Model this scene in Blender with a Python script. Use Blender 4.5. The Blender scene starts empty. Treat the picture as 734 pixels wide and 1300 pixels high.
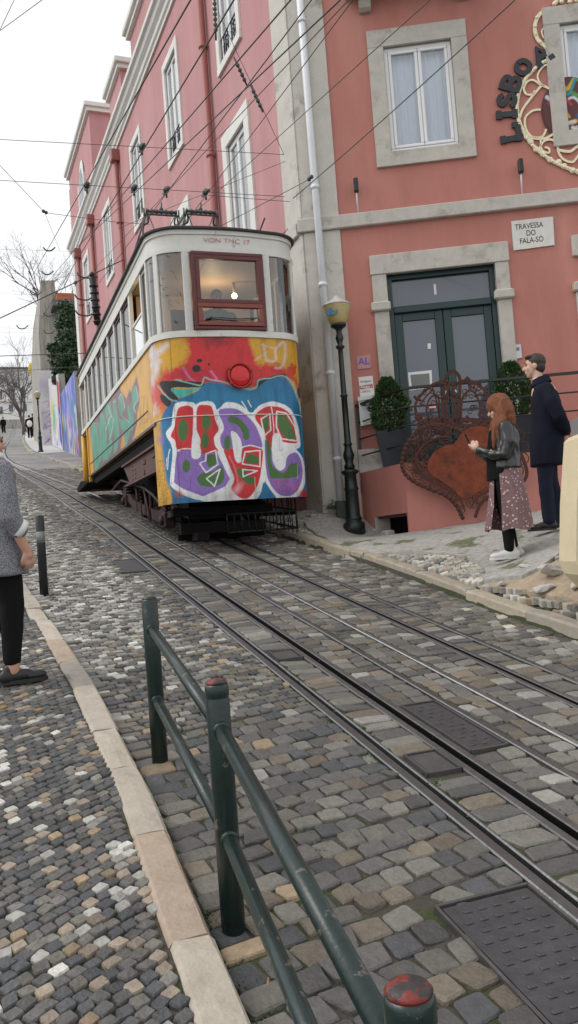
import bpy, bmesh, math, random
import numpy as np
from math import sin, cos, pi, radians, atan, hypot, sqrt
from mathutils import Vector, Matrix, noise
from mathutils.geometry import delaunay_2d_cdt, tessellate_polygon
random.seed(4); RNG = np.random.default_rng(7)
S = bpy.context.scene; COL = S.collection
# ------------------------------------------------------------------ camera / survey
FPX = 1045.; ROLL = .075; PITCH = atan(44 / FPX); AZ = -atan((-12 - 367) / FPX / cos(PITCH))
Fv = np.array([sin(AZ) * cos(PITCH), cos(AZ) * cos(PITCH), sin(PITCH)])
_R0 = np.array([cos(AZ), -sin(AZ), 0.]); _U0 = np.cross(_R0, Fv)
Rv = cos(ROLL) * _R0 - sin(ROLL) * _U0; Uv = sin(ROLL) * _R0 + cos(ROLL) * _U0
CR = Vector((_R0[0], _R0[1], 0)); CF = Vector((sin(AZ), cos(AZ), 0))
def ray(x, y): return Fv * FPX + Rv * (x - 367) - Uv * (y - 650)
def at(x, y, Y): d = ray(x, y); return d * Y / d[1]
def atd(x, y, dep): return ray(x, y) * dep / FPX
def onX(x, y, X): d = ray(x, y); return d * X / d[0]
def proj(P):
    P = np.asarray(P, float); z = P @ Fv; return 367 + FPX * (P @ Rv) / z, 650 - FPX * (P @ Uv) / z
def hp(x, y, P, n): d = ray(x, y); n = np.array(n); return d * ((np.array(P) @ n) / (d @ n))
cam = bpy.data.cameras.new('camera'); co = bpy.data.objects.new('camera', cam); COL.objects.link(co)
co.matrix_world = Matrix(((Rv[0], Uv[0], -Fv[0], 0), (Rv[1], Uv[1], -Fv[1], 0), (Rv[2], Uv[2], -Fv[2], 0), (0, 0, 0, 1)))
cam.sensor_fit = 'VERTICAL'; cam.sensor_height = 36; cam.sensor_width = 36; cam.lens = FPX / 1300 * 36
cam.clip_start = .05; cam.clip_end = 3000; S.camera = co
# ------------------------------------------------------------------ materials
def mat(name, col, rough=.7, metal=0, bump=0, bscale=40, var=0, vscale=3, attr=False, spec=.5, emit=None, col2=None, c2scale=2, c2thr=.5, c2w=.12, stretch=None, voro=0, alpha=None):
    m = bpy.data.materials.new(name); m.use_nodes = True; nt = m.node_tree; N = nt.nodes; L = nt.links
    b = N['Principled BSDF']; b.inputs['Roughness'].default_value = rough; b.inputs['Metallic'].default_value = metal
    b.inputs['Specular IOR Level'].default_value = spec
    tc = N.new('ShaderNodeNewGeometry'); vec = tc.outputs['Position']
    if stretch:
        mp = N.new('ShaderNodeMapping'); mp.inputs['Scale'].default_value = stretch; L.new(vec, mp.inputs['Vector']); vec = mp.outputs[0]
    if attr:
        a = N.new('ShaderNodeAttribute'); a.attribute_name = 'paint'; src = a.outputs['Color']
    else:
        r = N.new('ShaderNodeRGB'); r.outputs[0].default_value = (*col, 1); src = r.outputs[0]
    if col2:
        n = N.new('ShaderNodeTexNoise'); n.inputs['Scale'].default_value = c2scale; n.inputs['Detail'].default_value = 6; n.inputs['Roughness'].default_value = .65; L.new(vec, n.inputs['Vector'])
        mr = N.new('ShaderNodeMapRange'); mr.inputs['From Min'].default_value = c2thr; mr.inputs['From Max'].default_value = c2thr + c2w; L.new(n.outputs[0], mr.inputs['Value'])
        mx = N.new('ShaderNodeMix'); mx.data_type = 'RGBA'; L.new(mr.outputs[0], mx.inputs['Factor']); L.new(src, mx.inputs['A']); mx.inputs['B'].default_value = (*col2, 1); src = mx.outputs['Result']
    if var:
        n = N.new('ShaderNodeTexNoise'); n.inputs['Scale'].default_value = vscale; n.inputs['Detail'].default_value = 8; n.inputs['Roughness'].default_value = .7; L.new(vec, n.inputs['Vector'])
        mr = N.new('ShaderNodeMapRange'); mr.inputs['From Min'].default_value = .25; mr.inputs['From Max'].default_value = .75; mr.inputs['To Min'].default_value = 1 - var; mr.inputs['To Max'].default_value = 1 + var; L.new(n.outputs[0], mr.inputs['Value'])
        mx = N.new('ShaderNodeMix'); mx.data_type = 'RGBA'; mx.blend_type = 'MULTIPLY'; mx.inputs['Factor'].default_value = 1
        L.new(src, mx.inputs['A']); L.new(mr.outputs[0], mx.inputs['B']); src = mx.outputs['Result']
    L.new(src, b.inputs['Base Color'])
    if bump:
        n = N.new('ShaderNodeTexNoise'); n.inputs['Scale'].default_value = bscale; n.inputs['Detail'].default_value = 6; L.new(vec, n.inputs['Vector'])
        bp = N.new('ShaderNodeBump'); bp.inputs['Strength'].default_value = min(1, bump); bp.inputs['Distance'].default_value = .01; h = n.outputs[0]
        if voro:
            v = N.new('ShaderNodeTexVoronoi'); v.feature = 'DISTANCE_TO_EDGE'; v.inputs['Scale'].default_value = voro; L.new(vec, v.inputs['Vector'])
            ma = N.new('ShaderNodeMath'); ma.operation = 'MINIMUM'; L.new(v.outputs[0], ma.inputs[0]); ma.inputs[1].default_value = .15
            mb = N.new('ShaderNodeMath'); mb.operation = 'MULTIPLY_ADD'; L.new(ma.outputs[0], mb.inputs[0]); mb.inputs[1].default_value = 5; L.new(n.outputs[0], mb.inputs[2]); h = mb.outputs[0]
        L.new(h, bp.inputs['Height']); L.new(bp.outputs[0], b.inputs['Normal'])
    if emit:
        b.inputs['Emission Color'].default_value = (*emit[0], 1); b.inputs['Emission Strength'].default_value = emit[1]
    return m
def glassmat(name, tint=(.9, .95, .95), refl=1.0, rough=.02):
    m = bpy.data.materials.new(name); m.use_nodes = True; nt = m.node_tree; N = nt.nodes; L = nt.links; N.clear()
    o = N.new('ShaderNodeOutputMaterial'); t = N.new('ShaderNodeBsdfTransparent'); t.inputs[0].default_value = (*tint, 1)
    g = N.new('ShaderNodeBsdfGlossy'); g.inputs['Roughness'].default_value = rough; g.inputs[0].default_value = (1, 1, 1, 1)
    lw = N.new('ShaderNodeFresnel'); lw.inputs['IOR'].default_value = 1.5
    mu = N.new('ShaderNodeMath'); mu.operation = 'MULTIPLY'; mu.use_clamp = True; mu.inputs[1].default_value = 1.8 * refl; L.new(lw.outputs[0], mu.inputs[0])
    mx = N.new('ShaderNodeMixShader'); L.new(mu.outputs[0], mx.inputs[0]); L.new(t.outputs[0], mx.inputs[1]); L.new(g.outputs[0], mx.inputs[2]); L.new(mx.outputs[0], o.inputs[0])
    return m
M = {}
M['stone_attr'] = mat('cobble_stone', (0, 0, 0), .62, bump=.8, bscale=70, var=.28, vscale=26, attr=True, spec=.45)
M['soil'] = mat('joint_soil', (.07, .06, .048), .95, bump=1, bscale=60, col2=(.045, .058, .020), c2scale=3.2, c2thr=.47, c2w=.08, var=.35, vscale=18)
M['far_cobble'] = mat('worn_cobble_paving', (.27, .26, .245), .8, bump=1, bscale=5, voro=7, var=.25, vscale=6, col2=(.19, .185, .18), c2scale=.6, c2thr=.45)
M['kerb'] = mat('kerb_limestone', (0, 0, 0), .75, bump=.6, bscale=45, var=.22, vscale=9, attr=True)
M['asphalt'] = mat('old_asphalt', (.36, .345, .315), .92, bump=1, bscale=110, var=.42, vscale=16, col2=(.13, .14, .075), c2scale=2.2, c2thr=.55, c2w=.07)
M['sand'] = mat('bare_sand', (.34, .27, .19), .95, bump=1, bscale=35, var=.3, vscale=10)
M['rock'] = mat('limestone_rubble', (.45, .43, .40), .85, bump=.8, bscale=30, var=.2, vscale=8)
M['rail'] = mat('worn_rail_steel', (.19, .19, .195), .36, metal=.85, bump=.2, bscale=60, var=.22, vscale=14)
M['railtop'] = mat('polished_rail_head', (.40, .40, .41), .3, metal=.9, bump=.15, bscale=80, var=.25, vscale=12)
M['slot'] = mat('dark_slot_steel', (.125, .12, .12), .48, metal=.6, bump=.3, bscale=50, var=.3, vscale=12)
M['black'] = mat('recess_shade_black', (.006, .006, .006), .9, spec=.1)  # near-black standing in for the shade inside gaps and openings
M['plate'] = mat('cast_iron_cover', (.085, .082, .088), .5, metal=.5, bump=.3, bscale=70, var=.3, vscale=15)
M['green'] = mat('dark_green_enamel', (.010, .024, .021), .33, bump=.12, bscale=60, var=.35, vscale=20, col2=(.12, .10, .085), c2scale=16, c2thr=.62, c2w=.03)
M['redcap'] = mat('worn_red_paint', (.20, .025, .02), .5, bump=.5, bscale=60, col2=(.035, .03, .03), c2scale=34, c2thr=.47, c2w=.05)
M['pink'] = mat('salmon_stucco', (.48, .20, .165), .88, bump=.35, bscale=60, var=.13, vscale=1.8, stretch=(1, 1, .22), spec=.25, col2=(.53, .25, .21), c2scale=.8, c2thr=.5, c2w=.25)
M['pinksheen'] = mat('sky_sheen_stucco', (.51, .265, .27), .85, bump=.35, bscale=60, var=.12, vscale=1.8, stretch=(1, 1, .22), spec=.3, col2=(.56, .33, .33), c2scale=.7, c2thr=.5, c2w=.25)  # same stucco, colour paled for haze and sky sheen on this facade
M['stonetrim'] = mat('grey_limestone_trim', (.50, .47, .42), .8, bump=.4, bscale=50, var=.16, vscale=5, col2=(.36, .33, .29), c2scale=3, c2thr=.56)
M['plaster'] = mat('weathered_pale_plaster', (.56, .53, .48), .85, bump=.5, bscale=22, var=.14, vscale=3, col2=(.33, .30, .26), c2scale=1.4, c2thr=.58, c2w=.08)
M['whitetrim'] = mat('white_cornice_paint', (.72, .71, .68), .7, bump=.2, bscale=40, var=.08, vscale=2)
M['white'] = mat('white_window_paint', (.78, .78, .78), .4)
M['curtain'] = mat('pale_blue_curtain', (.80, .84, .88), .9)
M['glass'] = glassmat('window_glass', (.95, .97, 1), 1.2)
M['tramglass'] = glassmat('tram_glass', (.68, .68, .66), 1.2)
M['tramsideglass'] = glassmat('dimmed_tram_side_glass', (.22, .21, .20), .45)  # darker copy of the tram glass; dim interior put into the tint
M['doorglass'] = mat('sky_tinted_dark_glass', (.085, .105, .135), .06, spec=1)  # base colour lifted to stand for sky reflection in the glass
M['dgreen'] = mat('dark_green_door_paint', (.010, .035, .034), .35, bump=.08, bscale=40)
M['pvc'] = mat('white_pvc_pipe', (.72, .74, .76), .4, var=.05, vscale=6)
M['redpipe'] = mat('red_painted_downpipe', (.33, .115, .10), .5)
M['iron'] = mat('black_iron', (.012, .014, .015), .42, bump=.15, bscale=60, spec=.5)
M['lampgreen'] = mat('black_green_cast_iron', (.010, .017, .016), .35, bump=.3, bscale=70)
M['amber'] = mat('amber_lamp_glass', (.52, .42, .20), .25, var=.15, vscale=9)
M['amber_top'] = mat('dusty_lamp_lid', (.52, .50, .46), .5, var=.2, vscale=9)
M['rust'] = mat('rusted_steel', (.19, .042, .016), .85, bump=.5, bscale=60, var=.4, vscale=8, col2=(.085, .022, .012), c2scale=5, c2thr=.5, c2w=.2)
M['darkrust'] = mat('dark_rusted_filigree', (.065, .02, .013), .8, bump=.5, bscale=80, var=.3, vscale=14)
M['gold'] = mat('pale_gold_filigree', (.82, .74, .52), .5, metal=.15, bump=.6, bscale=70, var=.25, vscale=40)
M['letter'] = mat('charcoal_letter_paint', (.02, .022, .028), .5)
M['paint'] = mat('sprayed_tram_paint', (0, 0, 0), .38, bump=.06, bscale=30, var=.10, vscale=9, attr=True)
M['wallpaint'] = mat('sprayed_wall_paint', (0, 0, 0), .85, bump=.3, bscale=12, var=.12, vscale=3, attr=True)
M['tramwhite'] = mat('aged_white_tram_paint', (.66, .65, .61), .42, bump=.1, bscale=30, var=.09, vscale=7, col2=(.42, .40, .36), c2scale=6, c2thr=.64, c2w=.06)
M['tramyellow'] = mat('tram_yellow_paint', (.62, .33, .025), .4, var=.1, vscale=8)
M['burgundy'] = mat('burgundy_window_wood', (.11, .022, .022), .4, var=.1, vscale=12)
M['redwood'] = mat('red_brown_window_wood', (.22, .05, .035), .45, var=.15, vscale=12)
M['roofdark'] = mat('tram_roof_tar', (.035, .033, .032), .6)
M['brown'] = mat('oxide_brown_steel', (.085, .036, .032), .6, bump=.3, bscale=30, var=.35, vscale=7, col2=(.18, .12, .11), c2scale=5, c2thr=.6, c2w=.06)
M['bogie'] = mat('greasy_brown_bogie_steel', (.035, .017, .015), .6, bump=.5, bscale=30, var=.5, vscale=9, spec=.25)
M['undershade'] = mat('shaded_undercarriage_steel', (.006, .005, .005), .85, spec=.15, bump=.5, bscale=40, var=.4, vscale=9)  # deep shade beneath the tram put into the steel colour
M['creamint'] = mat('cream_tram_interior', (.36, .27, .18), .6)
M['woodint'] = mat('varnished_wood', (.16, .08, .04), .5, var=.2, vscale=9)
M['redlens'] = mat('red_lamp_lens', (.62, .015, .02), .10)
M['redring'] = mat('red_lamp_housing', (.34, .025, .02), .4)
M['bulb'] = mat('lit_bulb', (1, .8, .5), .5, emit=((1, .75, .42), 18))
M['wire'] = mat('weathered_cable', (.06, .062, .065), .6)
M['insul'] = mat('ceramic_insulator', (.06, .075, .07), .4)
M['bark'] = mat('winter_bark', (.11, .09, .085), .9, var=.3, vscale=3)
M['concrete'] = mat('stained_bare_concrete', (.37, .35, .315), .92, bump=.6, bscale=4, var=.38, vscale=1.6, stretch=(1.6, 1.6, .22), col2=(.17, .155, .135), c2scale=2.2, c2thr=.50, c2w=.15)
M['farwhite'] = mat('far_white_render', (.74, .74, .72), .85, var=.06, vscale=.4)
M['tile'] = mat('orange_roof_tile', (.42, .13, .06), .8, var=.25, vscale=4)
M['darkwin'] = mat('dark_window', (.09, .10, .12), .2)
M['cream'] = mat('cream_wall_plaster', (.62, .53, .35), .85, bump=.3, bscale=40, var=.08, vscale=4)
M['greystone'] = mat('grey_slate_coping', (.20, .20, .20), .7, bump=.3, bscale=30, var=.1)
M['pot'] = mat('slate_blue_planter', (.015, .018, .027), .45)
M['marble'] = mat('old_white_marble', (.66, .64, .60), .5, var=.12, vscale=9)
M['ink'] = mat('engraved_black_ink', (.03, .03, .03), .8)
M['paper'] = mat('printed_paper', (.78, .77, .75), .7)
M['lilac'] = mat('lilac_card', (.50, .27, .28), .6)
M['violet'] = mat('violet_ink', (.16, .10, .42), .6)
M['posterred'] = mat('poster_red', (.45, .06, .08), .6)
M['mailbox'] = mat('white_mailbox_enamel', (.70, .72, .72), .4)
M['steel'] = mat('brushed_steel', (.45, .45, .46), .35, metal=.8)
M['skin'] = mat('skin', (.50, .27, .19), .5)
M['skin2'] = mat('fair_skin', (.62, .38, .29), .5)
M['navy'] = mat('navy_wool_coat', (.008, .010, .020), .9, bump=.5, bscale=120, spec=.2)
M['denim'] = mat('dark_navy_trousers', (.012, .016, .030), .85, bump=.4, bscale=120, spec=.2)
M['blackcloth'] = mat('black_cloth', (.006, .006, .007), .9, bump=.4, bscale=120, spec=.2)
M['leather'] = mat('black_leather', (.010, .011, .012), .28, bump=.7, bscale=16, spec=.7)
M['blackshoe'] = mat('black_shoe', (.010, .010, .011), .45)
M['whiteshoe'] = mat('white_shoe', (.62, .61, .60), .6)
M['hairred'] = mat('long_auburn_hair', (.23, .068, .022), .5, bump=1, bscale=30, stretch=(14, 14, .7), var=.5, vscale=4)
M['hairbrown'] = mat('short_brown_hair', (.035, .02, .014), .5, bump=1, bscale=30, stretch=(5, 5, 1), var=.4, vscale=6)
M['collar'] = mat('white_shirt', (.7, .7, .68), .8)
M['tan'] = mat('tan_leather_strap', (.30, .15, .07), .5)
M['phone'] = mat('dark_phone', (.012, .012, .014), .15)
def floral():
    m = mat('mauve_floral_cloth', (.20, .12, .125), .9); nt = m.node_tree; N = nt.nodes; L = nt.links; b = N['Principled BSDF']
    g = N.new('ShaderNodeNewGeometry'); v = N.new('ShaderNodeTexVoronoi'); v.inputs['Scale'].default_value = 26; L.new(g.outputs['Position'], v.inputs['Vector'])
    cr = N.new('ShaderNodeValToRGB'); e = cr.color_ramp.elements; e[0].position = .18; e[0].color = (.52, .44, .42, 1); e[1].position = .34; e[1].color = (.17, .085, .09, 1)
    e2 = cr.color_ramp.elements.new(.6); e2.color = (.20, .115, .12, 1); L.new(v.outputs['Distance'], cr.inputs[0]); L.new(cr.outputs[0], b.inputs['Base Color']); return m
M['floral'] = floral()
def tweed():
    m = mat('grey_herringbone_knit', (.2, .2, .22), .95, bump=.6, bscale=200); nt = m.node_tree; N = nt.nodes; L = nt.links; b = N['Principled BSDF']
    g = N.new('ShaderNodeTexCoord'); v = N.new('ShaderNodeTexVoronoi'); v.inputs['Scale'].default_value = 210; L.new(g.outputs['Object'], v.inputs['Vector'])
    cr = N.new('ShaderNodeValToRGB'); e = cr.color_ramp.elements; e[0].position = .30; e[0].color = (.36, .36, .39, 1); e[1].position = .60; e[1].color = (.10, .10, .12, 1)
    L.new(v.outputs['Distance'], cr.inputs[0]); L.new(cr.outputs[0], b.inputs['Base Color']); return m
M['tweed'] = tweed()
def leafmat(name, c1, c2):
    m = mat(name, c1, .55); nt = m.node_tree; N = nt.nodes; L = nt.links; b = N['Principled BSDF']
    g = N.new('ShaderNodeNewGeometry'); cr = N.new('ShaderNodeValToRGB'); cr.color_ramp.elements[0].color = (*c1, 1); cr.color_ramp.elements[1].color = (*c2, 1)
    L.new(g.outputs['Random Per Island'], cr.inputs[0]); L.new(cr.outputs[0], b.inputs['Base Color']); return m
M['leaf'] = leafmat('conifer_leaf', (.018, .045, .012), (.06, .12, .035)); M['ivy'] = leafmat('ivy_leaf', (.012, .035, .012), (.05, .09, .03)); M['moss'] = leafmat('weed_leaf', (.035, .065, .015), (.07, .13, .03))
# ------------------------------------------------------------------ object helpers
def tag(o, label=None, cat=None, group=None, kind=None):
    if label: o['label'] = label
    if cat: o['category'] = cat
    if group: o['group'] = group
    if kind: o['kind'] = kind
    return o
def empty(name, loc, label, cat, group=None, kind=None, rot=(0, 0, 0)):
    o = bpy.data.objects.new(name, None); COL.objects.link(o); o.location = loc; o.rotation_euler = rot; o.empty_display_size = .2
    return tag(o, label, cat, group, kind)
def setparent(o, p):
    if p is None: return o
    o.parent = p
    W = p.matrix_basis if p.parent is None else p.parent.matrix_basis @ p.matrix_parent_inverse @ p.matrix_basis
    if p.parent is None: o.matrix_parent_inverse = p.matrix_basis.inverted()
    return o     # parts are modelled in world coordinates; sub-parts keep identity (their part sits at the thing's base)
class MB:
    def __init__(s): s.v = []; s.f = []; s.mi = []; s.cur = 0; s.sm = []; s.smooth = False
    def add(s, vs, fs, smooth=None):
        o = len(s.v); s.v += [tuple(map(float, p)) for p in vs]; s.f += [tuple(i + o for i in f) for f in fs]
        s.mi += [s.cur] * len(fs); s.sm += [s.smooth if smooth is None else smooth] * len(fs); return s
    def box(s, c, sz, X=(1, 0, 0), Y=(0, 1, 0), Z=(0, 0, 1), bev=0):
        c = np.array(c, float); X, Y, Z = [np.array(a, float) for a in (X, Y, Z)]; hx, hy, hz = [a / 2 for a in sz]
        if bev <= 0:
            vs = [c + X * hx * a + Y * hy * b + Z * hz * d for a, b, d in ((-1, -1, -1), (1, -1, -1), (1, 1, -1), (-1, 1, -1), (-1, -1, 1), (1, -1, 1), (1, 1, 1), (-1, 1, 1))]
            return s.add(vs, [(0, 3, 2, 1), (4, 5, 6, 7), (0, 1, 5, 4), (1, 2, 6, 5), (2, 3, 7, 6), (3, 0, 4, 7)], False)
        b = min(bev, hx * .9, hy * .9, hz * .9); rings = []
        for z, i in ((-hz, b), (-hz + b, 0), (hz - b, 0), (hz, b)):
            x, y = hx - i, hy - i; k = b
            rings.append([c + X * px + Y * py + Z * z for px, py in ((-x + k, -y), (x - k, -y), (x, -y + k), (x, y - k), (x - k, y), (-x + k, y), (-x, y - k), (-x, -y + k))])
        return s.loft(rings, smooth=False)
    def loft(s, rings, closed=True, caps=True, smooth=None):
        n = len(rings[0]); vs = [p for r in rings for p in r]; fs = []
        for i in range(len(rings) - 1):
            for j in range(n if closed else n - 1):
                a = i * n + j; b = i * n + (j + 1) % n; fs.append((a, b, b + n, a + n))
        if caps: fs.append(tuple(reversed(range(n)))); fs.append(tuple(range((len(rings) - 1) * n, len(rings) * n)))
        return s.add(vs, fs, smooth)
    def tube(s, pts, r, n=8, smooth=True, closedpath=False):
        pts = [Vector(p) for p in pts]; rs = r if isinstance(r, (list, tuple)) else [r] * len(pts); rings = []; up = None
        for i, p in enumerate(pts):
            a = pts[max(i - 1, 0)]; b = pts[min(i + 1, len(pts) - 1)]; d = (b - a)
            if d.length < 1e-9: d = Vector((0, 0, 1))
            d.normalize()
            if up is None: up = Vector((0, 0, 1)) if abs(d.z) < .9 else Vector((1, 0, 0))
            x = up.cross(d)
            if x.length < 1e-5: x = Vector((1, .3, 0)).cross(d)
            x.normalize(); y = d.cross(x); up = y
            rings.append([p + (x * cos(2 * pi * k / n) + y * sin(2 * pi * k / n)) * rs[i] for k in range(n)])
        return s.loft(rings, smooth=smooth)
    def lathe(s, prof, c=(0, 0, 0), ax=(0, 0, 1), n=20, smooth=True):
        ax = Vector(ax).normalized(); x = ax.orthogonal().normalized(); y = ax.cross(x); c = Vector(c)
        return s.loft([[c + ax * z + (x * cos(2 * pi * k / n) + y * sin(2 * pi * k / n)) * max(r, 1e-4) for k in range(n)] for r, z in prof], smooth=smooth)
    def ball(s, c, r, n=12, m=8, R=None):
        c = Vector(c); r = r if isinstance(r, (tuple, list)) else (r, r, r); rings = []
        for i in range(m + 1):
            t = pi * i / m; rr = max(sin(t), 1e-3); ring = []
            for k in range(n):
                v = Vector((rr * cos(2 * pi * k / n) * r[0], rr * sin(2 * pi * k / n) * r[1], -cos(t) * r[2]))
                if R: v = R @ v
                ring.append(c + v)
            rings.append(ring)
        return s.loft(rings, smooth=True)
    def sweep(s, path, prof, frame, closed=False, smooth=False):
        return s.loft([[frame(p, q) for q in prof] for p in path], smooth=smooth, caps=not closed)
    def build(s, name, m, parent=None, **k):
        me = bpy.data.meshes.new(name); me.from_pydata(s.v, [], s.f)
        ms = m if isinstance(m, (list, tuple)) else [m]
        for q in ms: me.materials.append(q)
        me.polygons.foreach_set('material_index', s.mi); me.polygons.foreach_set('use_smooth', s.sm); me.update()
        bm = bmesh.new(); bm.from_mesh(me); bmesh.ops.recalc_face_normals(bm, faces=bm.faces); bm.to_mesh(me); bm.free()
        o = bpy.data.objects.new(name, me); COL.objects.link(o); setparent(o, parent); tag(o, **k); return o
def crom(pts, n=8, closed=False):
    P = [np.array(p, float) for p in pts]; out = []; N = len(P)
    for i in range(N if closed else N - 1):
        g = lambda k: P[k % N] if closed else P[min(max(k, 0), N - 1)]
        a, b, c, d = g(i - 1), g(i), g(i + 1), g(i + 2)
        for j in range(n):
            t = j / n; out.append(.5 * (2 * b + (c - a) * t + (2 * a - 5 * b + 4 * c - d) * t * t + (3 * b - a - 3 * c + d) * t ** 3))
    out.append(P[0] if closed else P[-1]); return out
class Plane:        # a vertical plane: u along, o outwards, z up
    def __init__(s, P, u, out): s.P = np.array([P[0], P[1], 0.]); s.u = np.array([*u, 0.]); s.n = np.array([*out, 0.])
    def at(s, u, z, o=0): return s.P + s.u * u + s.n * o + np.array([0, 0, z])
    def px(s, x, y, o=0):
        q = hp(x, y, s.P + s.n * o, s.n); return float((q - s.P) @ s.u), float(q[2])
    def p3(s, x, y, o=0): u, z = s.px(x, y, o); return s.at(u, z, o)
def pbox(mb, pl, u0, u1, z0, z1, o0, o1, bev=0):
    return mb.box(pl.at((u0 + u1) / 2, (z0 + z1) / 2, (o0 + o1) / 2), (abs(u1 - u0), abs(o1 - o0), abs(z1 - z0)), X=pl.u, Y=pl.n, bev=bev)
def ribbon(mb, pl, pts, w, o0, th, n=6, closed=False, smooth=True, taper=False):   # pts are (u,z) on the plane
    P = crom(pts, n, closed) if smooth else [np.array(p, float) for p in pts]
    rings = []
    for i, p in enumerate(P):
        a = P[i - 1] if i > 0 else (P[-2] if closed else P[0]); b = P[i + 1] if i < len(P) - 1 else (P[1] if closed else P[-1])
        d = b - a; d = d / (np.hypot(*d) + 1e-9); nn = np.array([-d[1], d[0]]) * (w[i * len(w) // len(P)] if isinstance(w, (list, tuple)) else w) / 2
        if taper: nn = nn * (1 - .7 * i / len(P))
        rings.append([pl.at(*(p + nn), o0), pl.at(*(p - nn), o0), pl.at(*(p - nn), o0 + th), pl.at(*(p + nn), o0 + th)])
    mb.loft(rings, smooth=False)
def plate(mb, pl, pts, o0, th):
    tri = tessellate_polygon([[Vector((p[0], p[1], 0)) for p in pts]]); n = len(pts)
    vs = [pl.at(p[0], p[1], o0) for p in pts] + [pl.at(p[0], p[1], o0 + th) for p in pts]
    fs = [tuple(t) for t in tri] + [tuple(i + n for i in t) for t in tri] + [(i, (i + 1) % n, (i + 1) % n + n, i + n) for i in range(n)]
    mb.add(vs, fs, False)
def text(s, size, pl, u, z, o, m, name, parent, ext=.003, align='CENTER', bold=0, sx=1, rot=0):
    cu = bpy.data.curves.new(name, 'FONT'); cu.body = s; cu.size = size; cu.align_x = align; cu.align_y = 'CENTER'; cu.extrude = ext; cu.offset = bold
    to = bpy.data.objects.new('t', cu); me = bpy.data.meshes.new_from_object(to); bpy.data.objects.remove(to); bpy.data.curves.remove(cu)
    vs = np.array([v.co for v in me.vertices]); R = np.array([[cos(rot), -sin(rot)], [sin(rot), cos(rot)]])
    for v in me.vertices:
        q = R @ np.array([v.co.x * sx, v.co.y]); v.co = pl.at(u + q[0], z + q[1], o + v.co.z)
    me.materials.clear(); me.materials.append(m); ob = bpy.data.objects.new(name, me); COL.objects.link(ob); setparent(ob, parent); return ob
# ---- painting (pigment stored per vertex on a real surface)
def sd_poly(X, Y, P):
    P = np.array(P, float); d = np.full(X.shape, 1e9); ins = np.zeros(X.shape, bool)
    for i in range(len(P)):
        a = P[i]; b = P[(i + 1) % len(P)]; e = b - a; wx = X - a[0]; wy = Y - a[1]
        t = np.clip((wx * e[0] + wy * e[1]) / (e @ e + 1e-9), 0, 1); d = np.minimum(d, (wx - e[0] * t) ** 2 + (wy - e[1] * t) ** 2)
        c = ((a[1] > Y) != (b[1] > Y)) & (X < (b[0] - a[0]) * (Y - a[1]) / (b[1] - a[1] + 1e-12) + a[0]); ins ^= c
    d = np.sqrt(d); return np.where(ins, -d, d)
def sd_line(X, Y, P):
    d = np.full(X.shape, 1e9)
    for a, b in zip(P[:-1], P[1:]):
        a = np.array(a, float); e = np.array(b, float) - a; wx = X - a[0]; wy = Y - a[1]; t = np.clip((wx * e[0] + wy * e[1]) / (e @ e + 1e-9), 0, 1)
        d = np.minimum(d, (wx - e[0] * t) ** 2 + (wy - e[1] * t) ** 2)
    return np.sqrt(d)
class Paint:
    def __init__(s, X, Y, base): s.X = X; s.Y = Y; s.c = np.tile(np.array(base, float), X.shape + (1,))
    def mix(s, a, col): a = np.clip(a, 0, 1)[..., None]; s.c = s.c * (1 - a) + np.array(col) * a
    def poly(s, P, col, soft=1.2, op=1, sm=True):
        if sm: P = crom(P, 4, True)[:-1]
        s.mix(op * (.5 - sd_poly(s.X, s.Y, P) / (2 * soft)), col)
    def line(s, P, w, col, soft=1.2, op=1, sm=True, closed=False):
        if closed: P = list(P) + [P[0]]
        if sm and not closed: P = crom(P, 4)
        s.mix(op * (.5 - (sd_line(s.X, s.Y, P) - w / 2) / (2 * soft)), col)
    def ell(s, cx, cy, rx, ry, col, soft=1.2, op=1, rot=0):
        x = (s.X - cx) * cos(rot) + (s.Y - cy) * sin(rot); y = -(s.X - cx) * sin(rot) + (s.Y - cy) * cos(rot)
        d = (np.sqrt((x / rx) ** 2 + (y / ry) ** 2) - 1) * min(rx, ry); s.mix(op * (.5 - d / (2 * soft)), col)
    def spray(s, cx, cy, r, col, n=60, dot=1.5):
        for _ in range(n):
            a = random.random() * 6.28; q = r * random.random(); s.ell(cx + q * cos(a), cy + q * sin(a), dot * random.uniform(.5, 1.4), dot * random.uniform(.5, 1.4), col, 1)
def painted_grid(name, G, C, m, parent, back=None):     # G (a,b,3) points, C (a,b,3) colours
    a, b = G.shape[:2]; idx = np.arange(a * b).reshape(a, b)
    F = np.stack([idx[:-1, :-1], idx[1:, :-1], idx[1:, 1:], idx[:-1, 1:]], -1).reshape(-1, 4)
    me = bpy.data.meshes.new(name); me.from_pydata(G.reshape(-1, 3).tolist(), [], F.tolist())
    ca = me.color_attributes.new('paint', 'FLOAT_COLOR', 'POINT'); ca.data.foreach_set('color', np.concatenate([C.reshape(-1, 3), np.ones((a * b, 1))], 1).astype('f').ravel())
    me.polygons.foreach_set('use_smooth', [True] * len(F)); me.materials.append(m); me.update()
    o = bpy.data.objects.new(name, me); COL.objects.link(o); setparent(o, parent); return o
def fbm(X, Y, s, seed=0, o=4):
    r = np.zeros(X.shape)
    rg = np.random.default_rng(seed)
    for k in range(o):
        g = rg.random((64, 64)); x = (X * s * 2 ** k) % 63; y = (Y * s * 2 ** k) % 63; xi = x.astype(int); yi = y.astype(int); fx = x - xi; fy = y - yi
        fx = fx * fx * (3 - 2 * fx); fy = fy * fy * (3 - 2 * fy)
        r += .5 ** (k + 1) * ((g[xi, yi] * (1 - fx) + g[xi + 1, yi] * fx) * (1 - fy) + (g[xi, yi + 1] * (1 - fx) + g[xi + 1, yi + 1] * fx) * fy)
    return r
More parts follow.
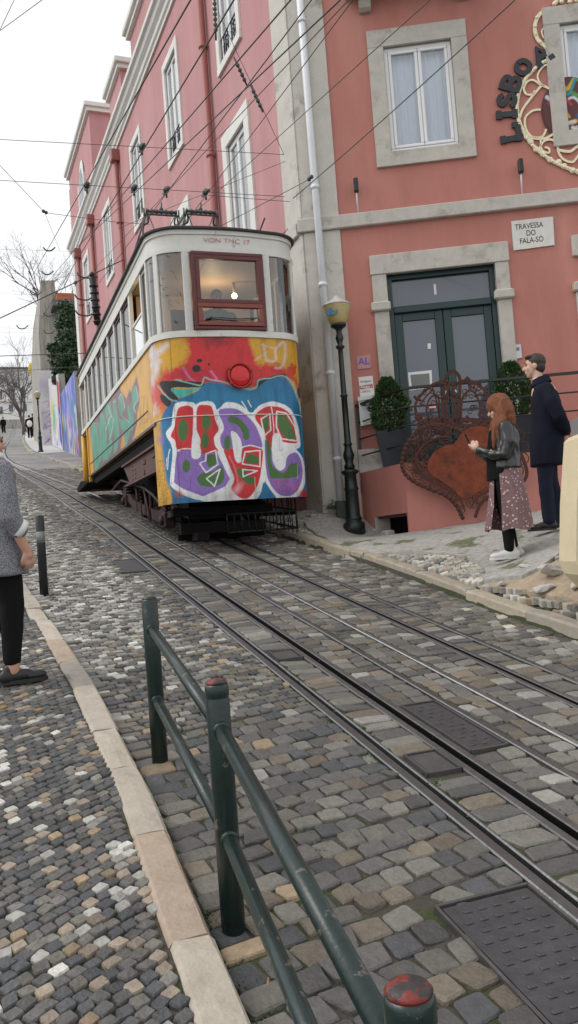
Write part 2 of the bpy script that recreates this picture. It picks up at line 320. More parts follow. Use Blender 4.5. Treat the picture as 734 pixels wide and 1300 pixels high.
# ------------------------------------------------------------------ terrain
def zb(Y):
    if Y <= 12: return -1.6 + .155 * Y
    if Y <= 20: return .26 + .155 * (Y - 12) + .0014375 * (Y - 12) ** 2
    if Y <= 112: return 1.592 + .178 * (Y - 20)
    return 17.968 + .178 * 12 * (1 - math.exp(-(Y - 112) / 12))
def interp(tab, y): return float(np.interp(y, [t[0] for t in tab], [t[1] for t in tab]))
KL = [(-20, .5), (0, .54), (2.2, .56), (3.1, .575), (3.6, .58), (5.2, .54), (7.2, .41), (9.2, .28), (12, .05), (16, -.35), (24, -1.0), (35, -2.1), (45, -2.9), (60, -2.6), (80, -1.6), (115, .6), (200, 3)]
KR = [(-20, 4.0), (3, 3.94), (5, 3.93), (6, 3.92), (7.2, 4.00), (8.5, 4.03), (9.7, 3.99), (11, 3.96), (12, 3.95), (16, 3.90), (20, 3.65), (25, 3.15), (28.3, 2.88), (33, 2.62), (38.5, 2.2), (41, 2.02), (46, 2.0), (52, 2.14), (58, 2.3), (65, 2.58), (90, 3.9), (115, 5.2), (200, 8)]
kl = lambda Y: interp(KL, Y); kr = lambda Y: interp(KR, Y)
SH = [(-20, 0), (14, 0), (17, -.12), (20, -.24), (24, -.46), (30, -.86), (34, -1.06), (38.5, -1.12), (44, -1.1), (52, -.85), (62, -.35), (80, .5), (115, 1.9), (140, 2.6)]
CV = [(-20, 1), (16, 1), (20, .95), (25, .72), (30, .5), (34, .3), (38, .2), (140, .2)]
def trackX(x0, Y): return 1.73 + interp(SH, Y) + (x0 - 1.73) * interp(CV, Y)
nf = np.array([-.430, -.903]); uf = np.array([.903, -.430])
C0 = np.array([4.74, 11.46]); FRONT = Plane(C0, uf, nf); a_s = AZ - radians(22.3); SIDE = Plane(C0, (sin(a_s), cos(a_s)), (-cos(a_s), sin(a_s)))
Bp = atd(520, 675, 11.15); LAND = Plane(Bp, uf, nf)       # front wall of the landing
_p = [(Y and kr(Y), Y, zb(Y) + .10) for Y in (3.5, 4.5, 5.5, 6.5, 7.5, 8.5, 9.5, 10.5, 11.5, 13)]
for q in [atd(648, 714, 7.94), atd(696, 677, 8.42), LAND.p3(523, 677), LAND.p3(590, 668), LAND.p3(659, 655), LAND.p3(694, 648), LAND.p3(734, 641), atd(474, 684, 11.75), atd(495, 681, 11.5), FRONT.p3(420, 651), atd(716, 728, 6.4), atd(690, 745, 6.6)]: _p.append(tuple(q))
_p += [(7.5, 5.5, .05), (6.5, 4, -.35), (9, 8, .25), (6, 2.5, -.6), (4.9, 3.5, -.85)]
_p = np.array(_p)
def _phi(r): return np.where(r > 1e-9, r * r * np.log(np.maximum(r, 1e-9)), 0)
_n = len(_p); _K = _phi(np.hypot(_p[:, None, 0] - _p[None, :, 0], _p[:, None, 1] - _p[None, :, 1])) + np.eye(_n) * .02
_A = np.block([[_K, np.c_[np.ones(_n), _p[:, :2]]], [np.c_[np.ones(_n), _p[:, :2]].T, np.zeros((3, 3))]]); _w = np.linalg.solve(_A, np.r_[_p[:, 2], 0, 0, 0])
def tps(X, Y): return float(_w[:_n] @ _phi(np.hypot(_p[:, 0] - X, _p[:, 1] - Y)) + _w[_n] + _w[_n + 1] * X + _w[_n + 2] * Y)
def sstep(a, b, x): t = min(1, max(0, (x - a) / (b - a))); return t * t * (3 - 2 * t)
def surf(X, Y):
    z = zb(Y); k = kl(Y)
    if X < k: return z + .055
    k = kr(Y)
    if X > k:
        a = z + .10 + .04 * min(X - k, 4)
        w = sstep(3, 4.5, Y) * (1 - sstep(11.8, 13, Y)) * (1 - sstep(9.5, 12, X))
        return a * (1 - w) + min(tps(X, Y), z + .098 + .62 * max(0, X - k - .12)) * w if w > 0 else a
    return z
def hit(x, y, off=0):
    d = ray(x, y); d = d / d[1]; Y = 1.
    while Y < 300:
        if d[2] * Y < surf(d[0] * Y, Y) + off: break
        Y += .01 if Y < 20 else .05
    return d * Y
# ================================================================== GROUND
RAILX = dict(a=1.73, sa=2.04, b=2.385, c=2.655, sb=3.035, d=3.30)
def grid_axis(segs):
    out = []
    for a, b, s in segs: out += list(np.arange(a, b, s))
    return out
def ground_sheet():
    ys = grid_axis([(-60, -6, 6), (-6, 1, .5), (1, 14, .2), (14, 40, .6), (40, 120, 2), (120, 200, 10), (200, 1500, 100)])
    nl, nm, nr = 10, 10, 60; vs = []; 
    for Y in ys:
        k1, k2 = kl(Y), kr(Y); row = []
        for i in range(nl): t = 1 - i / nl; row.append((k1 - .001 - 400 * t ** 3 - 3.0 * t, k1))
        row.append((k1 - .001, 0)); 
        row.append((k1 + .002, 0)); cvk = max(.25, interp(CV, Y))
        for xx, g0, g1 in ((RAILX['a'], -.004, .030), (RAILX['sa'], -.021, .021), (RAILX['b'], None, 0), (RAILX['c'], None, 0), (RAILX['sb'], -.015, .015), (RAILX['d'], None, 0)):
            X_ = trackX(xx, Y)
            if g0 is None: row.append((X_, 0))
            else: row += [(X_ + g0 - .006, 0), (X_ + g0 - .004, 9 if Y < 60 else 0), (X_ + g1 + .004, 9 if Y < 60 else 0), (X_ + g1 + .006, 0)]
        row.append((k2 - .002, 0))
        row.append((k2 + .001, 0))
        for i in range(1, nr + 1): t = i / nr; row.append((k2 + .001 + 8 * t + 400 * t ** 6, 0))
        vs.append([(x, Y, surf(x, Y) - ((.014 if x <= kr(Y) else .05) if Y < 30 else 0) - (.12 if _ == 9 else 0)) for x, _ in row])
    n = len(vs[0]); m = MB(); m.v = [tuple(p) for r in vs for p in r]
    for i in range(len(ys) - 1):
        for j in range(n - 1):
            a = i * n + j; m.f.append((a, a + 1, a + n + 1, a + n)); m.mi.append(0 if ys[i] < 29 else 1); m.sm.append(False)
    m.build('ground', [M['soil'], M['far_cobble']], kind='structure')
ground_sheet()
def stone_mesh(name, S_, m, kind='structure'):
    # S_: rows (cx, cy, hx, hy, theta, r,g,b, dz)
    A = np.array(S_); n = len(A); ang = np.radians([22, 68, 112, 158, 202, 248, 292, 338]); ux = np.sign(np.cos(ang)) * np.where(np.abs(np.cos(ang)) > .7, 1, .80); uy = np.sign(np.sin(ang)) * np.where(np.abs(np.sin(ang)) > .7, 1, .80)
    jx = 1 + RNG.normal(0, .06, (n, 8)); jy = 1 + RNG.normal(0, .06, (n, 8)); sh = RNG.normal(0, .13, (n, 1))
    lx = ux * jx * A[:, 2:3]; ly = uy * jy * A[:, 3:4]; lx = lx + sh * ly
    c, s = np.cos(A[:, 4:5]), np.sin(A[:, 4:5]); V = np.zeros((n, 25, 3)); tilt = RNG.normal(0, .045, (n, 2))
    def put(a, b, sc, z):
        x = lx * sc; y = ly * sc; V[:, a:b, 0] = A[:, 0:1] + x * c - y * s; V[:, a:b, 1] = A[:, 1:2] + x * s + y * c; V[:, a:b, 2] = z + tilt[:, :1] * x + tilt[:, 1:] * y
    put(0, 8, 1.0, -.055); put(8, 16, 1.0, -.006); put(16, 24, .90, 0)
    V[:, 24, 0] = A[:, 0]; V[:, 24, 1] = A[:, 1]; V[:, 24, 2] = RNG.normal(.0005, .0015, n)
    z0 = np.array([surf(a, b) for a, b in A[:, :2]]); gy = np.array([(zb(b + .05) - zb(b - .05)) / .1 for b in A[:, 1]])
    gx = np.array([(surf(a + .03, b) - surf(a - .03, b)) / .06 for a, b in A[:, :2]]); gx = np.clip(gx, -.5, .5); gx[np.abs(gx) > .45] = 0
    V[:, :, 2] += (z0 + A[:, 8])[:, None] + (V[:, :, 1] - A[:, 1:2]) * gy[:, None] + (V[:, :, 0] - A[:, 0:1]) * gx[:, None]
    F = []
    for k in range(8):
        q = (k + 1) % 8; F += [[k, q, q + 8, k + 8], [k + 8, q + 8, q + 16, k + 16]]
    F4 = (np.array(F)[None] + (np.arange(n) * 25)[:, None, None]).reshape(-1, 4); T = np.array([[k + 16, (k + 1) % 8 + 16, 24] for k in range(8)]); F3 = (T[None] + (np.arange(n) * 25)[:, None, None]).reshape(-1, 3)
    me = bpy.data.meshes.new(name); me.from_pydata(V.reshape(-1, 3).tolist(), [], F4.tolist() + F3.tolist())
    cc = np.ones((n, 25, 4), 'f'); cc[:, :, :3] = A[:, None, 5:8]; ca = me.color_attributes.new('paint', 'FLOAT_COLOR', 'POINT'); ca.data.foreach_set('color', cc.ravel())
    me.materials.append(m); me.update(); o = bpy.data.objects.new(name, me); COL.objects.link(o); tag(o, kind=kind); return o
def pick(w):
    r = random.random() * sum(a for a, _ in w)
    for a, c in w:
        r -= a
        if r <= 0: break
    f = random.uniform(.72, 1.32); return [c[0] * f, c[1] * f, c[2] * f]
DK = (.098, .093, .087); BL = (.070, .071, .074); GR = (.150, .140, .122); BR = (.15, .125, .095); TN = (.27, .20, .13); WH = (.45, .44, .40); OR = (.32, .19, .06); LG = (.24, .23, .21)
COVERS = []     # rectangles kept free of stones (iron covers)
def blocked(x, y):
    return any(a < x < b and c < y < d for a, b, c, d in COVERS)
RAILX = dict(a=1.73, sa=2.04, b=2.385, c=2.655, sb=3.035, d=3.30)
COVERS += [(1.29, 1.70, 1.80, 2.50), (1.36, 1.68, 9.28, 10.30), (2.10, 2.34, 3.5, 4.25), (1.79, 1.99, 3.35, 3.62), (1.79, 1.99, 5.35, 5.6)]
def street_stones():
    L = []
    def strip(xa, xb, w0, l0, pal, y0=.9, y1=30, th=0, rowang=0):
        y = y0; row = 0
        while y < y1:
            ll = l0 * random.uniform(.88, 1.15); x0, x1 = xa(y), xb(y); wd = x1 - x0
            if wd < .05: y += ll; row += 1; continue
            k = max(1, round(wd / w0)); cuts = sorted([0] + [(i + (.5 if row % 2 and k > 2 else 0) + random.uniform(-.13, .13)) / k for i in range(1, k)] + [1])
            for a, b in zip(cuts[:-1], cuts[1:]):
                cx = x0 + wd * (a + b) / 2; w = wd * (b - a); yy = y + rowang * (cx - x0) + random.gauss(0, .004)
                if w < .025 or blocked(cx, yy): continue
                L.append([cx, yy, w / 2 - .0045, ll / 2 - .0045, random.gauss(0, .04) + math.atan(rowang), *pick(pal(cx, yy)), random.gauss(0, .0035)])
            y += ll; row += 1
    def pal_left(x, y):
        n = noise.noise(Vector((x * 1.3, y * .55, 1))); near = y < 4.6
        wt = max(.004, .9 * sstep(4.4, 6.5, y) * (1 - sstep(1.25, 1.62, x + .03 * y)) + .6 * max(0, n) * (y > 3.6))
        return [(1.0, DK), (.5, BL * 1), (.9, GR), (.45, BR), (.07, TN), (wt, WH), (wt * 2.4 + .3 * (y > 4.3), LG), (wt * .8, (.33, .32, .295)), (.008, OR)]
    a, sa, b, c, sb, d = [RAILX[k] for k in ('a', 'sa', 'b', 'c', 'sb', 'd')]
    strip(lambda y: kl(y) + .01, lambda y: trackX(a, y) - .058, .112, .102, pal_left, y1=4.3, rowang=.16); strip(lambda y: kl(y) + .01, lambda y: trackX(a, y) - .058, .080, .068, pal_left, y0=4.34, rowang=.16)
    def pal_mid(x, y): return [(1.0, GR), (.8, DK), (.5, BR), (.25, LG), (.008, WH)]
    tx = trackX
    strip(lambda y: tx(a, y) + .05, lambda y: tx(sa, y) - .062, .15, .105, pal_mid); strip(lambda y: tx(sa, y) + .062, lambda y: tx(b, y) - .035, .155, .105, pal_mid)
    strip(lambda y: tx(b, y) + .035, lambda y: tx(c, y) - .035, .13, .11, pal_mid)
    strip(lambda y: tx(c, y) + .035, lambda y: tx(sb, y) - .055, .15, .10, pal_mid); strip(lambda y: tx(sb, y) + .055, lambda y: tx(d, y) - .035, .13, .10, pal_mid)
    def pal_r(x, y):
        n = noise.noise(Vector((x * 1.1, y * .5, 5))); wt = max(.05, 2.2 * max(0, n + .05)) * sstep(3.45, 3.8, x)
        return [(1, GR), (.7, DK), (.4, BR), (.4 + wt, LG), (wt, (.46, .42, .35)), (.1 * wt, TN)]
    strip(lambda y: tx(d, y) + .035, lambda y: kr(y) + .012, .105, .095, pal_r, rowang=.05)
    return L
stone_mesh('street', street_stones(), M['stone_attr'])
def sidewalk_left_stones():
    L = []; th = radians(32); c, s = cos(th), sin(th); pu, pv = .053, .047
    for i in range(-420, 620):
        for j in range(-540, 460):
            u = (i + (.5 if j % 2 else 0)) * pu; v = j * pv; x = c * u - s * v; y = s * u + c * v + 6
            if not (.9 < y < 16) or x > kl(y) - .142 or x < -1.6: continue
            n = noise.noise(Vector((x * 1.9 + 3, y * 1.1, 8))); n2 = noise.noise(Vector((x * .9, y * .8, 3))); st = abs(((x * .8 + y * .5) % 1.1) - .55)
            wt = .13 + 1.7 * max(0, n - .06) ; tn = .30 + 1.1 * max(0, n2)
            col = pick([(1.3, DK), (.9, BL), (.5, GR), (tn, (.27, .22, .17)), (tn * .35, TN), (wt, WH), (wt * .7, LG), (.002 + .08 * (y > 4.8 and y < 5.2 and x > -.1), OR)])
            L.append([x + random.gauss(0, .003), y + random.gauss(0, .003), pu / 2 - .0025, pv / 2 - .0025, th + random.gauss(0, .09), *col, random.gauss(0, .0018)])
    return L
stone_mesh('sidewalk_left', sidewalk_left_stones(), M['stone_attr'])
ASPH = [(385, 664), (415, 686), (440, 701), (462, 709), (490, 704), (530, 702), (563, 704), (590, 708), (609, 715), (617, 738), (640, 737), (668, 730), (684, 722), (700, 712), (711, 706), (716, 690), (730, 660), (734, 640), (694, 646), (659, 653), (590, 666), (523, 675), (470, 662), (440, 655)]
SAND = [(612, 741), (630, 736), (668, 729), (700, 712), (716, 706), (760, 705), (775, 778), (732, 762), (700, 755), (664, 749), (636, 746)]
asph = [tuple(hit(x, y)[:2]) for x, y in ASPH[:15]] + [(5.05, 6.2), (7.5, 5.2), (9, 8.2)] + [tuple(LAND.at(u, 0, .0)[:2]) for u in (4.2, 2.5, 1, 0)] + [tuple(FRONT.at(.6, 0, .03)[:2]), tuple(FRONT.at(.05, 0, .03)[:2])]
sand = [tuple(hit(x, y)[:2]) for x, y in SAND]
def inside(p, P): return bool(sd_poly(np.array([p[0]]), np.array([p[1]]), P)[0] < 0)
def right_stones():
    L = []; th = radians(-24); c, s = cos(th), sin(th); pu, pv = .088, .072
    for i in range(-100, 260):
        for j in range(-60, 300):
            u = (i + (.5 if j % 2 else 0)) * pu; v = j * pv; x = c * u - s * v + 2; y = s * u + c * v + 4
            if not (2 < y < 20) or x < kr(y) + .165 or x > kr(y) + (2.2 if y < 9 else 1.3) or (y > 11.3 and x > 4.7): continue
            if y < 12.5 and (inside((x, y), asph) or inside((x, y), sand)): continue
            col = pick([(1, (.42, .40, .35)), (.7, (.33, .31, .28)), (.5, (.38, .34, .27)), (.3, (.2, .19, .17)), (.08, TN)])
            L.append([x, y, pu / 2 - .005, pv / 2 - .005, th + random.gauss(0, .16), *col, random.gauss(0, .005)])
    return L
stone_mesh('sidewalk_right', right_stones(), M['stone_attr'])
def patch(name, poly, step, th, top, m, ragged=.02, amp=.01):
    B = []
    for i in range(len(poly)):
        a = np.array(poly[i]); b = np.array(poly[(i + 1) % len(poly)]); k = max(1, int(np.hypot(*(b - a)) / step))
        for t in range(k): p = a + (b - a) * t / k; B.append(Vector((p[0] + random.gauss(0, ragged), p[1] + random.gauss(0, ragged))))
    nb = len(B); xs = [p[0] for p in poly]; ys = [p[1] for p in poly]; P = list(B)
    for x in np.arange(min(xs), max(xs), step):
        for y in np.arange(min(ys), max(ys), step):
            if sd_poly(np.array([x]), np.array([y]), poly)[0] < -step * .6: P.append(Vector((x, y)))
    r = delaunay_2d_cdt(P, [(i, (i + 1) % nb) for i in range(nb)], [], 1, 1e-4); vs, fs = r[0], r[2]; m_ = MB()
    V = [(p.x, p.y, surf(p.x, p.y) + top + amp * noise.noise(Vector((p.x * 3, p.y * 3, 2)))) for p in vs]; m_.add(V, [tuple(f) for f in fs], True)
    ec = {}
    for f in fs:
        for i in range(len(f)): e = (f[i], f[(i + 1) % len(f)]); ec[e] = 1
    bd = [e for e in ec if (e[1], e[0]) not in ec]; o = len(m_.v)
    for a, b in bd:
        k = len(m_.v); m_.v += [V[a], V[b], (V[b][0], V[b][1], V[b][2] - th), (V[a][0], V[a][1], V[a][2] - th)]; m_.f.append((k, k + 1, k + 2, k + 3)); m_.mi.append(0); m_.sm.append(False)
    m_.build(name, m, kind='structure')
patch('asphalt_patch', asph, .12, .12, .022, M['asphalt'], .018, .02)
patch('sand_patch', sand, .08, .05, -.012, M['sand'], .01, .014)
for i, (x, y, r, lb) in enumerate([(702, 729, .10, 'large pale broken stone beside the cream wall foot'), (636, 744, .045, 'small pinkish cobble lying loose on the sand'), (690, 751, .07, 'flat grey rubble piece in the sand below the large stone'), (730, 746, .045, 'small rubble chip at the foot of the cream wall'), (668, 722, .05, 'low grey stone on the broken asphalt edge')]):
    q = hit(x, y); m = MB(); bm = bmesh.new(); bmesh.ops.create_icosphere(bm, subdivisions=2, radius=1)
    for v in bm.verts:
        d = v.co.copy(); k = .75 + .35 * noise.noise(d * 1.3 + Vector((i * 7, 0, 0))) + .5 * max(0, abs(d.x) - .5); v.co = Vector((d.x * 1.35, d.y, d.z * .7)) * k * r
    me = bpy.data.meshes.new('rubble_stone'); bm.to_mesh(me); bm.free(); me.materials.append(M['rock']); o = bpy.data.objects.new('rubble_stone', me); COL.objects.link(o); o.location = (q[0], q[1], q[2] + r * .35); o.rotation_euler = (0, .2, i * 1.3)
    tag(o, lb, 'stone', 'loose stones by the broken pavement')
def kerb(name, kfun, side, w, h, y0, y1, L0, cols):
    V = []; F = []; Cc = []; y = y0
    while y < y1:
        l = L0 * random.uniform(.7, 1.25); c = random.choice(cols); f = random.uniform(.85, 1.12); n = max(2, int(l / .12)); rings = []
        yy0 = y + .004; yy1 = y + l - .004; dz = random.gauss(0, .004); dx = random.gauss(0, .004)
        for i in range(n + 1):
            t = i / n; Y = yy0 + (yy1 - yy0) * t; X = kfun(Y) + dx; z = zb(Y); e = .008 if i in (0, n) else 0
            j = lambda: random.gauss(0, .0022)
            zz = z + h + dz
            rings.append([(X + side * (-.0) , Y, z - .06), (X + j(), Y, zz - .018 - e), (X + side * .014 + j(), Y, zz - e + j()), (X + side * w * .5, Y, zz - e + .002 + j()), (X + side * (w - .014) + j(), Y, zz - e + j()), (X + side * w + j(), Y, zz - .018 - e), (X + side * w, Y, z - .06)])
        o = len(V); V += [p for r in rings for p in r]; k = 7
        for i in range(n):
            for q in range(k): a = o + i * k + q; b = o + i * k + (q + 1) % k; F.append((a, b, b + k, a + k))
        F.append(tuple(o + q for q in range(k))); F.append(tuple(o + n * k + q for q in reversed(range(k)))); Cc += [[c[0] * f, c[1] * f, c[2] * f, 1]] * (k * (n + 1)); y += l
    me = bpy.data.meshes.new(name); me.from_pydata(V, [], F); ca = me.color_attributes.new('paint', 'FLOAT_COLOR', 'POINT'); ca.data.foreach_set('color', np.array(Cc, 'f').ravel())
    me.materials.append(M['kerb']); bm = bmesh.new(); bm.from_mesh(me); bmesh.ops.recalc_face_normals(bm, faces=bm.faces); bm.to_mesh(me); bm.free(); o = bpy.data.objects.new(name, me); COL.objects.link(o); tag(o, kind='structure')
KC = [(.38, .335, .275), (.42, .37, .30), (.36, .28, .215), (.33, .30, .26), (.40, .35, .29)]
kerb('kerb_left', kl, -1, .135, .062, .8, 60, .62, KC); kerb('kerb_right', kr, 1, .14, .11, 1.5, 75, .85, [(.34, .30, .235), (.38, .33, .25), (.30, .27, .22)])
def splat_poly(mb, cx, cy, r, z):
    n = 12; k = [random.uniform(.6, 1.25) for _ in range(n)]; mb.add([(cx + r * k[i] * cos(6.283 * i / n), cy + 1.4 * r * k[i] * sin(6.283 * i / n), z + zb(cy + 1.4 * r * k[i] * sin(6.283 * i / n)) - zb(cy)) for i in range(n)], [tuple(range(n))])
# rails --------------------------------------------------------------
def rail_path(x0, y0=-8, y1=118):
    ys = list(np.arange(y0, 14, 1.0)) + list(np.arange(14, 60, 1.0)) + list(np.arange(60, y1, 3)); return [(trackX(x0, y), y, zb(y)) for y in ys]
def profile_sweep(name, path, profs, mats, label, group):
    m = MB()
    for k, pr in enumerate(profs):
        m.cur = k; rings = []
        for i, p in enumerate(path):
            a = path[max(0, i - 1)]; b = path[min(len(path) - 1, i + 1)]; d = Vector((b[0] - a[0], b[1] - a[1], 0)).normalized(); x = Vector((d.y, -d.x, 0))
            rings.append([Vector(p) + x * u + Vector((0, 0, z)) for u, z in pr])
        m.loft(rings, smooth=False)
    return m.build(name, mats, label=label, cat='rail', group=group)
head = lambda u0, u1, z1, b=.006: [(u0, -.08), (u0, z1 - b), (u0 + b, z1), (u1 - b, z1), (u1, z1 - b), (u1, -.08)]
profile_sweep('rail', rail_path(RAILX['a']), [head(-.056, -.004, .006), head(.030, .048, -.002), head(-.006, .032, -.045)], [M['rail'], M['rail'], M['black']], 'thick grooved steel rail nearest the green railing', 'rails in the street')
for k, lb, mm in (('b', 'thin dull rail right of the nearer cable slot', 'rail'), ('c', 'bright polished rail between the two cable slots', 'railtop'), ('d', 'outermost rail nearest the right kerb', 'rail')):
    profile_sweep('rail', rail_path(RAILX[k]), [head(-.028, .016, .006), head(.018, .032, -.006)], [M[mm], M['slot']], lb, 'rails in the street')
for k, lb in (('sa', 'wide double steel cable slot in the nearer track'), ('sb', 'narrower cable slot of the track the tram stands on')):
    w = .064 if k == 'sa' else .054; g = .021 if k == 'sa' else .015
    profile_sweep('cable_slot', rail_path(RAILX[k]), [head(-w, -g, .004), head(g, w, .004), head(-g - .001, g + .001, -.078), [(-g - .001, -.09), (-g - .001, .0), (-g + .002, -.004), (-g + .002, -.09)], [(g + .001, -.09), (g + .001, .0), (g - .002, -.004), (g - .002, -.09)]], [M['slot'], M['slot'], M['black'], M['black'], M['black']], lb, 'cable slots in the street')  # black liners paint the gap's shade on its sides and floor
# iron covers ----------------------------------------------------------
def cover(x0, x1, y0, y1, nm, lb, studs=True, m='plate', proud=.003):
    t = empty(nm, ((x0 + x1) / 2, (y0 + y1) / 2, zb((y0 + y1) / 2)), lb, 'cover', 'iron covers set in the paving'); a = math.atan(.155); X = (1, 0, 0); Yv = (0, cos(a), sin(a)); Z = (0, -sin(a), cos(a))
    c = np.array([(x0 + x1) / 2, (y0 + y1) / 2, zb((y0 + y1) / 2)]); w, l = x1 - x0, (y1 - y0) / cos(a); Yv_, Z_ = np.array(Yv), np.array(Z)
    mb = MB(); mb.box(c + Z_ * (proud - .02), (w - .03, l - .03, .04), X, Yv, Z); 
    if studs:
        nx, ny = max(2, int((w - .06) / .058)), max(2, int((l - .06) / .05))
        for i in range(nx):
            for j in range(ny):
                p = c + np.array([1, 0, 0]) * ((i + .5) / nx - .5 + (.25 / nx if j % 2 else -.25 / nx)) * (w - .08) + Yv_ * ((j + .5) / ny - .5) * (l - .07); mb.box(p + Z_ * (proud + .002), (.028, .013, .005), X, Yv, Z, bev=.002)
    mb.build('cover_plate', M[m], t); fb = MB()
    for sx, sy, ww, ll in ((0, 1, w, .012), (0, -1, w, .012), (1, 0, .012, l), (-1, 0, .012, l)): fb.box(c + np.array([1, 0, 0]) * sx * w / 2 + Yv_ * sy * l / 2 + Z_ * (proud - .015), (ww, ll, .042), X, Yv, Z)
    fb.build('frame', M['slot'], t)
cover(1.30, 1.66, 1.86, 2.46, 'iron_cover', 'large studded iron cover beside the thick rail'); cover(1.38, 1.66, 9.34, 10.24, 'iron_cover', 'flat dark cover in the pale cobbles left of the tram', False)
cover(2.12, 2.33, 3.52, 4.22, 'iron_cover', 'worn two-holed cover between nearer slot and thin rail', True, 'plate'); cover(1.80, 1.97, 3.37, 3.60, 'iron_cover', 'small plate beside the nearer slot, closer to the camera', False, 'slot'); cover(1.80, 1.97, 5.37, 5.58, 'iron_cover', 'small plate beside the nearer slot, farther uphill', False, 'slot')
# moss and small weeds in the joints beside the rails -----------------
mm = MB()
for k in range(16000):
    y = 1.6 + 9 * random.random() ** 1.6; e = random.choice([random.choice([.9, 1.1, 1.25, 1.4, 1.5]) if 2.8 < y < 6.5 else 1.66, 1.655, RAILX['a'] - .060, RAILX['a'] - .068, RAILX['a'] - .062, RAILX['c'] - .045, RAILX['b'] + .045, RAILX['a'] + .06, .60, .615, RAILX['sa'] + .07]); x = e + random.gauss(0, .018)
    if noise.noise(Vector((e * 9, y * 1.7, 0))) < .02: continue
    z = surf(x, y) - .010; a = random.random() * 6.28; h = random.uniform(.004, .013); w = random.uniform(.004, .010); mm.add([(x - w * cos(a), y - w * sin(a), z), (x + w * cos(a), y + w * sin(a), z), (x + random.gauss(0, .005), y + random.gauss(0, .005), z + h)], [(0, 1, 2)])
tag(mm.build('moss', M['moss']), 'tiny green moss tufts in the joints along the rails', 'moss', kind='stuff')
# litter
q = hit(340, 1252, .004); m = MB(); m.tube([q, q + np.array([.012, .03, .006])], .0038, 8); tag(m.build('cigarette_butt', M['tan']), 'orange cigarette butt by the kerb under the railing', 'litter')
# ================================================================== PINK BUILDING
bld = empty('pink_building', (C0[0], C0[1], .4), 'tall salmon pink corner building with pale stone window frames', 'building')
def wall(name, pl, u0, u1, z0, z1, holes, m, parent, o=0., depth=.22):
    us = sorted({u0, u1, *[h[0] for h in holes], *[h[1] for h in holes]}); zs = sorted({z0, z1, *[h[2] for h in holes], *[h[3] for h in holes]}); mb = MB()
    for a, b in zip(us[:-1], us[1:]):
        for c, d in zip(zs[:-1], zs[1:]):
            if any(h[0] - 1e-6 <= a and b <= h[1] + 1e-6 and h[2] - 1e-6 <= c and d <= h[3] + 1e-6 for h in holes): continue
            mb.add([pl.at(a, c, o), pl.at(b, c, o), pl.at(b, d, o), pl.at(a, d, o)], [(0, 1, 2, 3)])
    for a, b, c, d in holes:
        Q = [(a, c), (b, c), (b, d), (a, d)]
        for i in range(4):
            p, q = Q[i], Q[(i + 1) % 4]; mb.cur = 1; mb.add([pl.at(*p, o), pl.at(*q, o), pl.at(*q, o - depth), pl.at(*p, o - depth)], [(0, 1, 2, 3)])
    return mb.build(name, [m, M['stonetrim']], parent)
FZ0, TOP = -.3, 12.35
# openings
FW = [(1.42, 2.44, 5.84, 7.47), (4.04, 5.3, 5.84, 7.47)]; DOOR = (1.19, 2.80, 1.02, 4.0)
F_HOLES = FW + [DOOR, (4.15, 5.6, 1.0, 3.95), (1.5, 2.5, 8.9, 11.4), (4.1, 5.3, 8.9, 11.4)]
ulen = 8.0; SL = 22.3
wall('wall', FRONT, .55, ulen, FZ0, TOP, F_HOLES, M['pink'], bld)
def u_of(px, py): return SIDE.px(px, py)
# side windows: (centre u, half width) on two floors
SW = [(2.62, .50), (6.55, .50), (10.5, .52), (15.1, .55), (19.6, .5)]
S_HOLES = [(u - h + .0, u + h, 5.55, 7.62) for u, h in SW] + [(u - h, u + h, 9.20, 11.35) for u, h in SW] + [(u - h, u + h, 1.75, 4.0) for u, h in SW[1:]]
wall('wall', SIDE, .62, SL, FZ0, TOP, S_HOLES, M['pinksheen'], bld)
# back and hidden walls + roof
q = [FRONT.at(ulen, 0)[:2], FRONT.at(ulen, 0, -14)[:2], SIDE.at(SL, 0, -9)[:2], SIDE.at(SL, 0)[:2]]
mb = MB()
for a, b in zip(q[:-1], q[1:]): mb.add([(*a, FZ0), (*b, FZ0), (*b, TOP + .3), (*a, TOP + .3)], [(0, 1, 2, 3)])
mb.build('wall', M['pinksheen'], bld)
mb = MB(); rc = [FRONT.at(.1, 12.7, -.1), FRONT.at(ulen, 12.7, -.1), (q[1][0], q[1][1], 12.7), (q[2][0], q[2][1], 12.7), SIDE.at(SL, 12.7, -.15)]; cx = np.mean(rc, 0) + [0, 0, 1.4]
mb.add(rc + [cx], [(i, (i + 1) % 5, 5) for i in range(5)] + [(0, 1, 2, 3, 4)]); mb.build('roof', M['tile'], bld)
# plaster corner pilaster (front leg and side leg)
mb = MB(); pbox(mb, FRONT, .0, .55, FZ0, 4.74, -.02, .03); pbox(mb, FRONT, .0, .55, 4.95, TOP, -.02, .026)
mb.build('corner_pilaster', M['plaster'], bld)
mb = MB(); pbox(mb, SIDE, .0, .62, FZ0, 4.74, -.02, .03); pbox(mb, SIDE, .0, .62, 4.95, TOP, -.02, .026); mb.build('corner_pilaster', M['plaster'], bld)
# string course
mb = MB(); pbox(mb, FRONT, -.09, ulen, 4.745, 4.95, -.02, .085, .012); mb.build('string_course', M['stonetrim'], bld)
mb = MB(); pbox(mb, SIDE, .10, .66, 4.745, 4.95, -.02, .085, .012); mb.build('string_course', M['plaster'], bld)
# cornice: stepped profile swept along both streets
def corn(pl, u0, u1, nm='cornice'):
    prof = [(0, 12.3), (.05, 12.3), (.055, 12.38), (.10, 12.42), (.11, 12.52), (.19, 12.60), (.22, 12.70), (.29, 12.74), (.30, 12.84), (0, 12.84)]
    mb = MB(); mb.loft([[pl.at(u, z, o) for o, z in prof] for u in (u0, u1)], smooth=False); mb.build(nm, M['whitetrim'], bld)
corn(SIDE, -.28, SL + .1); corn(FRONT, .0, ulen)
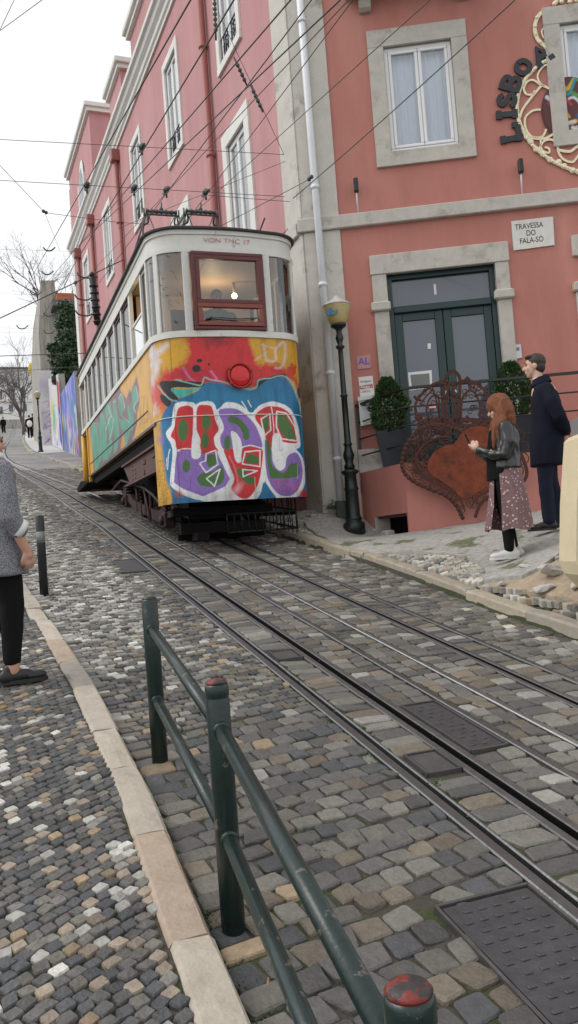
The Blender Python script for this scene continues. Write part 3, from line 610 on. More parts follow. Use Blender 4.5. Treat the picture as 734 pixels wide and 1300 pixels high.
# attic: dormer parapets above the cornice and the taller far gable with an arched window
def attic(u0, u1, z0, z1, o0, o1, win=None):
    d = empty  # parts of the building
    mb = MB(); pbox(mb, SIDE, u0, u1, z0, z1 - .25, o0, o1); a = mb.build('attic_wall', M['pinksheen'], bld)
    mb = MB(); pbox(mb, SIDE, u0 - .12, u1 + .12, z1 - .25, z1 - .12, o0, o1 + .10); pbox(mb, SIDE, u0 - .2, u1 + .2, z1 - .118, z1 + .05, o0, o1 + .18, .02); mb.build('attic_cornice', M['whitetrim'], a)
    return a
attic(6.8, 10.2, 12.85, 14.35, -2.5, .02); attic(11.7, 13.45, 12.85, 14.35, -2.5, .02)
gab = attic(16.9, SL - .05, 12.85, 15.85, -4, .04)
mb = MB(); pbox(mb, SIDE, 18.5, 19.9, 13.2, 14.2, .0, .10); mb.ball(SIDE.at(19.2, 14.2, .05), (.05, .70, .70)); g1 = mb.build('arched_window_frame', M['whitetrim'], gab)
mb = MB(); pbox(mb, SIDE, 18.72, 19.68, 13.35, 14.2, .05, .115); mb.ball(SIDE.at(19.2, 14.18, .062), (.06, .48, .50)); mb.build('arched_window_pane', M['darkwin'], gab)
mb = MB(); pbox(mb, SIDE, SL - .55, SL + .05, FZ0, TOP - .06, .042, .12); pbox(mb, SIDE, SL, SL + .2, FZ0 + 2, 15.2, -6, .05); mb.build('corner_pilaster', M['whitetrim'], bld)
def window(pl, h, sur, bal=False, m_s='stonetrim', nc=2, curtain=True):
    a, b, c, d = h; st = .11 if pl is SIDE else .0
    mb = MB(); s = sur; o1 = .045
    pbox(mb, pl, a - s, b + s, d, d + s * 1.15, -.015, o1, .006); pbox(mb, pl, a - s, b + s, c - s * .95, c, -.015, o1 + .006, .006); pbox(mb, pl, a - s, a, c, d, -.016, o1 - .003, .004); pbox(mb, pl, b, b + s, c, d, -.016, o1 - .003, .004)
    W = mb.build('window', M[m_s], bld); t = .06; oo = -.085
    mb = MB(); pbox(mb, pl, a + .004, b - .004, c + .004, c + t, oo, oo + .06, .006); pbox(mb, pl, a + .004, b - .004, d - t, d - .004, oo, oo + .06, .006); pbox(mb, pl, a + .004, a + t, c + t, d - t, oo, oo + .06, .006); pbox(mb, pl, b - t, b - .004, c + t, d - t, oo, oo + .06, .006)
    mb.build('window_frame', M['white'], W); n = nc; w = (b - a - 2 * t) / n
    for i in range(n):
        x0 = a + t + i * w; x1 = x0 + w; y0, y1 = c + t, d - t; f = .05; q = oo + .015; mb = MB()
        pbox(mb, pl, x0 + .003, x1 - .003, y0 + .003, y0 + f, q, q + .055, .008); pbox(mb, pl, x0 + .003, x1 - .003, y1 - f, y1 - .003, q, q + .055, .008); pbox(mb, pl, x0 + .003, x0 + f, y0 + f, y1 - f, q, q + .055, .008); pbox(mb, pl, x1 - f, x1 - .003, y0 + f, y1 - f, q, q + .055, .008)
        mb.build('sash', M['white'], W)
        mb = MB(); pbox(mb, pl, x0 + f, x1 - f, y0 + f, y1 - f, q + .02, q + .026); mb.build('pane', M['glass'], W)
    if curtain:
        mb = MB(); n = 60; R0 = []; R1 = []
        for i in range(n + 1): u = a + .03 + (b - a - .06) * i / n; o = oo - .09 + .018 * sin(u * 62) + .009 * sin(u * 113 + 1); R0.append(pl.at(u, c + .02, o)); R1.append(pl.at(u, d - .02, o))
        mb.add(R0 + R1, [(i, i + 1, i + n + 2, i + n + 1) for i in range(n)], True); mb.build('curtain', M['curtain'], W)
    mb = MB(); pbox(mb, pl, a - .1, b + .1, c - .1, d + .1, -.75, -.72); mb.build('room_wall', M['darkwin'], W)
    if bal:
        mb = MB(); n = 9; z0, z1 = c + .03, c + .50; o = -.02
        pbox(mb, pl, a + .01, b - .01, z1 - .02, z1, o - .01, o + .014); pbox(mb, pl, a + .01, b - .01, z0, z0 + .015, o - .006, o + .008)
        for i in range(n): u = a + .04 + (b - a - .08) * i / (n - 1); pbox(mb, pl, u - .006, u + .006, z0 + .015, z1 - .02, o - .006, o + .006)
        for i in range(n - 1):
            u = a + .04 + (b - a - .08) * (i + .5) / (n - 1); P = [(u + .028 * cos(k * .7), (z0 + z1) / 2 + .07 * sin(k * .7)) for k in range(9)]; ribbon(mb, pl, P, .010, o - .004, .008, n=2, closed=False)
        mb.build('balcony_rail', M['iron'], W)
for h in FW: window(FRONT, h, .235)
window(FRONT, (1.5, 2.5, 8.9, 11.4), .22); window(FRONT, (4.1, 5.3, 8.9, 11.4), .22)
for i, h in enumerate(S_HOLES): window(SIDE, h, .16 if h[2] > 9 or h[2] < 3 else .24, bal=(h[2] > 9 or i in (1, 2, 3)), m_s='whitetrim')
# stone brackets under the second-floor balcony
mb = MB(); pbox(mb, FRONT, .9, 3.1, 8.28, 8.42, -.02, .5, .02); mb.build('balcony_slab', M['stonetrim'], bld)
for u in (FRONT.px(463, 10)[0], FRONT.px(588, 5)[0]):
    mb = MB(); mb.loft([[FRONT.at(u - .09, z, o), FRONT.at(u + .09, z, o), FRONT.at(u + .09, z, -.02), FRONT.at(u - .09, z, -.02)] for z, o in ((8.04, .06), (8.07, .12), (8.15, .17), (8.2, .30), (8.279, .40))], smooth=False); mb.build('balcony_bracket', M['stonetrim'], bld)
# downpipes
def pipe(pl, u, z0, z1, r, o, m, collars, hopper=False, du=0):
    mb = MB(); mb.tube([pl.at(u, z0, o), pl.at(u + du, z1, o)], r, 12)
    for z in collars: mb.tube([pl.at(u + du * (z - z0) / (z1 - z0), z - .03, o), pl.at(u + du * (z - z0) / (z1 - z0), z + .03, o)], r * 1.22, 12)
    if hopper: pbox(mb, pl, u - r * 2.1, u + r * 2.1, z1 - .35, z1, o - r * 1.5, o + r * 2, .02)
    return mb.build('downpipe', M[m], bld)
w = pipe(FRONT, .245, .55, TOP - .1, .055, .10, 'pvc', [1.25, 2.55, 3.9, 5.4, 8.0, 10.2], du=-.04)
mb = MB(); pbox(mb, FRONT, .17, .32, .30, .62, .032, .17, .01); mb.build('pipe_foot', M['iron'], w)
for u, z in ((3.86, 12.2), (12.75, 12.2), (17.6, 12.2), (20.9, 12.2)): pipe(SIDE, u, .5, z, .075, .10, 'redpipe', [3, 5.2, 7.8, 10], True)
# dark electrics box on the far side wall seen above the tram
mb = MB(); pbox(mb, SIDE, 8.3, 8.9, 5.2, 5.9, .0, .35, .02); mb.build('wall_box', M['greystone'], bld)
# --- front door with stone surround
mb = MB(); a, b, c, d = DOOR
pbox(mb, FRONT, a - .22, a, c, 3.42, -.015, .05, .008); pbox(mb, FRONT, b, b + .20, c, 3.42, -.015, .05, .008)
pbox(mb, FRONT, a - .22, a, 3.56, 3.98, -.015, .048, .006); pbox(mb, FRONT, b, b + .20, 3.56, 3.98, -.015, .048, .006)
pbox(mb, FRONT, a - .235, b + .215, 3.982, 4.28, -.015, .062, .01)
for u in (a - .11, b + .10): pbox(mb, FRONT, u - .15, u + .14, 3.42, 3.56, -.014, .11, .02); pbox(mb, FRONT, u - .13, u + .12, c - .2, c + .15, -.013, .075, .01)
dr = mb.build('door_surround', M['stonetrim'], bld)
mb = MB(); o = -.14
pbox(mb, FRONT, a + .002, a + .075, c, d - .002, o - .05, o + .06); pbox(mb, FRONT, b - .075, b - .002, c, d - .002, o - .05, o + .06); pbox(mb, FRONT, a + .075, b - .075, d - .08, d - .003, o - .05, o + .06); pbox(mb, FRONT, a + .075, b - .075, 3.40, 3.50, o - .05, o + .08, .01)
pbox(mb, FRONT, a + .075, b - .075, c, c + .05, o - .05, o + .05)
dd = mb.build('door', M['dgreen'], bld)
mid = (a + b) / 2
for i, (x0, x1) in enumerate(((a + .078, mid - .004), (mid + .004, b - .078))):
    mb = MB(); s = .12
    pbox(mb, FRONT, x0, x0 + s, c + .05, 3.40, o - .04, o + .02, .006); pbox(mb, FRONT, x1 - s, x1, c + .05, 3.40, o - .04, o + .02, .006); pbox(mb, FRONT, x0 + s, x1 - s, 3.28, 3.40, o - .04, o + .018, .004); pbox(mb, FRONT, x0 + s, x1 - s, c + .05, c + .45, o - .04, o + .018, .004)
    mb.build('door_leaf', M['dgreen'], dd)
    mb = MB(); pbox(mb, FRONT, x0 + s + .002, x1 - s - .002, c + .452, 3.278, o - .03, o - .01); mb.build('door_glass', M['doorglass'], dd)
    mb = MB(); ku = mid + (-.07 if i == 0 else .07); mb.lathe([(.012, 0), (.012, .04), (.035, .05), (.045, .07), (.035, .09), (.001, .095)], FRONT.at(ku, 2.12, o + .02), FRONT.n, 12); mb.build('door_knob', M['steel'], dd)
mb = MB(); pbox(mb, FRONT, a + .077, b - .077, 3.505, 3.915, o - .03, o - .01); mb.build('transom_glass', M['doorglass'], dd)
text('1', .22, FRONT, FRONT.px(551, 356)[0] + .02, 3.72, o - .008, M['paper'], 'door_number', dd, bold=.006)
# papers taped on the door glass
def paper(pxs, name, m='paper', o=-.147, parent=dd, pl=FRONT, th=.004):
    us = [pl.px(x, y, o) for x, y in pxs]; mb = MB(); plate(mb, pl, us, o, th); return mb.build(name, M[m], parent)
pp = paper([(518, 473), (548, 470), (549, 492), (520, 496)], 'door_notice'); paper([(521, 476), (545, 474), (546, 489), (523, 492)], 'door_notice_sheet', 'greystone', -.1425, pp, th=.002)
paper([(543, 436), (547, 436), (547, 443), (543, 443)], 'sticker'); 
mb = MB(); e = FRONT.px(549, 516, -.14); n = 20; plate(mb, FRONT, [(e[0] + .062 * cos(6.283 * i / n), e[1] + .045 * sin(6.283 * i / n)) for i in range(n)], -.148, .004); rs = mb.build('round_sticker', M['posterred'], dd)
mb = MB(); plate(mb, FRONT, [(e[0] - .05, e[1] - .022), (e[0] + .05, e[1] - .022), (e[0] + .055, e[1]), (e[0] - .055, e[1])], -.1438, .002); mb.build('sticker_band', M['paper'], rs)
# right-hand second opening of the ground floor (mostly out of frame): stone jamb
mb = MB(); pbox(mb, FRONT, 3.93, 4.15, .4, 3.42, -.015, .05, .008); pbox(mb, FRONT, 3.93, 5.8, 3.951, 4.26, -.015, .062, .01); pbox(mb, FRONT, 3.89, 4.19, 3.42, 3.56, -.014, .11, .02); pbox(mb, FRONT, 5.6, 5.8, .4, 3.95, -.015, .05, .008); pbox(mb, FRONT, 4.15, 5.6, 1.0, 3.95, -.20, -.16); mb.build('door_surround', M['stonetrim'], bld)
# spot lights on the string course
for x, y, lb in ((453, 240, 'small black spotlight on a white stem left of the plaque, nearer the white pipe'), (660, 216, 'small black spotlight on a white stem above the marble street plaque')):
    u = FRONT.px(x, y + 10)[0]; t = empty('wall_spotlight', FRONT.at(u, 4.95, .04), lb, 'spotlight', 'spotlights on the string course'); zt = FRONT.px(x, y)[1]
    mb = MB(); mb.tube([FRONT.at(u, 4.95, .05), FRONT.at(u, zt, .12)], .012, 8); mb.build('stem', M['pvc'], t)
    mb = MB(); pbox(mb, FRONT, u - .035, u + .035, zt - .10, zt + .11, .07, .17, .012); mb.build('lamp_head', M['iron'], t)
# marble street plaque
P = [(649, 281), (702, 275), (704, 311), (652, 318)]; us = [FRONT.px(*p, .02) for p in P]; t = empty('street_plaque', FRONT.at(us[0][0], us[3][1], .02), 'white marble street plaque with black engraved words', 'sign')
mb = MB(); plate(mb, FRONT, us, .002, .022); mb.build('marble_slab', M['marble'], t)
um = (us[0][0] + us[1][0] + us[2][0] + us[3][0]) / 4 - .05; zm = np.mean([u[1] for u in us])
for i, sline in enumerate(('TRAVESSA', 'DO', 'FALA-SÓ')): text(sline, .115, FRONT, um + (.02 if i else 0), zm + .115 - i * .108, .0255, M['ink'], 'lettering', t, .0012, sx=.78)
# AL card, poster, mailbox, intercom
t = empty('lilac_card', FRONT.p3(461, 468), 'small lilac card reading AL on the pink wall', 'sign'); us = [FRONT.px(x, y, .01) for x, y in ((453, 453), (470, 450), (471, 467), (454, 469))]
mb = MB(); plate(mb, FRONT, us, .001, .012); mb.build('card', M['lilac'], t); c = np.mean(us, 0); text('AL', .15, FRONT, c[0], c[1] + .01, .0145, M['violet'], 'lettering', t, .001, bold=.003)
t = empty('poster', FRONT.p3(464, 500), 'white and red paper poster on the wall above the mailbox', 'poster'); us = [FRONT.px(x, y, .01) for x, y in ((455, 479), (473, 477), (476, 506), (458, 509))]
mb = MB(); plate(mb, FRONT, us, .001, .008); mb.build('poster_sheet', M['paper'], t); us = [FRONT.px(x, y, .01) for x, y in ((456.5, 490), (473, 487.5), (473.5, 492), (457, 494.5))]; mb = MB(); plate(mb, FRONT, us, .0095, .002); mb.build('red_band', M['posterred'], t)
c = np.mean(us, 0); text('Alugam', .058, FRONT, c[0], c[1], .0125, M['paper'], 'lettering', t, .0008, bold=.0015); c = FRONT.px(464, 484, .01); text('vertigues', .045, FRONT, c[0], c[1], .0105, M['ink'], 'lettering', t, .0008); c = FRONT.px(464, 497, .01); text('LISBOA', .045, FRONT, c[0], c[1], .0105, M['posterred'], 'lettering', t, .0008)
t = empty('mailbox', FRONT.p3(466, 541), 'white enamel letter box on the pink wall behind the railing', 'mailbox'); us = [FRONT.px(x, y, .12) for x, y in ((455, 507), (478, 503), (480, 536), (458, 541))]
mb = MB(); plate(mb, FRONT, us, .002, .13); mb.build('box_body', M['mailbox'], t); mb = MB(); plate(mb, FRONT, [(us[0][0] - .008, us[0][1] - .03), (us[1][0] + .008, us[1][1] - .03), (us[1][0] + .008, us[1][1] + .03), (us[0][0] - .008, us[0][1] + .03)], .003, .15); mb.build('box_lid', M['mailbox'], t)
c = np.mean(us, 0); mb = MB(); pbox(mb, FRONT, c[0] - .08, c[0] + .08, c[1] + .08, c[1] + .095, .130, .136); mb.ball(FRONT.at(c[0] + .02, c[1] + .05, .133), .014); mb.build('slot', M['iron'], t)
t = empty('door_intercom', FRONT.p3(656, 455), 'grey steel door intercom on the wall right of the door', 'intercom'); us = [FRONT.px(x, y, .03) for x, y in ((651, 438), (661, 437), (663, 454), (653, 456))]
mb = MB(); plate(mb, FRONT, us, .001, .035); mb.build('intercom_body', M['steel'], t); c = np.mean(us, 0); mb = MB(); pbox(mb, FRONT, c[0] - .03, c[0] + .03, c[1] + .01, c[1] + .06, .0365, .039); mb.build('screen', M['doorglass'], t)
# small foot stones under the corner
t = empty('cellar_vent', LAND.at(0, .1), 'dark cellar opening with a rough stone sill beside the lamp post', 'vent')
# ================================================================== LANDING
gz = .0; LT = 1.02; Dp = FRONT.p3(462, 655)
lf = Vector((Dp[0] - Bp[0], Dp[1] - Bp[1], 0)); LL = lf.length; lf.normalize(); LSIDE = Plane(Bp, (lf.x, lf.y), (-lf.y if True else 0, lf.x))
if np.array([LSIDE.n[0], LSIDE.n[1]]) @ np.array([-1, 0.]) < 0: LSIDE.n = -LSIDE.n
land = empty('entrance_landing', (Bp[0], Bp[1], 0), 'raised salmon pink masonry landing in front of the green door', 'landing')
ventL = LL * .74
wall('side_wall', LSIDE, 0, LL, -.4, LT, [(.03, ventL, -.39, .34)], M['pink'], land, depth=.25)
wall('front_wall', LAND, 0, 5.5, -.6, LT, [], M['pink'], land)
mb = MB(); v = [LAND.at(0, LT), LAND.at(5.5, LT), FRONT.at(6.0, LT, -.01), FRONT.at(.6, LT, -.01), (Dp[0], Dp[1], LT)]; mb.add([p + np.array([0, 0, .002]) for p in v], [(0, 1, 2, 3, 4)]); mb.build('floor', M['stonetrim'], land)
mb = MB(); pbox(mb, LSIDE, .0, ventL + .1, -.5, .36, -.29, -.25); mb.build('void', M['black'], t)  # black panel stands for the dark inside the opening
mb = MB(); z = .12
pbox(mb, LSIDE, ventL - .02, LL + .06, -.35, .17, -.02, .05, .02); pbox(mb, LSIDE, ventL * .62, ventL * .80, -.35, .13, -.12, .03, .02); pbox(mb, LSIDE, .02, ventL, -.35, .045, -.22, .02, .015); mb.build('sill_stones', M['stonetrim'], t)
mb = MB(); pbox(mb, LSIDE, .05, ventL - .05, .30, .335, -.1, -.04); mb.build('lintel', M['brown'], t)
# plinth stone between landing and pipe, pale skirting inside
mb = MB(); pbox(mb, FRONT, .56, 1.0, LT, LT + .35, .001, .04); mb.build('skirting', M['plaster'], land)
# railing --------------------------------------------------------------
RZ = LT + 1.02; rl = empty('entrance_railing', (Bp[0], Bp[1], LT), 'black iron railing along the edge of the raised entrance landing', 'railing'); ins = .04
A0 = LSIDE.at(LL + .12, 0, -.02); B0 = LAND.at(.05, 0, -.04); E0 = LAND.at(5.4, 0, -.04)
A0 = np.array([A0[0], A0[1], 0]); pass
def rr(z): return [A0 + [0, 0, z], B0 + [0, 0, z], E0 + [0, 0, z]]
mb = MB(); 
for a, b in ((A0, B0), (B0, E0)):
    d = b - a; L_ = np.hypot(*d[:2]); u = d / L_; c = (a + b) / 2 + np.array([0, 0, RZ]); mb.box(c, (L_ + .03, .055, .035), X=u, Y=(-u[1], u[0], 0))
mb.box(A0 + np.array([0, 0, RZ - .03]), (.03, .04, .07), X=(lf.x, lf.y, 0), Y=(-lf.y, lf.x, 0)); mb.build('handrail', M['iron'], rl)
for k in (.26, .51, .76):
    mb = MB(); mb.tube(rr(LT + k), .012, 6); mb.build('bar', M['iron'], rl)
for p in [A0 + (B0 - A0) * .09, B0 + (E0 - B0) * .34, B0 + (E0 - B0) * .67, E0]:
    mb = MB(); mb.box(p + np.array([0, 0, LT + .35]), (.045, .045, 1.34), X=uf.tolist() + [0], Y=nf.tolist() + [0]); mb.box(p + np.array([0, 0, LT - .20]), (.06, .045, .18), X=uf.tolist() + [0], Y=nf.tolist() + [0]); mb.build('post', M['iron'], rl)
# planters ---------------------------------------------------------------
def planter(x0, x1, ytop, ymid, ybot, lb, fr=.55, rs=1):
    o = -fr; c = LAND.px((x0 + x1) / 2, ymid, o); cx, cz = c; w = (LAND.px(x1, ymid, o)[0] - LAND.px(x0, ymid, o)[0]) / 2; zt = LAND.px((x0 + x1) / 2, ytop, o)[1]
    t = empty('potted_conifer', LAND.at(cx, LT, o), lb, 'potted plant', 'clipped conifers in dark planters'); mb = MB(); h = cz - LT
    mb.loft([[LAND.at(cx + sx * s, z, o + sy * s) for sx, sy in ((-1, -1), (1, -1), (1, 1), (-1, 1))] for z, s in ((LT + .003, .14), (cz, .21), (cz + .001, .18), (cz - .04, .18))], smooth=False); mb.build('pot', M['pot'], t)
    mb = MB(); mb.tube([LAND.at(cx, cz - .04, o), LAND.at(cx + .02, zt - .2, o)], [.02, .008], 6); mb.build('stem', M['bark'], t)
    mb = MB(); H = zt - cz
    for k in range(5200):
        s = random.random() ** .8; zz = cz - .05 + H * s; prof = (sin(min(1, s * 1.9 + .32) * pi / 2)) * (1 - max(0, s - .55) ** 1.5 * 2.6); a = random.random() * 6.283
        lump = 1 + .42 * noise.noise(Vector((cos(a) * 1.8, sin(a) * 1.8, s * 5 + cx))); r = w * 1.0 * max(.05, prof) * lump * (1 - .35 * random.random() ** 3)
        p = Vector(LAND.at(cx + r * cos(a), zz, o + r * sin(a) * .9)); out = Vector(LAND.u) * cos(a) + Vector(LAND.n) * sin(a); d = (out * random.uniform(.3, 1) + Vector((random.gauss(0, .35), random.gauss(0, .35), random.uniform(.2, 1.1)))).normalized()
        l = random.uniform(.03, .06); sd = d.cross(Vector((random.gauss(0, 1), random.gauss(0, 1), random.gauss(0, 1)))).normalized() * random.uniform(.007, .013)
        mb.add([p - sd, p + sd, p + d * l + sd * .2, p + d * l * .6 - sd * 1.1], [(0, 1, 2, 3)])
    mb.build('foliage', M['leaf'], t)
planter(475, 517, 476, 548, 588, 'clipped conifer in a dark planter left of the green door', .64); planter(630, 676, 456, 530, 580, 'clipped conifer in a dark planter right of the green door', .55)
# ================================================================== STREET LAMP
def street_lamp(base, H, lb, lean=(0, 0), graf=False):
    t = empty('street_lamp', base, lb, 'street lamp', 'cast iron lamp posts'); k = H / 3.45; b = Vector(base); ax = Vector((lean[0], lean[1], 1)).normalized()
    def P(name, prof, m, n=20, sm=True, par=t): mb = MB(); mb.lathe([(r * k, z * k) for r, z in prof], b, ax, n, sm); return mb.build(name, M[m], par)
    P('base', [(.165, -.1), (.165, .06), (.15, .09), (.12, .10), (.12, .13), (.135, .15), (.115, .17), (.105, .20), (.098, .56), (.11, .58), (.11, .60), (.096, .62), (.09, .80), (.13, .835), (.135, .86), (.10, .875), (.07, .90)], 'lampgreen', 24)
    P('shaft', [(.072, .89), (.085, .93), (.06, .98), (.075, 1.04), (.088, 1.10), (.062, 1.18), (.052, 1.24), (.068, 1.26), (.068, 1.275), (.050, 1.29), (.045, 1.98), (.058, 1.99), (.058, 2.01), (.043, 2.02), (.038, 2.60), (.036, 2.70), (.065, 2.73), (.068, 2.75), (.035, 2.78), (.05, 2.83), (.062, 2.87), (.05, 2.92), (.04, 2.95), (.045, 3.0), (.08, 3.03), (.115, 3.05), (.12, 3.08), (.05, 3.085)], 'lampgreen', 18)
    P('lantern', [(.10, 3.082), (.125, 3.10), (.155, 3.17), (.175, 3.25), (.21, 3.345), (.212, 3.365)], 'amber', 24)
    P('lantern_lid', [(.218, 3.36), (.22, 3.372), (.17, 3.41), (.10, 3.45), (.05, 3.485), (.025, 3.52), (.002, 3.53)], 'amber_top', 24)
    return t
q = FRONT.p3(450, 671, .42); zg = surf(q[0], q[1]); lampb = np.array(q); top_ = hp(417, 376, q, [*nf, 0]); lamp_h = top_[2] - q[2]
lt = street_lamp(tuple(q), lamp_h * 3.45 / 3.53, 'black cast iron lamp post with amber lantern before the white drainpipe', (0, 0))
lt['_h'] = 0; del lt['_h']
mb = MB(); lz = FRONT.px(421, 397, .42 + .2); ribbon(mb, FRONT, [(lz[0] - .05, lz[1] - .04), (lz[0] - .04, lz[1] + .05), (lz[0] + .01, lz[1] + .04), (lz[0] - .03, lz[1]), (lz[0] + .05, lz[1] - .01), (lz[0] + .08, lz[1] + .04)], .022, .42 + .185, .012); g = mb.build('blue_graffiti', mat('blue_marker', (.03, .22, .45), .5), lt)
mb = MB()
for k in range(260):
    a = FRONT.at(.13 + random.gauss(0, .05), .50 + abs(random.gauss(0, .07)), .10 + random.random() * .1); d = Vector((random.gauss(0, 1), random.gauss(0, 1), random.random() * 1.5)).normalized() * .04; s = Vector((random.gauss(0, 1), random.gauss(0, 1), 0)).normalized() * .008
    a = Vector(a); mb.add([a - s, a + s, a + d], [(0, 1, 2)])
tag(mb.build('weed', M['moss']), 'small green weed growing at the foot of the white drainpipe', 'weed')
# ================================================================== HEART
HP = Plane(LAND.at(0, 0, .16), uf, nf); heart = empty('heart_sculpture', HP.p3(585, 672), 'rusty steel heart sculpture with filigree crown leaning on the landing', 'sculpture')
HZ = lambda x, y: HP.px(500 + x / 4.587, 460 + y / 4.587); hz = lambda L: [HZ(*p) for p in L]
mir = lambda L: [(2 * 402 - x - (y - 500) * -.0, y - 0) for x, y in L]
def both(fn, L, *a, **k):
    fn(hz(L), *a, **k); R = [(2 * (402 + (y - 500) * .085) - x, y - (2 * (402) - 2 * x) * -.05) for x, y in L]; fn(hz(R), *a, **k)
mb = MB(); left = [(400, 405), (370, 450), (345, 478), (300, 485), (262, 505), (228, 530), (200, 575), (196, 620), (225, 662), (290, 700), (350, 745), (395, 792), (422, 800)]
rgt = [(470, 770), (525, 735), (590, 700), (650, 640), (680, 560), (670, 480), (630, 420), (570, 385), (500, 372), (440, 380)]
plate(mb, HP, hz(left + rgt), 0, .02); mb.build('heart_plate', M['rust'], heart)
rg = lambda w, o=.0, th=.014: (lambda P: ribbon(mb, HP, P, w, o, th))
mb = MB()
outer = [(400, 905), (360, 830), (300, 775), (200, 735), (110, 690), (55, 630), (50, 560), (75, 480), (130, 410), (200, 372), (270, 362), (340, 380), (395, 402)]
both(rg(.045), outer); inner = [(410, 845), (380, 800), (310, 745), (225, 700), (150, 655), (118, 600), (125, 540), (165, 470), (230, 425), (300, 410), (360, 420)]
both(rg(.022), inner)
P = crom(hz(outer), 6)
for k, p in enumerate(P[::2]): mb.lathe([(.001, 0), (.030, .001), (.030, .015), (.001, .016)], HP.at(*p, -.001 + .002), HP.n, 10)
for cx, cy, r in ((95, 600, 30), (140, 655, 30), (190, 690, 34), (245, 712, 34), (300, 742, 30), (340, 775, 26), (375, 815, 24), (85, 540, 26), (100, 480, 28), (140, 430, 28), (195, 398, 28), (255, 388, 24), (310, 395, 22), (395, 860, 18), (455, 820, 30), (490, 790, 30)):
    c = HZ(cx, cy); rr_ = r / 4.587 / FPX * 11.; both_ = [(c[0] + rr_ * cos(a), c[1] + rr_ * sin(a)) for a in np.linspace(.4, 6.6, 9)]; ribbon(mb, HP, both_, .013, .001, .012, n=3)
    both_ = [(c[0] + rr_ * .5 * cos(a), c[1] + rr_ * .5 * sin(a)) for a in np.linspace(0, 5, 7)]; ribbon(mb, HP, both_, .011, .0015, .012, n=3)
for cx, cy, r in ((560, 800, 30), (610, 760, 34), (665, 710, 34), (720, 650, 34), (750, 580, 34), (755, 510, 30), (730, 440, 30), (690, 390, 28), (630, 350, 28)):
    c = HZ(cx, cy - 20); rr_ = r / 4.587 / FPX * 11.; ribbon(mb, HP, [(c[0] + rr_ * cos(a), c[1] + rr_ * sin(a)) for a in np.linspace(.4, 6.6, 9)], .013, .001, .012, n=3)
mb.build('filigree_border', M['darkrust'], heart)
mb = MB()   # swirl around the plate's left lobe
for L, w in (([(165, 640), (135, 590), (150, 520), (200, 470), (270, 440), (330, 440)], .05), ([(140, 560), (175, 500), (240, 455), (300, 445), (345, 460)], .03), ([(120, 590), (130, 620), (165, 655), (215, 690)], .045)): ribbon(mb, HP, hz(L), w, .003, .012)
mb.build('inner_scroll', M['darkrust'], heart)
mb = MB()   # crown
crown = [([(175, 365), (140, 320), (125, 265), (140, 215), (190, 160), (240, 125), (290, 110)], .028), ([(285, 360), (282, 250), (300, 110), (318, 65), (345, 52), (372, 70), (385, 110), (380, 240), (378, 350)], .034), ([(385, 115), (430, 105), (480, 125), (530, 165), (560, 215), (570, 280), (560, 340)], .028), ([(310, 350), (305, 230), (322, 120)], .026), ([(355, 350), (352, 230), (345, 110)], .026), ([(390, 330), (395, 240), (410, 190), (440, 165), (475, 185), (500, 250), (500, 330)], .022), ([(205, 345), (190, 280), (205, 220), (240, 190), (262, 215), (262, 330)], .02), ([(160, 345), (250, 335), (330, 345), (420, 335), (520, 345), (600, 350)], .05), ([(150, 385), (240, 372), (330, 380), (420, 368), (520, 368), (600, 385)], .035), ([(225, 160), (250, 230), (265, 330)], .016), ([(435, 110), (445, 160)], .03), ([(465, 200), (500, 190), (540, 200)], .022), ([(400, 215), (350, 200), (300, 215), (240, 200)], .016), ([(240, 125), (215, 170), (180, 210), (150, 260)], .018)]
for L, w in crown: ribbon(mb, HP, hz(L), w * 1.25, .001, .014)
for k in range(110):
    t_ = random.random(); L, w = crown[random.choice([0, 2, 7, 8])]; p = hz(L)[random.randrange(len(L))]; mb.lathe([(.001, 0), (.022, .001), (.022, .015), (.001, .016)], HP.at(p[0] + random.gauss(0, .03), p[1] + random.gauss(0, .02), .001), HP.n, 8)
for k in range(190):
    c = HZ(*random.choice([(random.uniform(150, 600), random.uniform(335, 425)), (random.uniform(140, 300), random.uniform(390, 520)), (random.uniform(150, 570), random.uniform(130, 340)), (random.uniform(110, 200), random.uniform(470, 640))])); r = random.uniform(.018, .035); ribbon(mb, HP, [(c[0] + r * cos(a), c[1] + r * sin(a)) for a in np.linspace(0, 5.8, 7)], .012, .002, .012, n=2)
mb.build('crown', M['darkrust'], heart)
mb = MB()
for x in (300, 520): q = HZ(x, 600); mb.tube([HP.at(q[0], q[1], .0), HP.at(q[0], q[1], -.16)], .012, 6)
mb.build('wall_bracket', M['iron'], heart)
# ================================================================== WALL ART: gold filigree and letters
GP = Plane(FRONT.at(0, 0, .012), uf, nf); gz_ = lambda L: [GP.px(610 + x / 5.653, y / 5.653) for x, y in L]
art = empty('gold_wall_ornament', GP.p3(720, 150), 'pale gold filigree medallion with painted centre around the upper window', 'wall ornament')
mb = MB(); ringL = [(520, 425), (440, 455), (370, 515), (310, 590), (275, 670), (262, 760), (270, 850), (300, 930), (345, 1010), (420, 1090), (510, 1155), (610, 1205), (720, 1240), (830, 1250), (950, 1225), (1060, 1160), (1140, 1060), (1190, 930), (1200, 780), (1170, 640), (1100, 520), (1000, 440)]
Pg = gz_(ringL); ribbon(mb, GP, Pg, .052, 0, .02)
for p in crom(Pg, 7): mb.lathe([(.001, 0), (.026, .001), (.022, .026), (.001, .028)], GP.at(p[0] + random.gauss(0, .004), p[1] + random.gauss(0, .004), .001), GP.n, 7)
lace = [(600, 1195), (560, 1165), (500, 1150), (450, 1110), (400, 1075), (360, 1020), (330, 985), (660, 1225), (700, 1235)]
for x, y in lace: q = GP.px(610 + x / 5.653, y / 5.653); mb.lathe([(.001, 0), (.05, .001), (.04, .024), (.001, .026)], GP.at(*q, .002), GP.n, 9)
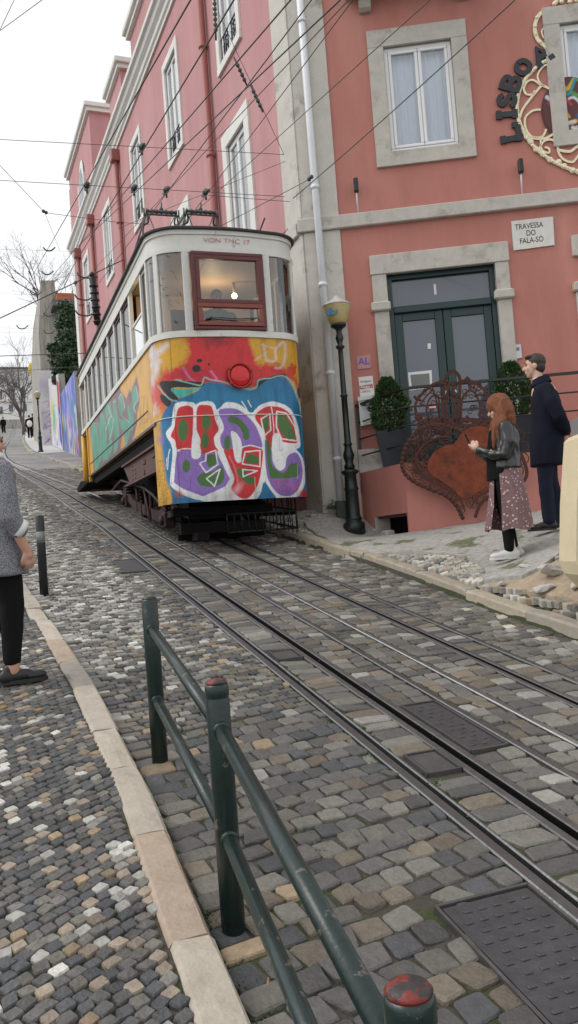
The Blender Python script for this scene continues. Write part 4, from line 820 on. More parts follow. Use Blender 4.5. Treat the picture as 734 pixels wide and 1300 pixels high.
ribbon(mb, GP, gz_([(490, 75), (430, 100), (392, 170), (392, 240), (420, 300), (490, 350), (560, 370)]), .055, 0, .02)
for x, y in ((455, 85), (405, 130), (390, 190), (395, 250), (425, 305), (470, 345)): q = GP.px(610 + x / 5.653, y / 5.653); mb.lathe([(.001, 0), (.04, .001), (.03, .026), (.001, .028)], GP.at(*q, .002), GP.n, 8)
for x, y in ((540, 20), (580, 15), (640, 15), (560, 0), (690, 5), (620, -10), (700, -5), (530, 30)): q = GP.px(610 + x / 5.653, y / 5.653); mb.lathe([(.001, 0), (.04, .001), (.03, .026), (.001, .028)], GP.at(*q, .002), GP.n, 8)
mb.build('filigree_ring', M['gold'], art)
mb = MB()
for L, w in (([(280, 850), (300, 790), (350, 720), (400, 660), (440, 620), (490, 640)], .034), ([(440, 620), (380, 580), (335, 590), (310, 640), (330, 680), (375, 680), (385, 655)], .03), ([(520, 455), (450, 480), (410, 540), (420, 590), (460, 630)], .026), ([(430, 790), (370, 800), (320, 850), (325, 930), (370, 985), (440, 985), (470, 930)], .03), ([(330, 985), (420, 1000), (480, 990), (540, 950)], .034), ([(420, 1075), (450, 1020), (500, 1005), (545, 1030), (560, 1100), (600, 1150), (660, 1165), (701, 1120), (760, 1060)], .032), ([(430, 1010), (440, 1080), (490, 1100), (490, 1070), (460, 1060)], .026), ([(560, 1080), (640, 1090), (700, 1050), (780, 1020)], .04), ([(490, 290), (450, 270), (440, 220), (490, 190)], .02)): ribbon(mb, GP, gz_(L), w, .001, .018)
mb.build('scrollwork', M['gold'], art)
# painted heart-like centre panel (generic swirls), mostly behind the window frame
CPl = Plane(GP.at(0, 0, .0), uf, nf); ce = GP.px(610 + 640 / 5.653, 790 / 5.653); n = 70; R = .50
uu, zz = np.meshgrid(np.linspace(-1, 1, n), np.linspace(-1, 1, n), indexing='ij'); rr_ = np.sqrt(uu ** 2 + zz ** 2); th = np.arctan2(zz, uu); k = np.maximum(np.abs(uu), np.abs(zz)) / np.maximum(rr_, 1e-6); sx = R * .82 * uu * k; sz = R * zz * k
G = np.stack([np.stack([np.full(uu.shape, GP.P[i]) + (ce[0] + sx) * GP.u[i] for i in range(2)] + [ce[1] + sz], -1)][0:1], 0)[0, 0] if False else np.stack([GP.P[0] + (ce[0] + sx) * GP.u[0] + GP.n[0] * .012, GP.P[1] + (ce[0] + sx) * GP.u[1] + GP.n[1] * .012, ce[1] + sz], -1)
pt = Paint(sx, sz, (.12, .05, .05)); cols = [(.45, .05, .07), (.03, .28, .33), (.55, .35, .04), (.6, .6, .62), (.10, .30, .08), (.4, .12, .05), (.05, .10, .35)]
for i in range(26): c = random.choice(cols); a = random.uniform(-.4, .3); b = random.uniform(-.45, .45); pt.line([(a, b), (a + .08, b + random.uniform(-.1, .1)), (a + .2, b + random.uniform(-.2, .2))], random.uniform(.02, .07), c, .004)
pt.line([(-.36, .3), (-.4, 0), (-.33, -.25), (-.15, -.42)], .03, (.1, .03, .04), .005); painted_grid('painted_centre', G, pt.c, M['wallpaint'], art)
# letters LISBOA along the ring, slab strokes
let = empty('wall_lettering', GP.p3(645, 150), 'dark curved letters LISBOA beside the gold ornament on the pink wall', 'lettering')
ST = {'L': [[(-.3, .45), (-.3, -.42)], [(-.5, .45), (-.08, .45)], [(-.5, -.42), (.42, -.42)], [(.42, -.42), (.45, -.12)]], 'I': [[(0, .45), (0, -.45)], [(-.25, .45), (.25, .45)], [(-.25, -.45), (.25, -.45)]], 'S': [[(.32, .25), (.1, .45), (-.2, .4), (-.3, .2), (-.1, .03), (.2, -.08), (.32, -.28), (.1, -.46), (-.2, -.44), (-.36, -.25)]],
      'B': [[(-.3, .45), (-.3, -.45)], [(-.42, .45), (.05, .45), (.3, .33), (.25, .1), (0, .02), (-.3, .02)], [(0, .02), (.3, -.08), (.36, -.28), (.15, -.45), (-.42, -.45)]], 'O': [[(0, .42), (.3, .25), (.36, 0), (.3, -.25), (0, -.42), (-.3, -.25), (-.36, 0), (-.3, .25), (0, .42)]], 'A': [[(-.4, -.45), (0, .45), (.4, -.45)], [(-.24, -.12), (.24, -.12)], [(-.55, -.45), (-.22, -.45)], [(.22, -.45), (.55, -.45)]]}
for ch, (x, y), ang, sc in (('L', (216, 962), 93, .27), ('I', (188, 826), 88, .26), ('S', (188, 722), 80, .25), ('B', (216, 606), 68, .27), ('O', (304, 486), 50, .25), ('A', (432, 398), 28, .27)):
    c = GP.px(610 + x / 5.653, y / 5.653); a = radians(ang); mb = MB(); sw = .075 if ch not in 'LI' else .085
    for j, stk in enumerate(ST[ch]):
        P = [(c[0] + sc * (px_ * cos(a) - py_ * sin(a)) * 1.0, c[1] + sc * (px_ * sin(a) + py_ * cos(a))) for px_, py_ in stk]; ribbon(mb, GP, P, sw, .001 * j, .03, n=5, smooth=ch in 'SBO' and len(stk) > 2)
    mb.build('letter', M['letter'], let)
# ================================================================== CREAM WALL at the right edge
mb = MB(); P = [(716, 560), (742, 556), (800, 560), (800, 770), (736, 752), (713, 727), (710, 700), (711, 640)]; dep = 6.3; Cw = atd(725, 650, dep); CW = Plane(Cw, (CR.x, CR.y), (-CF.x, -CF.y))
t = empty('cream_wall_end', CW.p3(725, 728), 'rounded end of a cream plastered wall at the right edge', 'wall')
pts = [CW.px(x, y) for x, y in ((716, 562), (722, 556), (800, 552), (830, 760), (770, 758), (736, 748), (716, 728), (710, 712), (711, 640))]; rings = []
for o, s in ((.0, .985), (.02, 1.0), (-.32, 1.0), (-.34, .985)):
    c = np.mean(pts, 0); rings.append([CW.at(c[0] + (p[0] - c[0]) * s, c[1] + (p[1] - c[1]) * s, o - .0) for p in pts])
rings = [rings[i] for i in (0, 1, 2, 3)]; rings[0] = [r for r in rings[0]]; mb.loft([[CW.at(*p, .36) for p in [((p[0] - c[0]) * .975 + c[0], (p[1] - c[1]) * .985 + c[1]) for p in pts]], [CW.at(*p, .33) for p in pts], [CW.at(*p, .0) for p in pts]], smooth=False)
mb.build('wall_body', M['cream'], t)
mb = MB(); mb.loft([[CW.at(*CW.px(x, y), o) for x, y in ((722, 536), (734, 530), (790, 520), (800, 552), (726, 557))] for o in (.30, .02)], smooth=False); mb.build('coping', M['greystone'], t)
# ================================================================== TRAM
TO = np.array([3.06, 10.0, 0.]); TT = .017
def T(p): return TO + np.array([p[0], p[1] * cos(TT) - p[2] * sin(TT), p[1] * sin(TT) + p[2] * cos(TT)])
tram = empty('funicular_tram', (TO[0], TO[1] + 4.5, zb(14.5)), 'yellow and white funicular tram covered in bright graffiti', 'tram')
class TB(MB):
    def build(s, name, m, parent=None, **k): s.v = [tuple(T(np.array(p))) for p in s.v]; return MB.build(s, name, m, parent, **k)
W2 = .985; RC = .42; TL = 9.35; NB = .05
def outline(n=14, off=0., y1=.45, full=False):
    pts = []
    c = W2 - RC; pts.append((-W2 - off, y1))
    for k in range(n + 1): a = pi + (pi / 2) * k / n; pts.append((-c + (RC + off) * cos(a), RC + NB + (RC + off) * sin(a)))
    for k in range(1, 12): x = -c + 2 * c * k / 12; pts.append((x, NB * (x / c) ** 2 - off))
    for k in range(n + 1): a = 1.5 * pi + (pi / 2) * k / n; pts.append((c + (RC + off) * cos(a), RC + NB + (RC + off) * sin(a)))
    pts.append((W2 + off, y1))
    if full:
        for k in range(9): a = (pi / 2) * k / 8; pts.append((W2 + off - .3 + .3 * cos(a), TL + off - .3 + .3 * sin(a)))
        for k in range(9): a = pi / 2 + (pi / 2) * k / 8; pts.append((-W2 - off + .3 + .3 * cos(a), TL + off - .3 + .3 * sin(a)))
    return pts
def resample(pts, step):
    P = np.array(pts); d = np.r_[0, np.cumsum(np.hypot(*np.diff(P, axis=0).T))]; n = int(d[-1] / step); s = np.linspace(0, d[-1], n); return np.stack([np.interp(s, d, P[:, 0]), np.interp(s, d, P[:, 1])], 1), s
# ---- front painted panel
fp, fs = resample(outline(y1=.70), .0052); zs = np.arange(.64, 2.745, .0052)
G = np.zeros((len(fp), len(zs), 3)); G[:, :, 0] = fp[:, None, 0]; G[:, :, 1] = fp[:, None, 1] ; G[:, :, 2] = zs[None]
crn = .0 * G[:, :, 0]
Wd = TO + np.stack([G[:, :, 0], G[:, :, 1] * cos(TT) - G[:, :, 2] * sin(TT), G[:, :, 1] * sin(TT) + G[:, :, 2] * cos(TT)], -1)
zz_ = Wd @ Fv; PX = 367 + FPX * (Wd @ Rv) / zz_; PY = 650 - FPX * (Wd @ Uv) / zz_
gx = (PX - 190) * 3.495; gy = (PY - 410) * 3.495
nz = fbm(fs[:, None] + 0 * zs[None], zs[None] + 0 * fs[:, None], 6, 3) - .47; nz2 = fbm(fs[:, None] + 3 + 0 * zs[None], zs[None] + 0 * fs[:, None], 22, 5) - .47
p = Paint(gx + nz * 10, gy + nz2 * 6, (.66, .34, .02))
RED = (.60, .018, .022); WHT = (.80, .80, .80); BLU = (.008, .16, .34); PUR = (.26, .14, .48); GRN = (.055, .15, .03); YEL = (.66, .34, .02); BLK = (.008, .008, .012); TEA = (.05, .48, .42)
# faded sprayed white patch on the left corner
for P_, w in (([(-60, 150), (20, 140), (75, 100)], 26), ([(5, 90), (30, 200), (5, 260)], 30), ([(15, 270), (20, 330), (35, 390)], 22), ([(-10, 300), (20, 310)], 14), ([(-20, 200), (45, 170)], 18), ([(20, 400), (-5, 430)], 14)): p.line(P_, w, (.66, .60, .62), 9, .8)
p.X = gx + nz * 46; p.Y = gy + nz2 * 40
p.poly([(168, 60), (300, 52), (425, 58), (455, 100), (472, 150), (478, 185), (540, 178), (600, 195), (650, 240), (672, 330), (640, 260), (560, 240), (470, 290), (300, 290), (180, 270), (90, 262), (40, 300), (30, 360), (-5, 330), (30, 270), (80, 215), (140, 190), (172, 130)], RED, 13)
p.ell(60, 330, 38, 60, RED, 22, .85); p.ell(30, 300, 30, 40, (.6, .06, .02), 24, .6); p.ell(300, 80, 55, 22, (.18, .01, .02), 16, .7); p.line([(250, 70), (255, 110)], 16, (.2, .01, .02), 8, .6); p.ell(200, 230, 120, 22, (.42, .01, .04), 20, .6)
p.X = gx + nz * 5; p.Y = gy + nz2 * 4
p.line([(150, 200), (175, 240), (205, 262)], 9, (.65, .2, .45), 4, .8); p.line([(272, 215), (300, 250)], 9, (.7, .2, .5), 4, .8)
for e in ((208, 202, 20, 17), (222, 167, 13, 9), (263, 183, 6, 6), (232, 210, 4, 4), (665, 310, 11, 26), (668, 275, 7, 9)): p.ell(*e, BLK, 1.5)
for e in ((630, 215, 20, 22), (632, 186, 8, 7), (646, 196, 7, 8), (618, 198, 7, 6)): p.ell(*e, (.62, .05, .01), 2)
# pale DU-like tag on upper right
p.line([(505, 95), (515, 150), (520, 165), (560, 168), (560, 120), (595, 85), (602, 150), (585, 195), (560, 200)], 9, (.72, .62, .60), 4, .75); p.line([(500, 95), (560, 112), (590, 85)], 7, (.72, .6, .6), 4, .6); p.line([(520, 130), (470, 165)], 7, (.7, .6, .5), 4, .5)
# blue mass
p.poly([(30, 860), (100, 800), (62, 690), (50, 560), (38, 480), (50, 430), (70, 385), (110, 345), (160, 325), (215, 300), (240, 272), (262, 262), (320, 268), (385, 290), (445, 296), (480, 285), (500, 262), (590, 240), (625, 270), (655, 340), (680, 420), (700, 520), (730, 800), (700, 860)], BLU, 3)
p.ell(360, 330, 160, 28, (.02, .24, .42), 25, .6); p.ell(120, 400, 40, 60, (.01, .10, .32), 22, .6)
p.poly([(-30, 860), (100, 860), (110, 790), (75, 700), (55, 560), (42, 430), (20, 430), (0, 500)], YEL, 9)
p.poly([(55, 258), (150, 258), (238, 264), (228, 284), (150, 286), (96, 290), (128, 336), (100, 345), (72, 315), (48, 280)], BLK, 1.6); p.poly([(48, 318), (75, 325), (98, 350), (80, 372), (52, 345)], BLK, 2); p.poly([(480, 255), (590, 225), (600, 236), (520, 256), (480, 285)], BLK, 2)
p.poly([(94, 292), (150, 294), (220, 288), (178, 312), (132, 330)], TEA, 1.8)
p.line([(36, 278), (60, 310), (92, 338), (120, 346)], 6, (.25, .5, .45), 2); p.line([(118, 252), (180, 268), (230, 276), (244, 242), (275, 252), (330, 262), (385, 284), (445, 296), (474, 282), (484, 254), (540, 244), (592, 234), (630, 262), (655, 320), (672, 400)], 6, (.22, .52, .50), 1.6)
# --- white bubble outline
W1 = [(112, 358), (185, 352), (205, 362), (228, 350), (270, 348), (288, 362), (300, 385), (340, 352), (395, 360), (450, 398), (480, 372), (520, 352), (560, 350), (615, 372), (645, 415), (662, 470), (668, 548), (650, 560), (680, 600), (690, 690), (672, 755), (620, 785), (560, 775), (510, 705), (490, 760), (440, 800), (300, 800), (250, 792), (160, 768), (98, 728), (92, 690), (102, 560), (72, 492), (98, 448)]
p.poly(W1, WHT, 1.5); p.poly([(300, 800), (250, 792), (190, 775), (300, 765), (350, 745), (400, 790), (440, 810)], WHT, 2); p.poly([(100, 790), (98, 745), (160, 770), (215, 800), (230, 860), (90, 860)], BLU, 4)
p.poly([(480, 860), (492, 760), (510, 712), (560, 770), (560, 860)], BLU, 3, sm=False)
# letter 1
p.poly([(128, 378), (190, 376), (192, 470), (186, 560), (126, 564), (112, 522), (94, 500), (112, 455)], RED, 1.4); p.poly([(122, 570), (186, 562), (192, 598), (215, 606), (226, 575), (300, 572), (330, 640), (356, 692), (338, 724), (240, 770), (150, 738), (108, 708), (114, 620)], PUR, 1.4, sm=False)
p.poly([(212, 374), (266, 366), (280, 385), (292, 430), (306, 474), (286, 505), (290, 540), (302, 572), (224, 578), (226, 520), (208, 470)], RED, 1.4); p.line([(201, 372), (200, 440), (200, 500)], 14, WHT, 1.4); p.poly([(196, 480), (210, 500), (222, 540), (228, 585), (212, 604), (190, 600), (184, 570), (188, 520)], WHT, 1.4)
p.line([(118, 567), (150, 558), (190, 560)], 4.5, WHT, 1.3)
for e in ((148, 475, 22, 50), (250, 440, 21, 38), (246, 522, 17, 38), (163, 635, 18, 28)): p.ell(*e, GRN, 2)
p.poly([(212, 690), (235, 665), (280, 660), (315, 635), (330, 665), (325, 705), (290, 725), (230, 722)], GRN, 2); p.poly([(255, 590), (292, 585), (300, 620), (262, 640)], GRN, 2)
p.line([(222, 622), (250, 612), (252, 580), (294, 566), (304, 628), (250, 664), (222, 622)], 6, WHT, 1.3, sm=False); p.line([(252, 690), (312, 648), (288, 724), (252, 690)], 6, WHT, 1.3, sm=False)
# letter 2
p.poly([(305, 392), (350, 378), (400, 388), (450, 430), (482, 480), (496, 556), (412, 552), (405, 520), (372, 484), (360, 490), (372, 560), (330, 560), (312, 510), (330, 462)], PUR, 1.4); p.poly([(330, 560), (375, 565), (392, 615), (408, 612), (412, 556), (496, 556), (498, 640), (480, 720), (440, 775), (400, 775), (362, 735), (376, 690), (350, 620)], RED, 1.8)
p.poly([(362, 486), (386, 490), (404, 520), (410, 555), (402, 612), (388, 618), (374, 580)], WHT, 1.4); p.line([(408, 552), (450, 544), (498, 556)], 5, WHT, 1.3); p.line([(362, 428), (398, 442), (425, 480), (428, 505)], 30, GRN, 2); p.ell(345, 532, 14, 34, GRN, 2); p.poly([(425, 600), (450, 580), (485, 600), (480, 625), (435, 620)], GRN, 2); p.poly([(385, 650), (420, 650), (440, 680), (470, 690), (460, 715), (420, 705)], GRN, 2)
p.line([(424, 572), (490, 566), (490, 638), (412, 625), (424, 572)], 6, WHT, 1.3, sm=False); p.line([(414, 650), (478, 656), (416, 682), (414, 650)], 6, WHT, 1.3, sm=False); p.ell(385, 740, 34, 14, (.75, .45, .5), 10, .7, rot=-.8); p.line([(355, 590), (385, 660), (392, 720)], 5, (.75, .3, .35), 4, .6)
p.line([(498, 440), (508, 520), (506, 620), (500, 690)], 8, WHT, 1.3)
# letter 3
p.poly([(466, 418), (505, 378), (560, 370), (612, 392), (640, 440), (654, 500), (654, 532), (592, 528), (580, 500), (560, 488), (545, 505), (540, 560), (520, 540), (506, 480)], RED, 1.5); p.poly([(512, 520), (540, 560), (548, 620), (575, 655), (600, 640), (612, 590), (650, 575), (672, 610), (676, 690), (655, 745), (620, 768), (570, 758), (530, 705), (516, 640)], PUR, 1.5)
p.poly([(516, 520), (536, 545), (540, 620), (560, 650), (596, 664), (622, 628), (655, 625), (656, 680), (560, 690), (530, 672)], GRN, 2); p.poly([(572, 402), (600, 412), (630, 460), (644, 515), (606, 512), (572, 462)], GRN, 2); p.poly([(500, 430), (528, 420), (526, 465), (512, 485)], GRN, 2)
p.poly([(546, 505), (562, 490), (582, 502), (592, 560), (586, 620), (572, 634), (558, 610), (546, 570)], WHT, 1.4)
p.line([(494, 426), (534, 404), (538, 474), (510, 500), (494, 426)], 6, WHT, 1.3, sm=False); p.line([(564, 392), (606, 400), (645, 462), (656, 524), (586, 514), (562, 462), (564, 392)], 6, WHT, 1.3, sm=False); p.line([(540, 372), (548, 420), (552, 490)], 4, WHT, 1.3)
TG = (.60, .03, .10)
for L in ([(540, 706), (585, 699)], [(563, 702), (566, 742)], [(618, 702), (596, 708), (600, 722), (618, 732), (604, 746), (588, 742)], [(654, 706), (634, 708), (628, 728), (640, 746), (658, 738), (658, 724), (644, 724)], [(566, 742), (575, 738)]): p.line(L, 4, TG, 1.3)
p.line([(408, 348), (432, 386)], 5, WHT, 1.2); p.line([(436, 344), (452, 372)], 5, WHT, 1.2); p.line([(92, 560), (84, 590), (80, 650)], 4, WHT, 1.2); p.line([(76, 600), (74, 640)], 3, WHT, 1.2)
p.ell(50, 520, 14, 20, (.28, .15, .45), 8, .7); p.ell(130, 760, 20, 14, (.5, .08, .03), 8, .7); p.ell(690, 760, 24, 20, (.5, .03, .03), 6, .8)
for _ in range(90): p.ell(random.gauss(62, 16), random.uniform(600, 800), random.uniform(1, 3), random.uniform(1, 4), (.18, .14, .05), 1.2, .8)
# dark soft patch above headlight
p.ell(300, 56, 50, 8, (.05, .04, .04), 8, .7)
for _ in range(16):
    a, b = random.uniform(60, 670), random.uniform(340, 700); p.line([(a, b), (a + random.uniform(-3, 3), b + random.uniform(20, 70))], random.uniform(1.5, 3), random.choice([WHT, BLU, PUR, RED, BLK]), 1, .6)
gr_ = fbm(fs[:, None] * 2.2 + 0 * zs[None], zs[None] * .5 + 0 * fs[:, None], 6, 12) - .45
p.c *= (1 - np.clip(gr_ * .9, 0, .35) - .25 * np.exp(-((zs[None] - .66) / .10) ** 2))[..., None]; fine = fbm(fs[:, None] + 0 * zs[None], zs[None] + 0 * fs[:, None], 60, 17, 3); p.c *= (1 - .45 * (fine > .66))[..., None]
for sx0 in (.62, 2.36): p.c *= (1 - .6 * np.exp(-((fs[:, None] + 0 * zs[None] - sx0) / .006) ** 2))[..., None]
bod = painted_grid('front_panel', Wd, p.c, M['paint'], tram)
# thin bead moulding across the front at mid height
def band(o0, o1, z0, z1, nm, m, y1=.55, full=False, bow=None, par=tram, cls=TB, slope=None):
    a = outline(off=o0, y1=y1, full=full); b = outline(off=o1, y1=y1, full=full); mb = cls(); n = len(a); zz0 = lambda q: z0; zz1 = lambda q: z1
    rings = [[(*a[i], z0), (*b[i], z0 + (slope or 0)), (*b[i], z1 - (slope or 0)), (*a[i], z1)] for i in range(n)]
    if full: rings.append(rings[0])
    mb.loft(rings, smooth=False, caps=not full); return mb.build(nm, m, par)
zt = 1.72; bead = band(-.004, .012, zt, zt + .009, 'bead_moulding', M['tramwhite'], .70)
# headlight
hc = np.array([.02, -.01, 2.215]); mb = TB(); mb.lathe([(.158, -.03), (.158, .03), (.165, .035), (.165, .055), (.143, .06), (.141, .035), (.001, .03)], hc, (0, -1, 0), 32)
for a in (.4, 2.6, 3.8, 5.6): mb.lathe([(.018, .03), (.018, .065), (.001, .067)], hc + np.array([.158 * cos(a), 0, .165 * sin(a)]), (0, -1, 0), 8)
hl = mb.build('headlight', M['redring'], tram); mb = TB(); mb.lathe([(.139, .034), (.125, .048), (.08, .062), (.001, .068)], hc, (0, -1, 0), 28); mb.build('lens', M['redlens'], hl)
# ---- white belt, header, eave, roof
band(-.03, .025, 2.72, 2.80, 'belt_rail', M['tramwhite'], .6, full=True)
hd = band(-.06, .0, 3.83, 4.10, 'header', M['tramwhite'], .6, full=True); band(.0, .022, 3.80, 3.86, 'window_cornice', M['tramwhite'], .6, full=True); band(.0, .02, 4.03, 4.085, 'upper_cornice', M['tramwhite'], .6, full=True)
mb = TB(); rings = []
for off, z in ((-.02, 4.075), (.06, 4.09), (.062, 4.112), (.03, 4.125), (-.15, 4.20), (-.45, 4.26), (-.8, 4.285)): rings.append([(x, y, z) for x, y in outline(off=max(off, -.40), full=True)] if off > -.41 else [(x * (1 + off) / .6 * .6, .9 + (y - .9) * .97, z) for x, y in outline(off=-.40, full=True)])
mb.loft(rings, smooth=False); mb.build('roof', M['roofdark'], tram)
mb = TB(); mb.loft([[(x, y, 3.82) for x, y in outline(off=-.07, full=True)], [(x, y, 3.84) for x, y in outline(off=-.07, full=True)]]); mb.build('ceiling', M['creamint'], tram)
mb = TB(); mb.loft([[(x, y, z) for x, y in outline(off=-.06, full=True)] for z in (1.70, 1.76)]); mb.build('floor', M['woodint'], tram)
# ---- side panels (painted left side)
ys = np.arange(.69, 8.05, .011); zs2 = np.arange(1.68, 2.73, .011); G2 = np.zeros((len(ys), len(zs2), 3)); G2[:, :, 0] = -W2; G2[:, :, 1] = ys[:, None]; G2[:, :, 2] = zs2[None]
Wd2 = TO + np.stack([G2[:, :, 0], G2[:, :, 1] * cos(TT) - G2[:, :, 2] * sin(TT), G2[:, :, 1] * sin(TT) + G2[:, :, 2] * cos(TT)], -1); zz_ = Wd2 @ Fv
sx = (367 + FPX * (Wd2 @ Rv) / zz_ - 100) * 6.84; sy = (650 - FPX * (Wd2 @ Uv) / zz_ - 430) * 6.84
n3 = fbm(ys[:, None] + 0 * zs2[None], zs2[None] * 1.5 + 0 * ys[:, None], 4, 9) - .47
q = Paint(sx + n3 * 14, sy + n3 * 10, (.66, .34, .02)); OUT = (.13, .05, .10); SG = (.065, .32, .22); MAU = (.17, .085, .11)
q.poly([(88, 740), (300, 500), (352, 400), (372, 470), (415, 520), (440, 440), (456, 470), (497, 330), (522, 420), (532, 550), (508, 640), (508, 740), (480, 830), (450, 940), (370, 970), (120, 1230), (110, 1000)], MAU, 5, sm=False)
for P_ in ([(104, 740), (128, 720), (150, 760), (175, 720), (200, 780), (210, 900), (200, 1020), (150, 1180), (130, 1050), (112, 900)], [(180, 690), (205, 640), (230, 700), (245, 800), (240, 980), (215, 1080), (200, 900)], [(225, 600), (262, 545), (278, 600), (300, 700), (300, 800), (275, 880), (258, 800), (240, 700)], [(298, 545), (318, 530), (330, 620), (345, 740), (350, 860), (330, 960), (300, 1000), (305, 850), (300, 700)], [(345, 520), (368, 470), (385, 540), (400, 620), (372, 660), (350, 620)], [(355, 700), (400, 705), (440, 720), (445, 800), (430, 880), (400, 950), (395, 820), (370, 780)], [(425, 600), (455, 560), (462, 480), (492, 410), (512, 470), (518, 530), (490, 570), (478, 640), (480, 740), (455, 800), (440, 720)], [(230, 960), (260, 900), (290, 880), (285, 980), (240, 1060)]): q.poly(P_, SG, 3)
for P_ in ([(440, 560), (452, 640)], [(497, 335), (522, 430), (520, 540)], [(372, 470), (400, 560)], [(232, 700), (280, 660)], [(160, 760), (185, 860)], [(380, 830), (372, 900), (385, 950)], [(430, 480), (432, 560)]): q.line(P_, 9, (.36, .05, .10), 4, .8)
for P_ in ([(345, 520), (372, 480), (402, 600)], [(500, 420), (520, 520), (478, 580), (492, 640)], [(365, 660), (400, 690), (440, 725)], [(300, 550), (322, 545)], [(245, 555), (285, 680)], [(260, 880), (290, 800), (300, 690)], [(120, 730), (160, 740)], [(240, 790), (270, 690), (290, 670)]): q.line(P_, 4, (.62, .66, .70), 2.5, .85)
q.poly([(372, 860), (388, 820), (400, 900), (395, 950), (368, 965)], (.66, .25, .02), 3)
for P_ in ([(530, 760), (560, 700), (600, 720), (560, 740), (610, 690)], [(555, 690), (565, 580), (570, 520)], [(540, 520), (575, 500)], [(590, 700), (610, 640)]): q.line(P_, 6, (.12, .10, .12), 3, .7)
q.line([(330, 400), (352, 395)], 30, (.62, .2, .02), 8, .6); q.line([(590, 150), (600, 600)], 4, (.3, .16, .03), 2, .5); q.line([(440, 260), (455, 480)], 4, (.35, .18, .03), 2, .6)
q.line([(85, 760), (110, 1000), (125, 1230)], 26, (.66, .34, .02), 6, .9)
g2_ = fbm(ys[:, None] + 0 * zs2[None], zs2[None] * .6 + 0 * ys[:, None], 5, 31) - .45; q.c *= (1 - np.clip(g2_ * 1.3, 0, .45))[..., None]
painted_grid('side_panel', Wd2, q.c, M['paint'], tram)
mb = TB(); mb.box((-W2 + .028, 4.37, 2.2), (.03, 7.3, 1.03)); mb.box((W2 - .012, 4.2, 2.2), (.03, 7.3, 1.06)); mb.box((0, 8.35, 2.2), (1.9, .03, 1.0)); mb.build('inner_lining', M['tramyellow'], tram)
mb = TB(); mb.box((-W2 - .006, 4.3, 1.70), (.03, 7.6, .035)); mb.box((-W2 - .004, 4.5, 1.95), (.012, 7.0, .012)); mb.box((W2 + .006, 4.3, 1.70), (.03, 7.6, .035)); mb.build('skirt_moulding', M['slot'], tram)
# rear platform corner
mb = TB()
for sx_ in (-1, 1):
    mb.tube([(sx_ * (W2 - .05), TL - .08, 1.50), (sx_ * (W2 - .05), TL - .08, 2.72)], .075, 10); mb.box((sx_ * (W2 - .004), 8.10, 2.16), (.05, .12, 1.16))
mb.build('rear_post', M['tramyellow'], tram); mb = TB(); mb.box((0, TL - .02, 2.1), (1.7, .05, 1.25)); mb.build('rear_panel', M['tramyellow'], tram)
# ---- pillars and side windows
def pillar_at(x, y, nx, ny, w, z0, z1, mb, d=.05): L = hypot(nx, ny); nx /= L; ny /= L; mb.box((x - nx * d / 2 * .2, y - ny * d / 2 * .2, (z0 + z1) / 2), (w, d, z1 - z0), X=(-ny, nx, 0), Y=(nx, ny, 0), bev=.006)
oc = W2 - RC; Z0, Z1 = 2.80, 3.83
def arcpt(side, deg): a = radians(deg); return side * (oc + RC * cos(a)), RC + NB - RC * sin(a), side * cos(a), -sin(a)
for side in (-1, 1):
    for deg, w in ((-4, .09), (34, .075)):
        mb = TB(); x, y, nx, ny = arcpt(side, deg); pillar_at(x, y, nx, ny, w, Z0, Z1, mb); mb.build('window_pillar', M['tramwhite'], tram)
for x in (-.57, .49):
    mb = TB(); pillar_at(x, NB * (x / oc) ** 2, 0, -1, .10, Z0, Z1, mb); mb.build('window_pillar', M['tramwhite'], tram)
mb = TB(); mb.box((-.80 + .0, .10, 0), (.001, .001, .001)); 
# corner glass (curved panes)
def curved_pane(side, d0, d1, extra=None):
    mb = TB(); pts = [arcpt(side, d0 + (d1 - d0) * k / 8)[:2] for k in range(9)]
    if extra: pts.append(extra)
    c = np.array(pts); inn = [(x * .992, y + .004) for x, y in pts]
    mb.loft([[(*pts[i], Z0), (*inn[i], Z0), (*inn[i], Z1), (*pts[i], Z1)] for i in range(len(pts))], smooth=False); mb.build('window_pane', M['tramglass'], tram)
for s in (-1, 1): curved_pane(s, 2, 30); curved_pane(s, 38, 88, (s * .53, .03))
# centre window: burgundy frame, upper and lower sash
x0, x1 = -.515, .435; fy = -.03
def fr(x0, x1, z0, z1, t, y, nm, m, par, dp=.05):
    mb = TB(); mb.box(((x0 + x1) / 2, y, z0 + t / 2), (x1 - x0, dp, t), bev=.006); mb.box(((x0 + x1) / 2, y, z1 - t / 2), (x1 - x0, dp, t), bev=.006); mb.box((x0 + t / 2, y, (z0 + z1) / 2), (t, dp * .98, z1 - z0 - 2 * t)); mb.box((x1 - t / 2, y, (z0 + z1) / 2), (t, dp * .98, z1 - z0 - 2 * t)); return mb.build(nm, m, par)
fw = fr(x0, x1, 2.805, 3.80, .045, .0, 'front_window', M['burgundy'], tram, .07); fr(x0 + .047, x1 - .047, 3.14, 3.753, .05, -.018, 'upper_sash', M['burgundy'], fw); fr(x0 + .047, x1 - .047, 2.852, 3.138, .055, -.030, 'lower_sash', M['redwood'], fw)
mb = TB(); mb.box(((x0 + x1) / 2, -.01, 3.45), (x1 - x0 - .18, .006, .54)); mb.box(((x0 + x1) / 2, -.02, 2.995), (x1 - x0 - .18, .006, .19)); mb.build('pane', M['tramglass'], fw)
mb = TB(); P_ = [(-.36, -.06, 2.93), (-.2, -.065, 2.945), (.05, -.065, 2.935), (.3, -.062, 2.955)]; mb.tube(P_, .007, 6); mb.tube([(-.38, -.06, 2.92), (-.30, -.065, 2.95)], .012, 6); mb.build('wiper', M['iron'], fw)
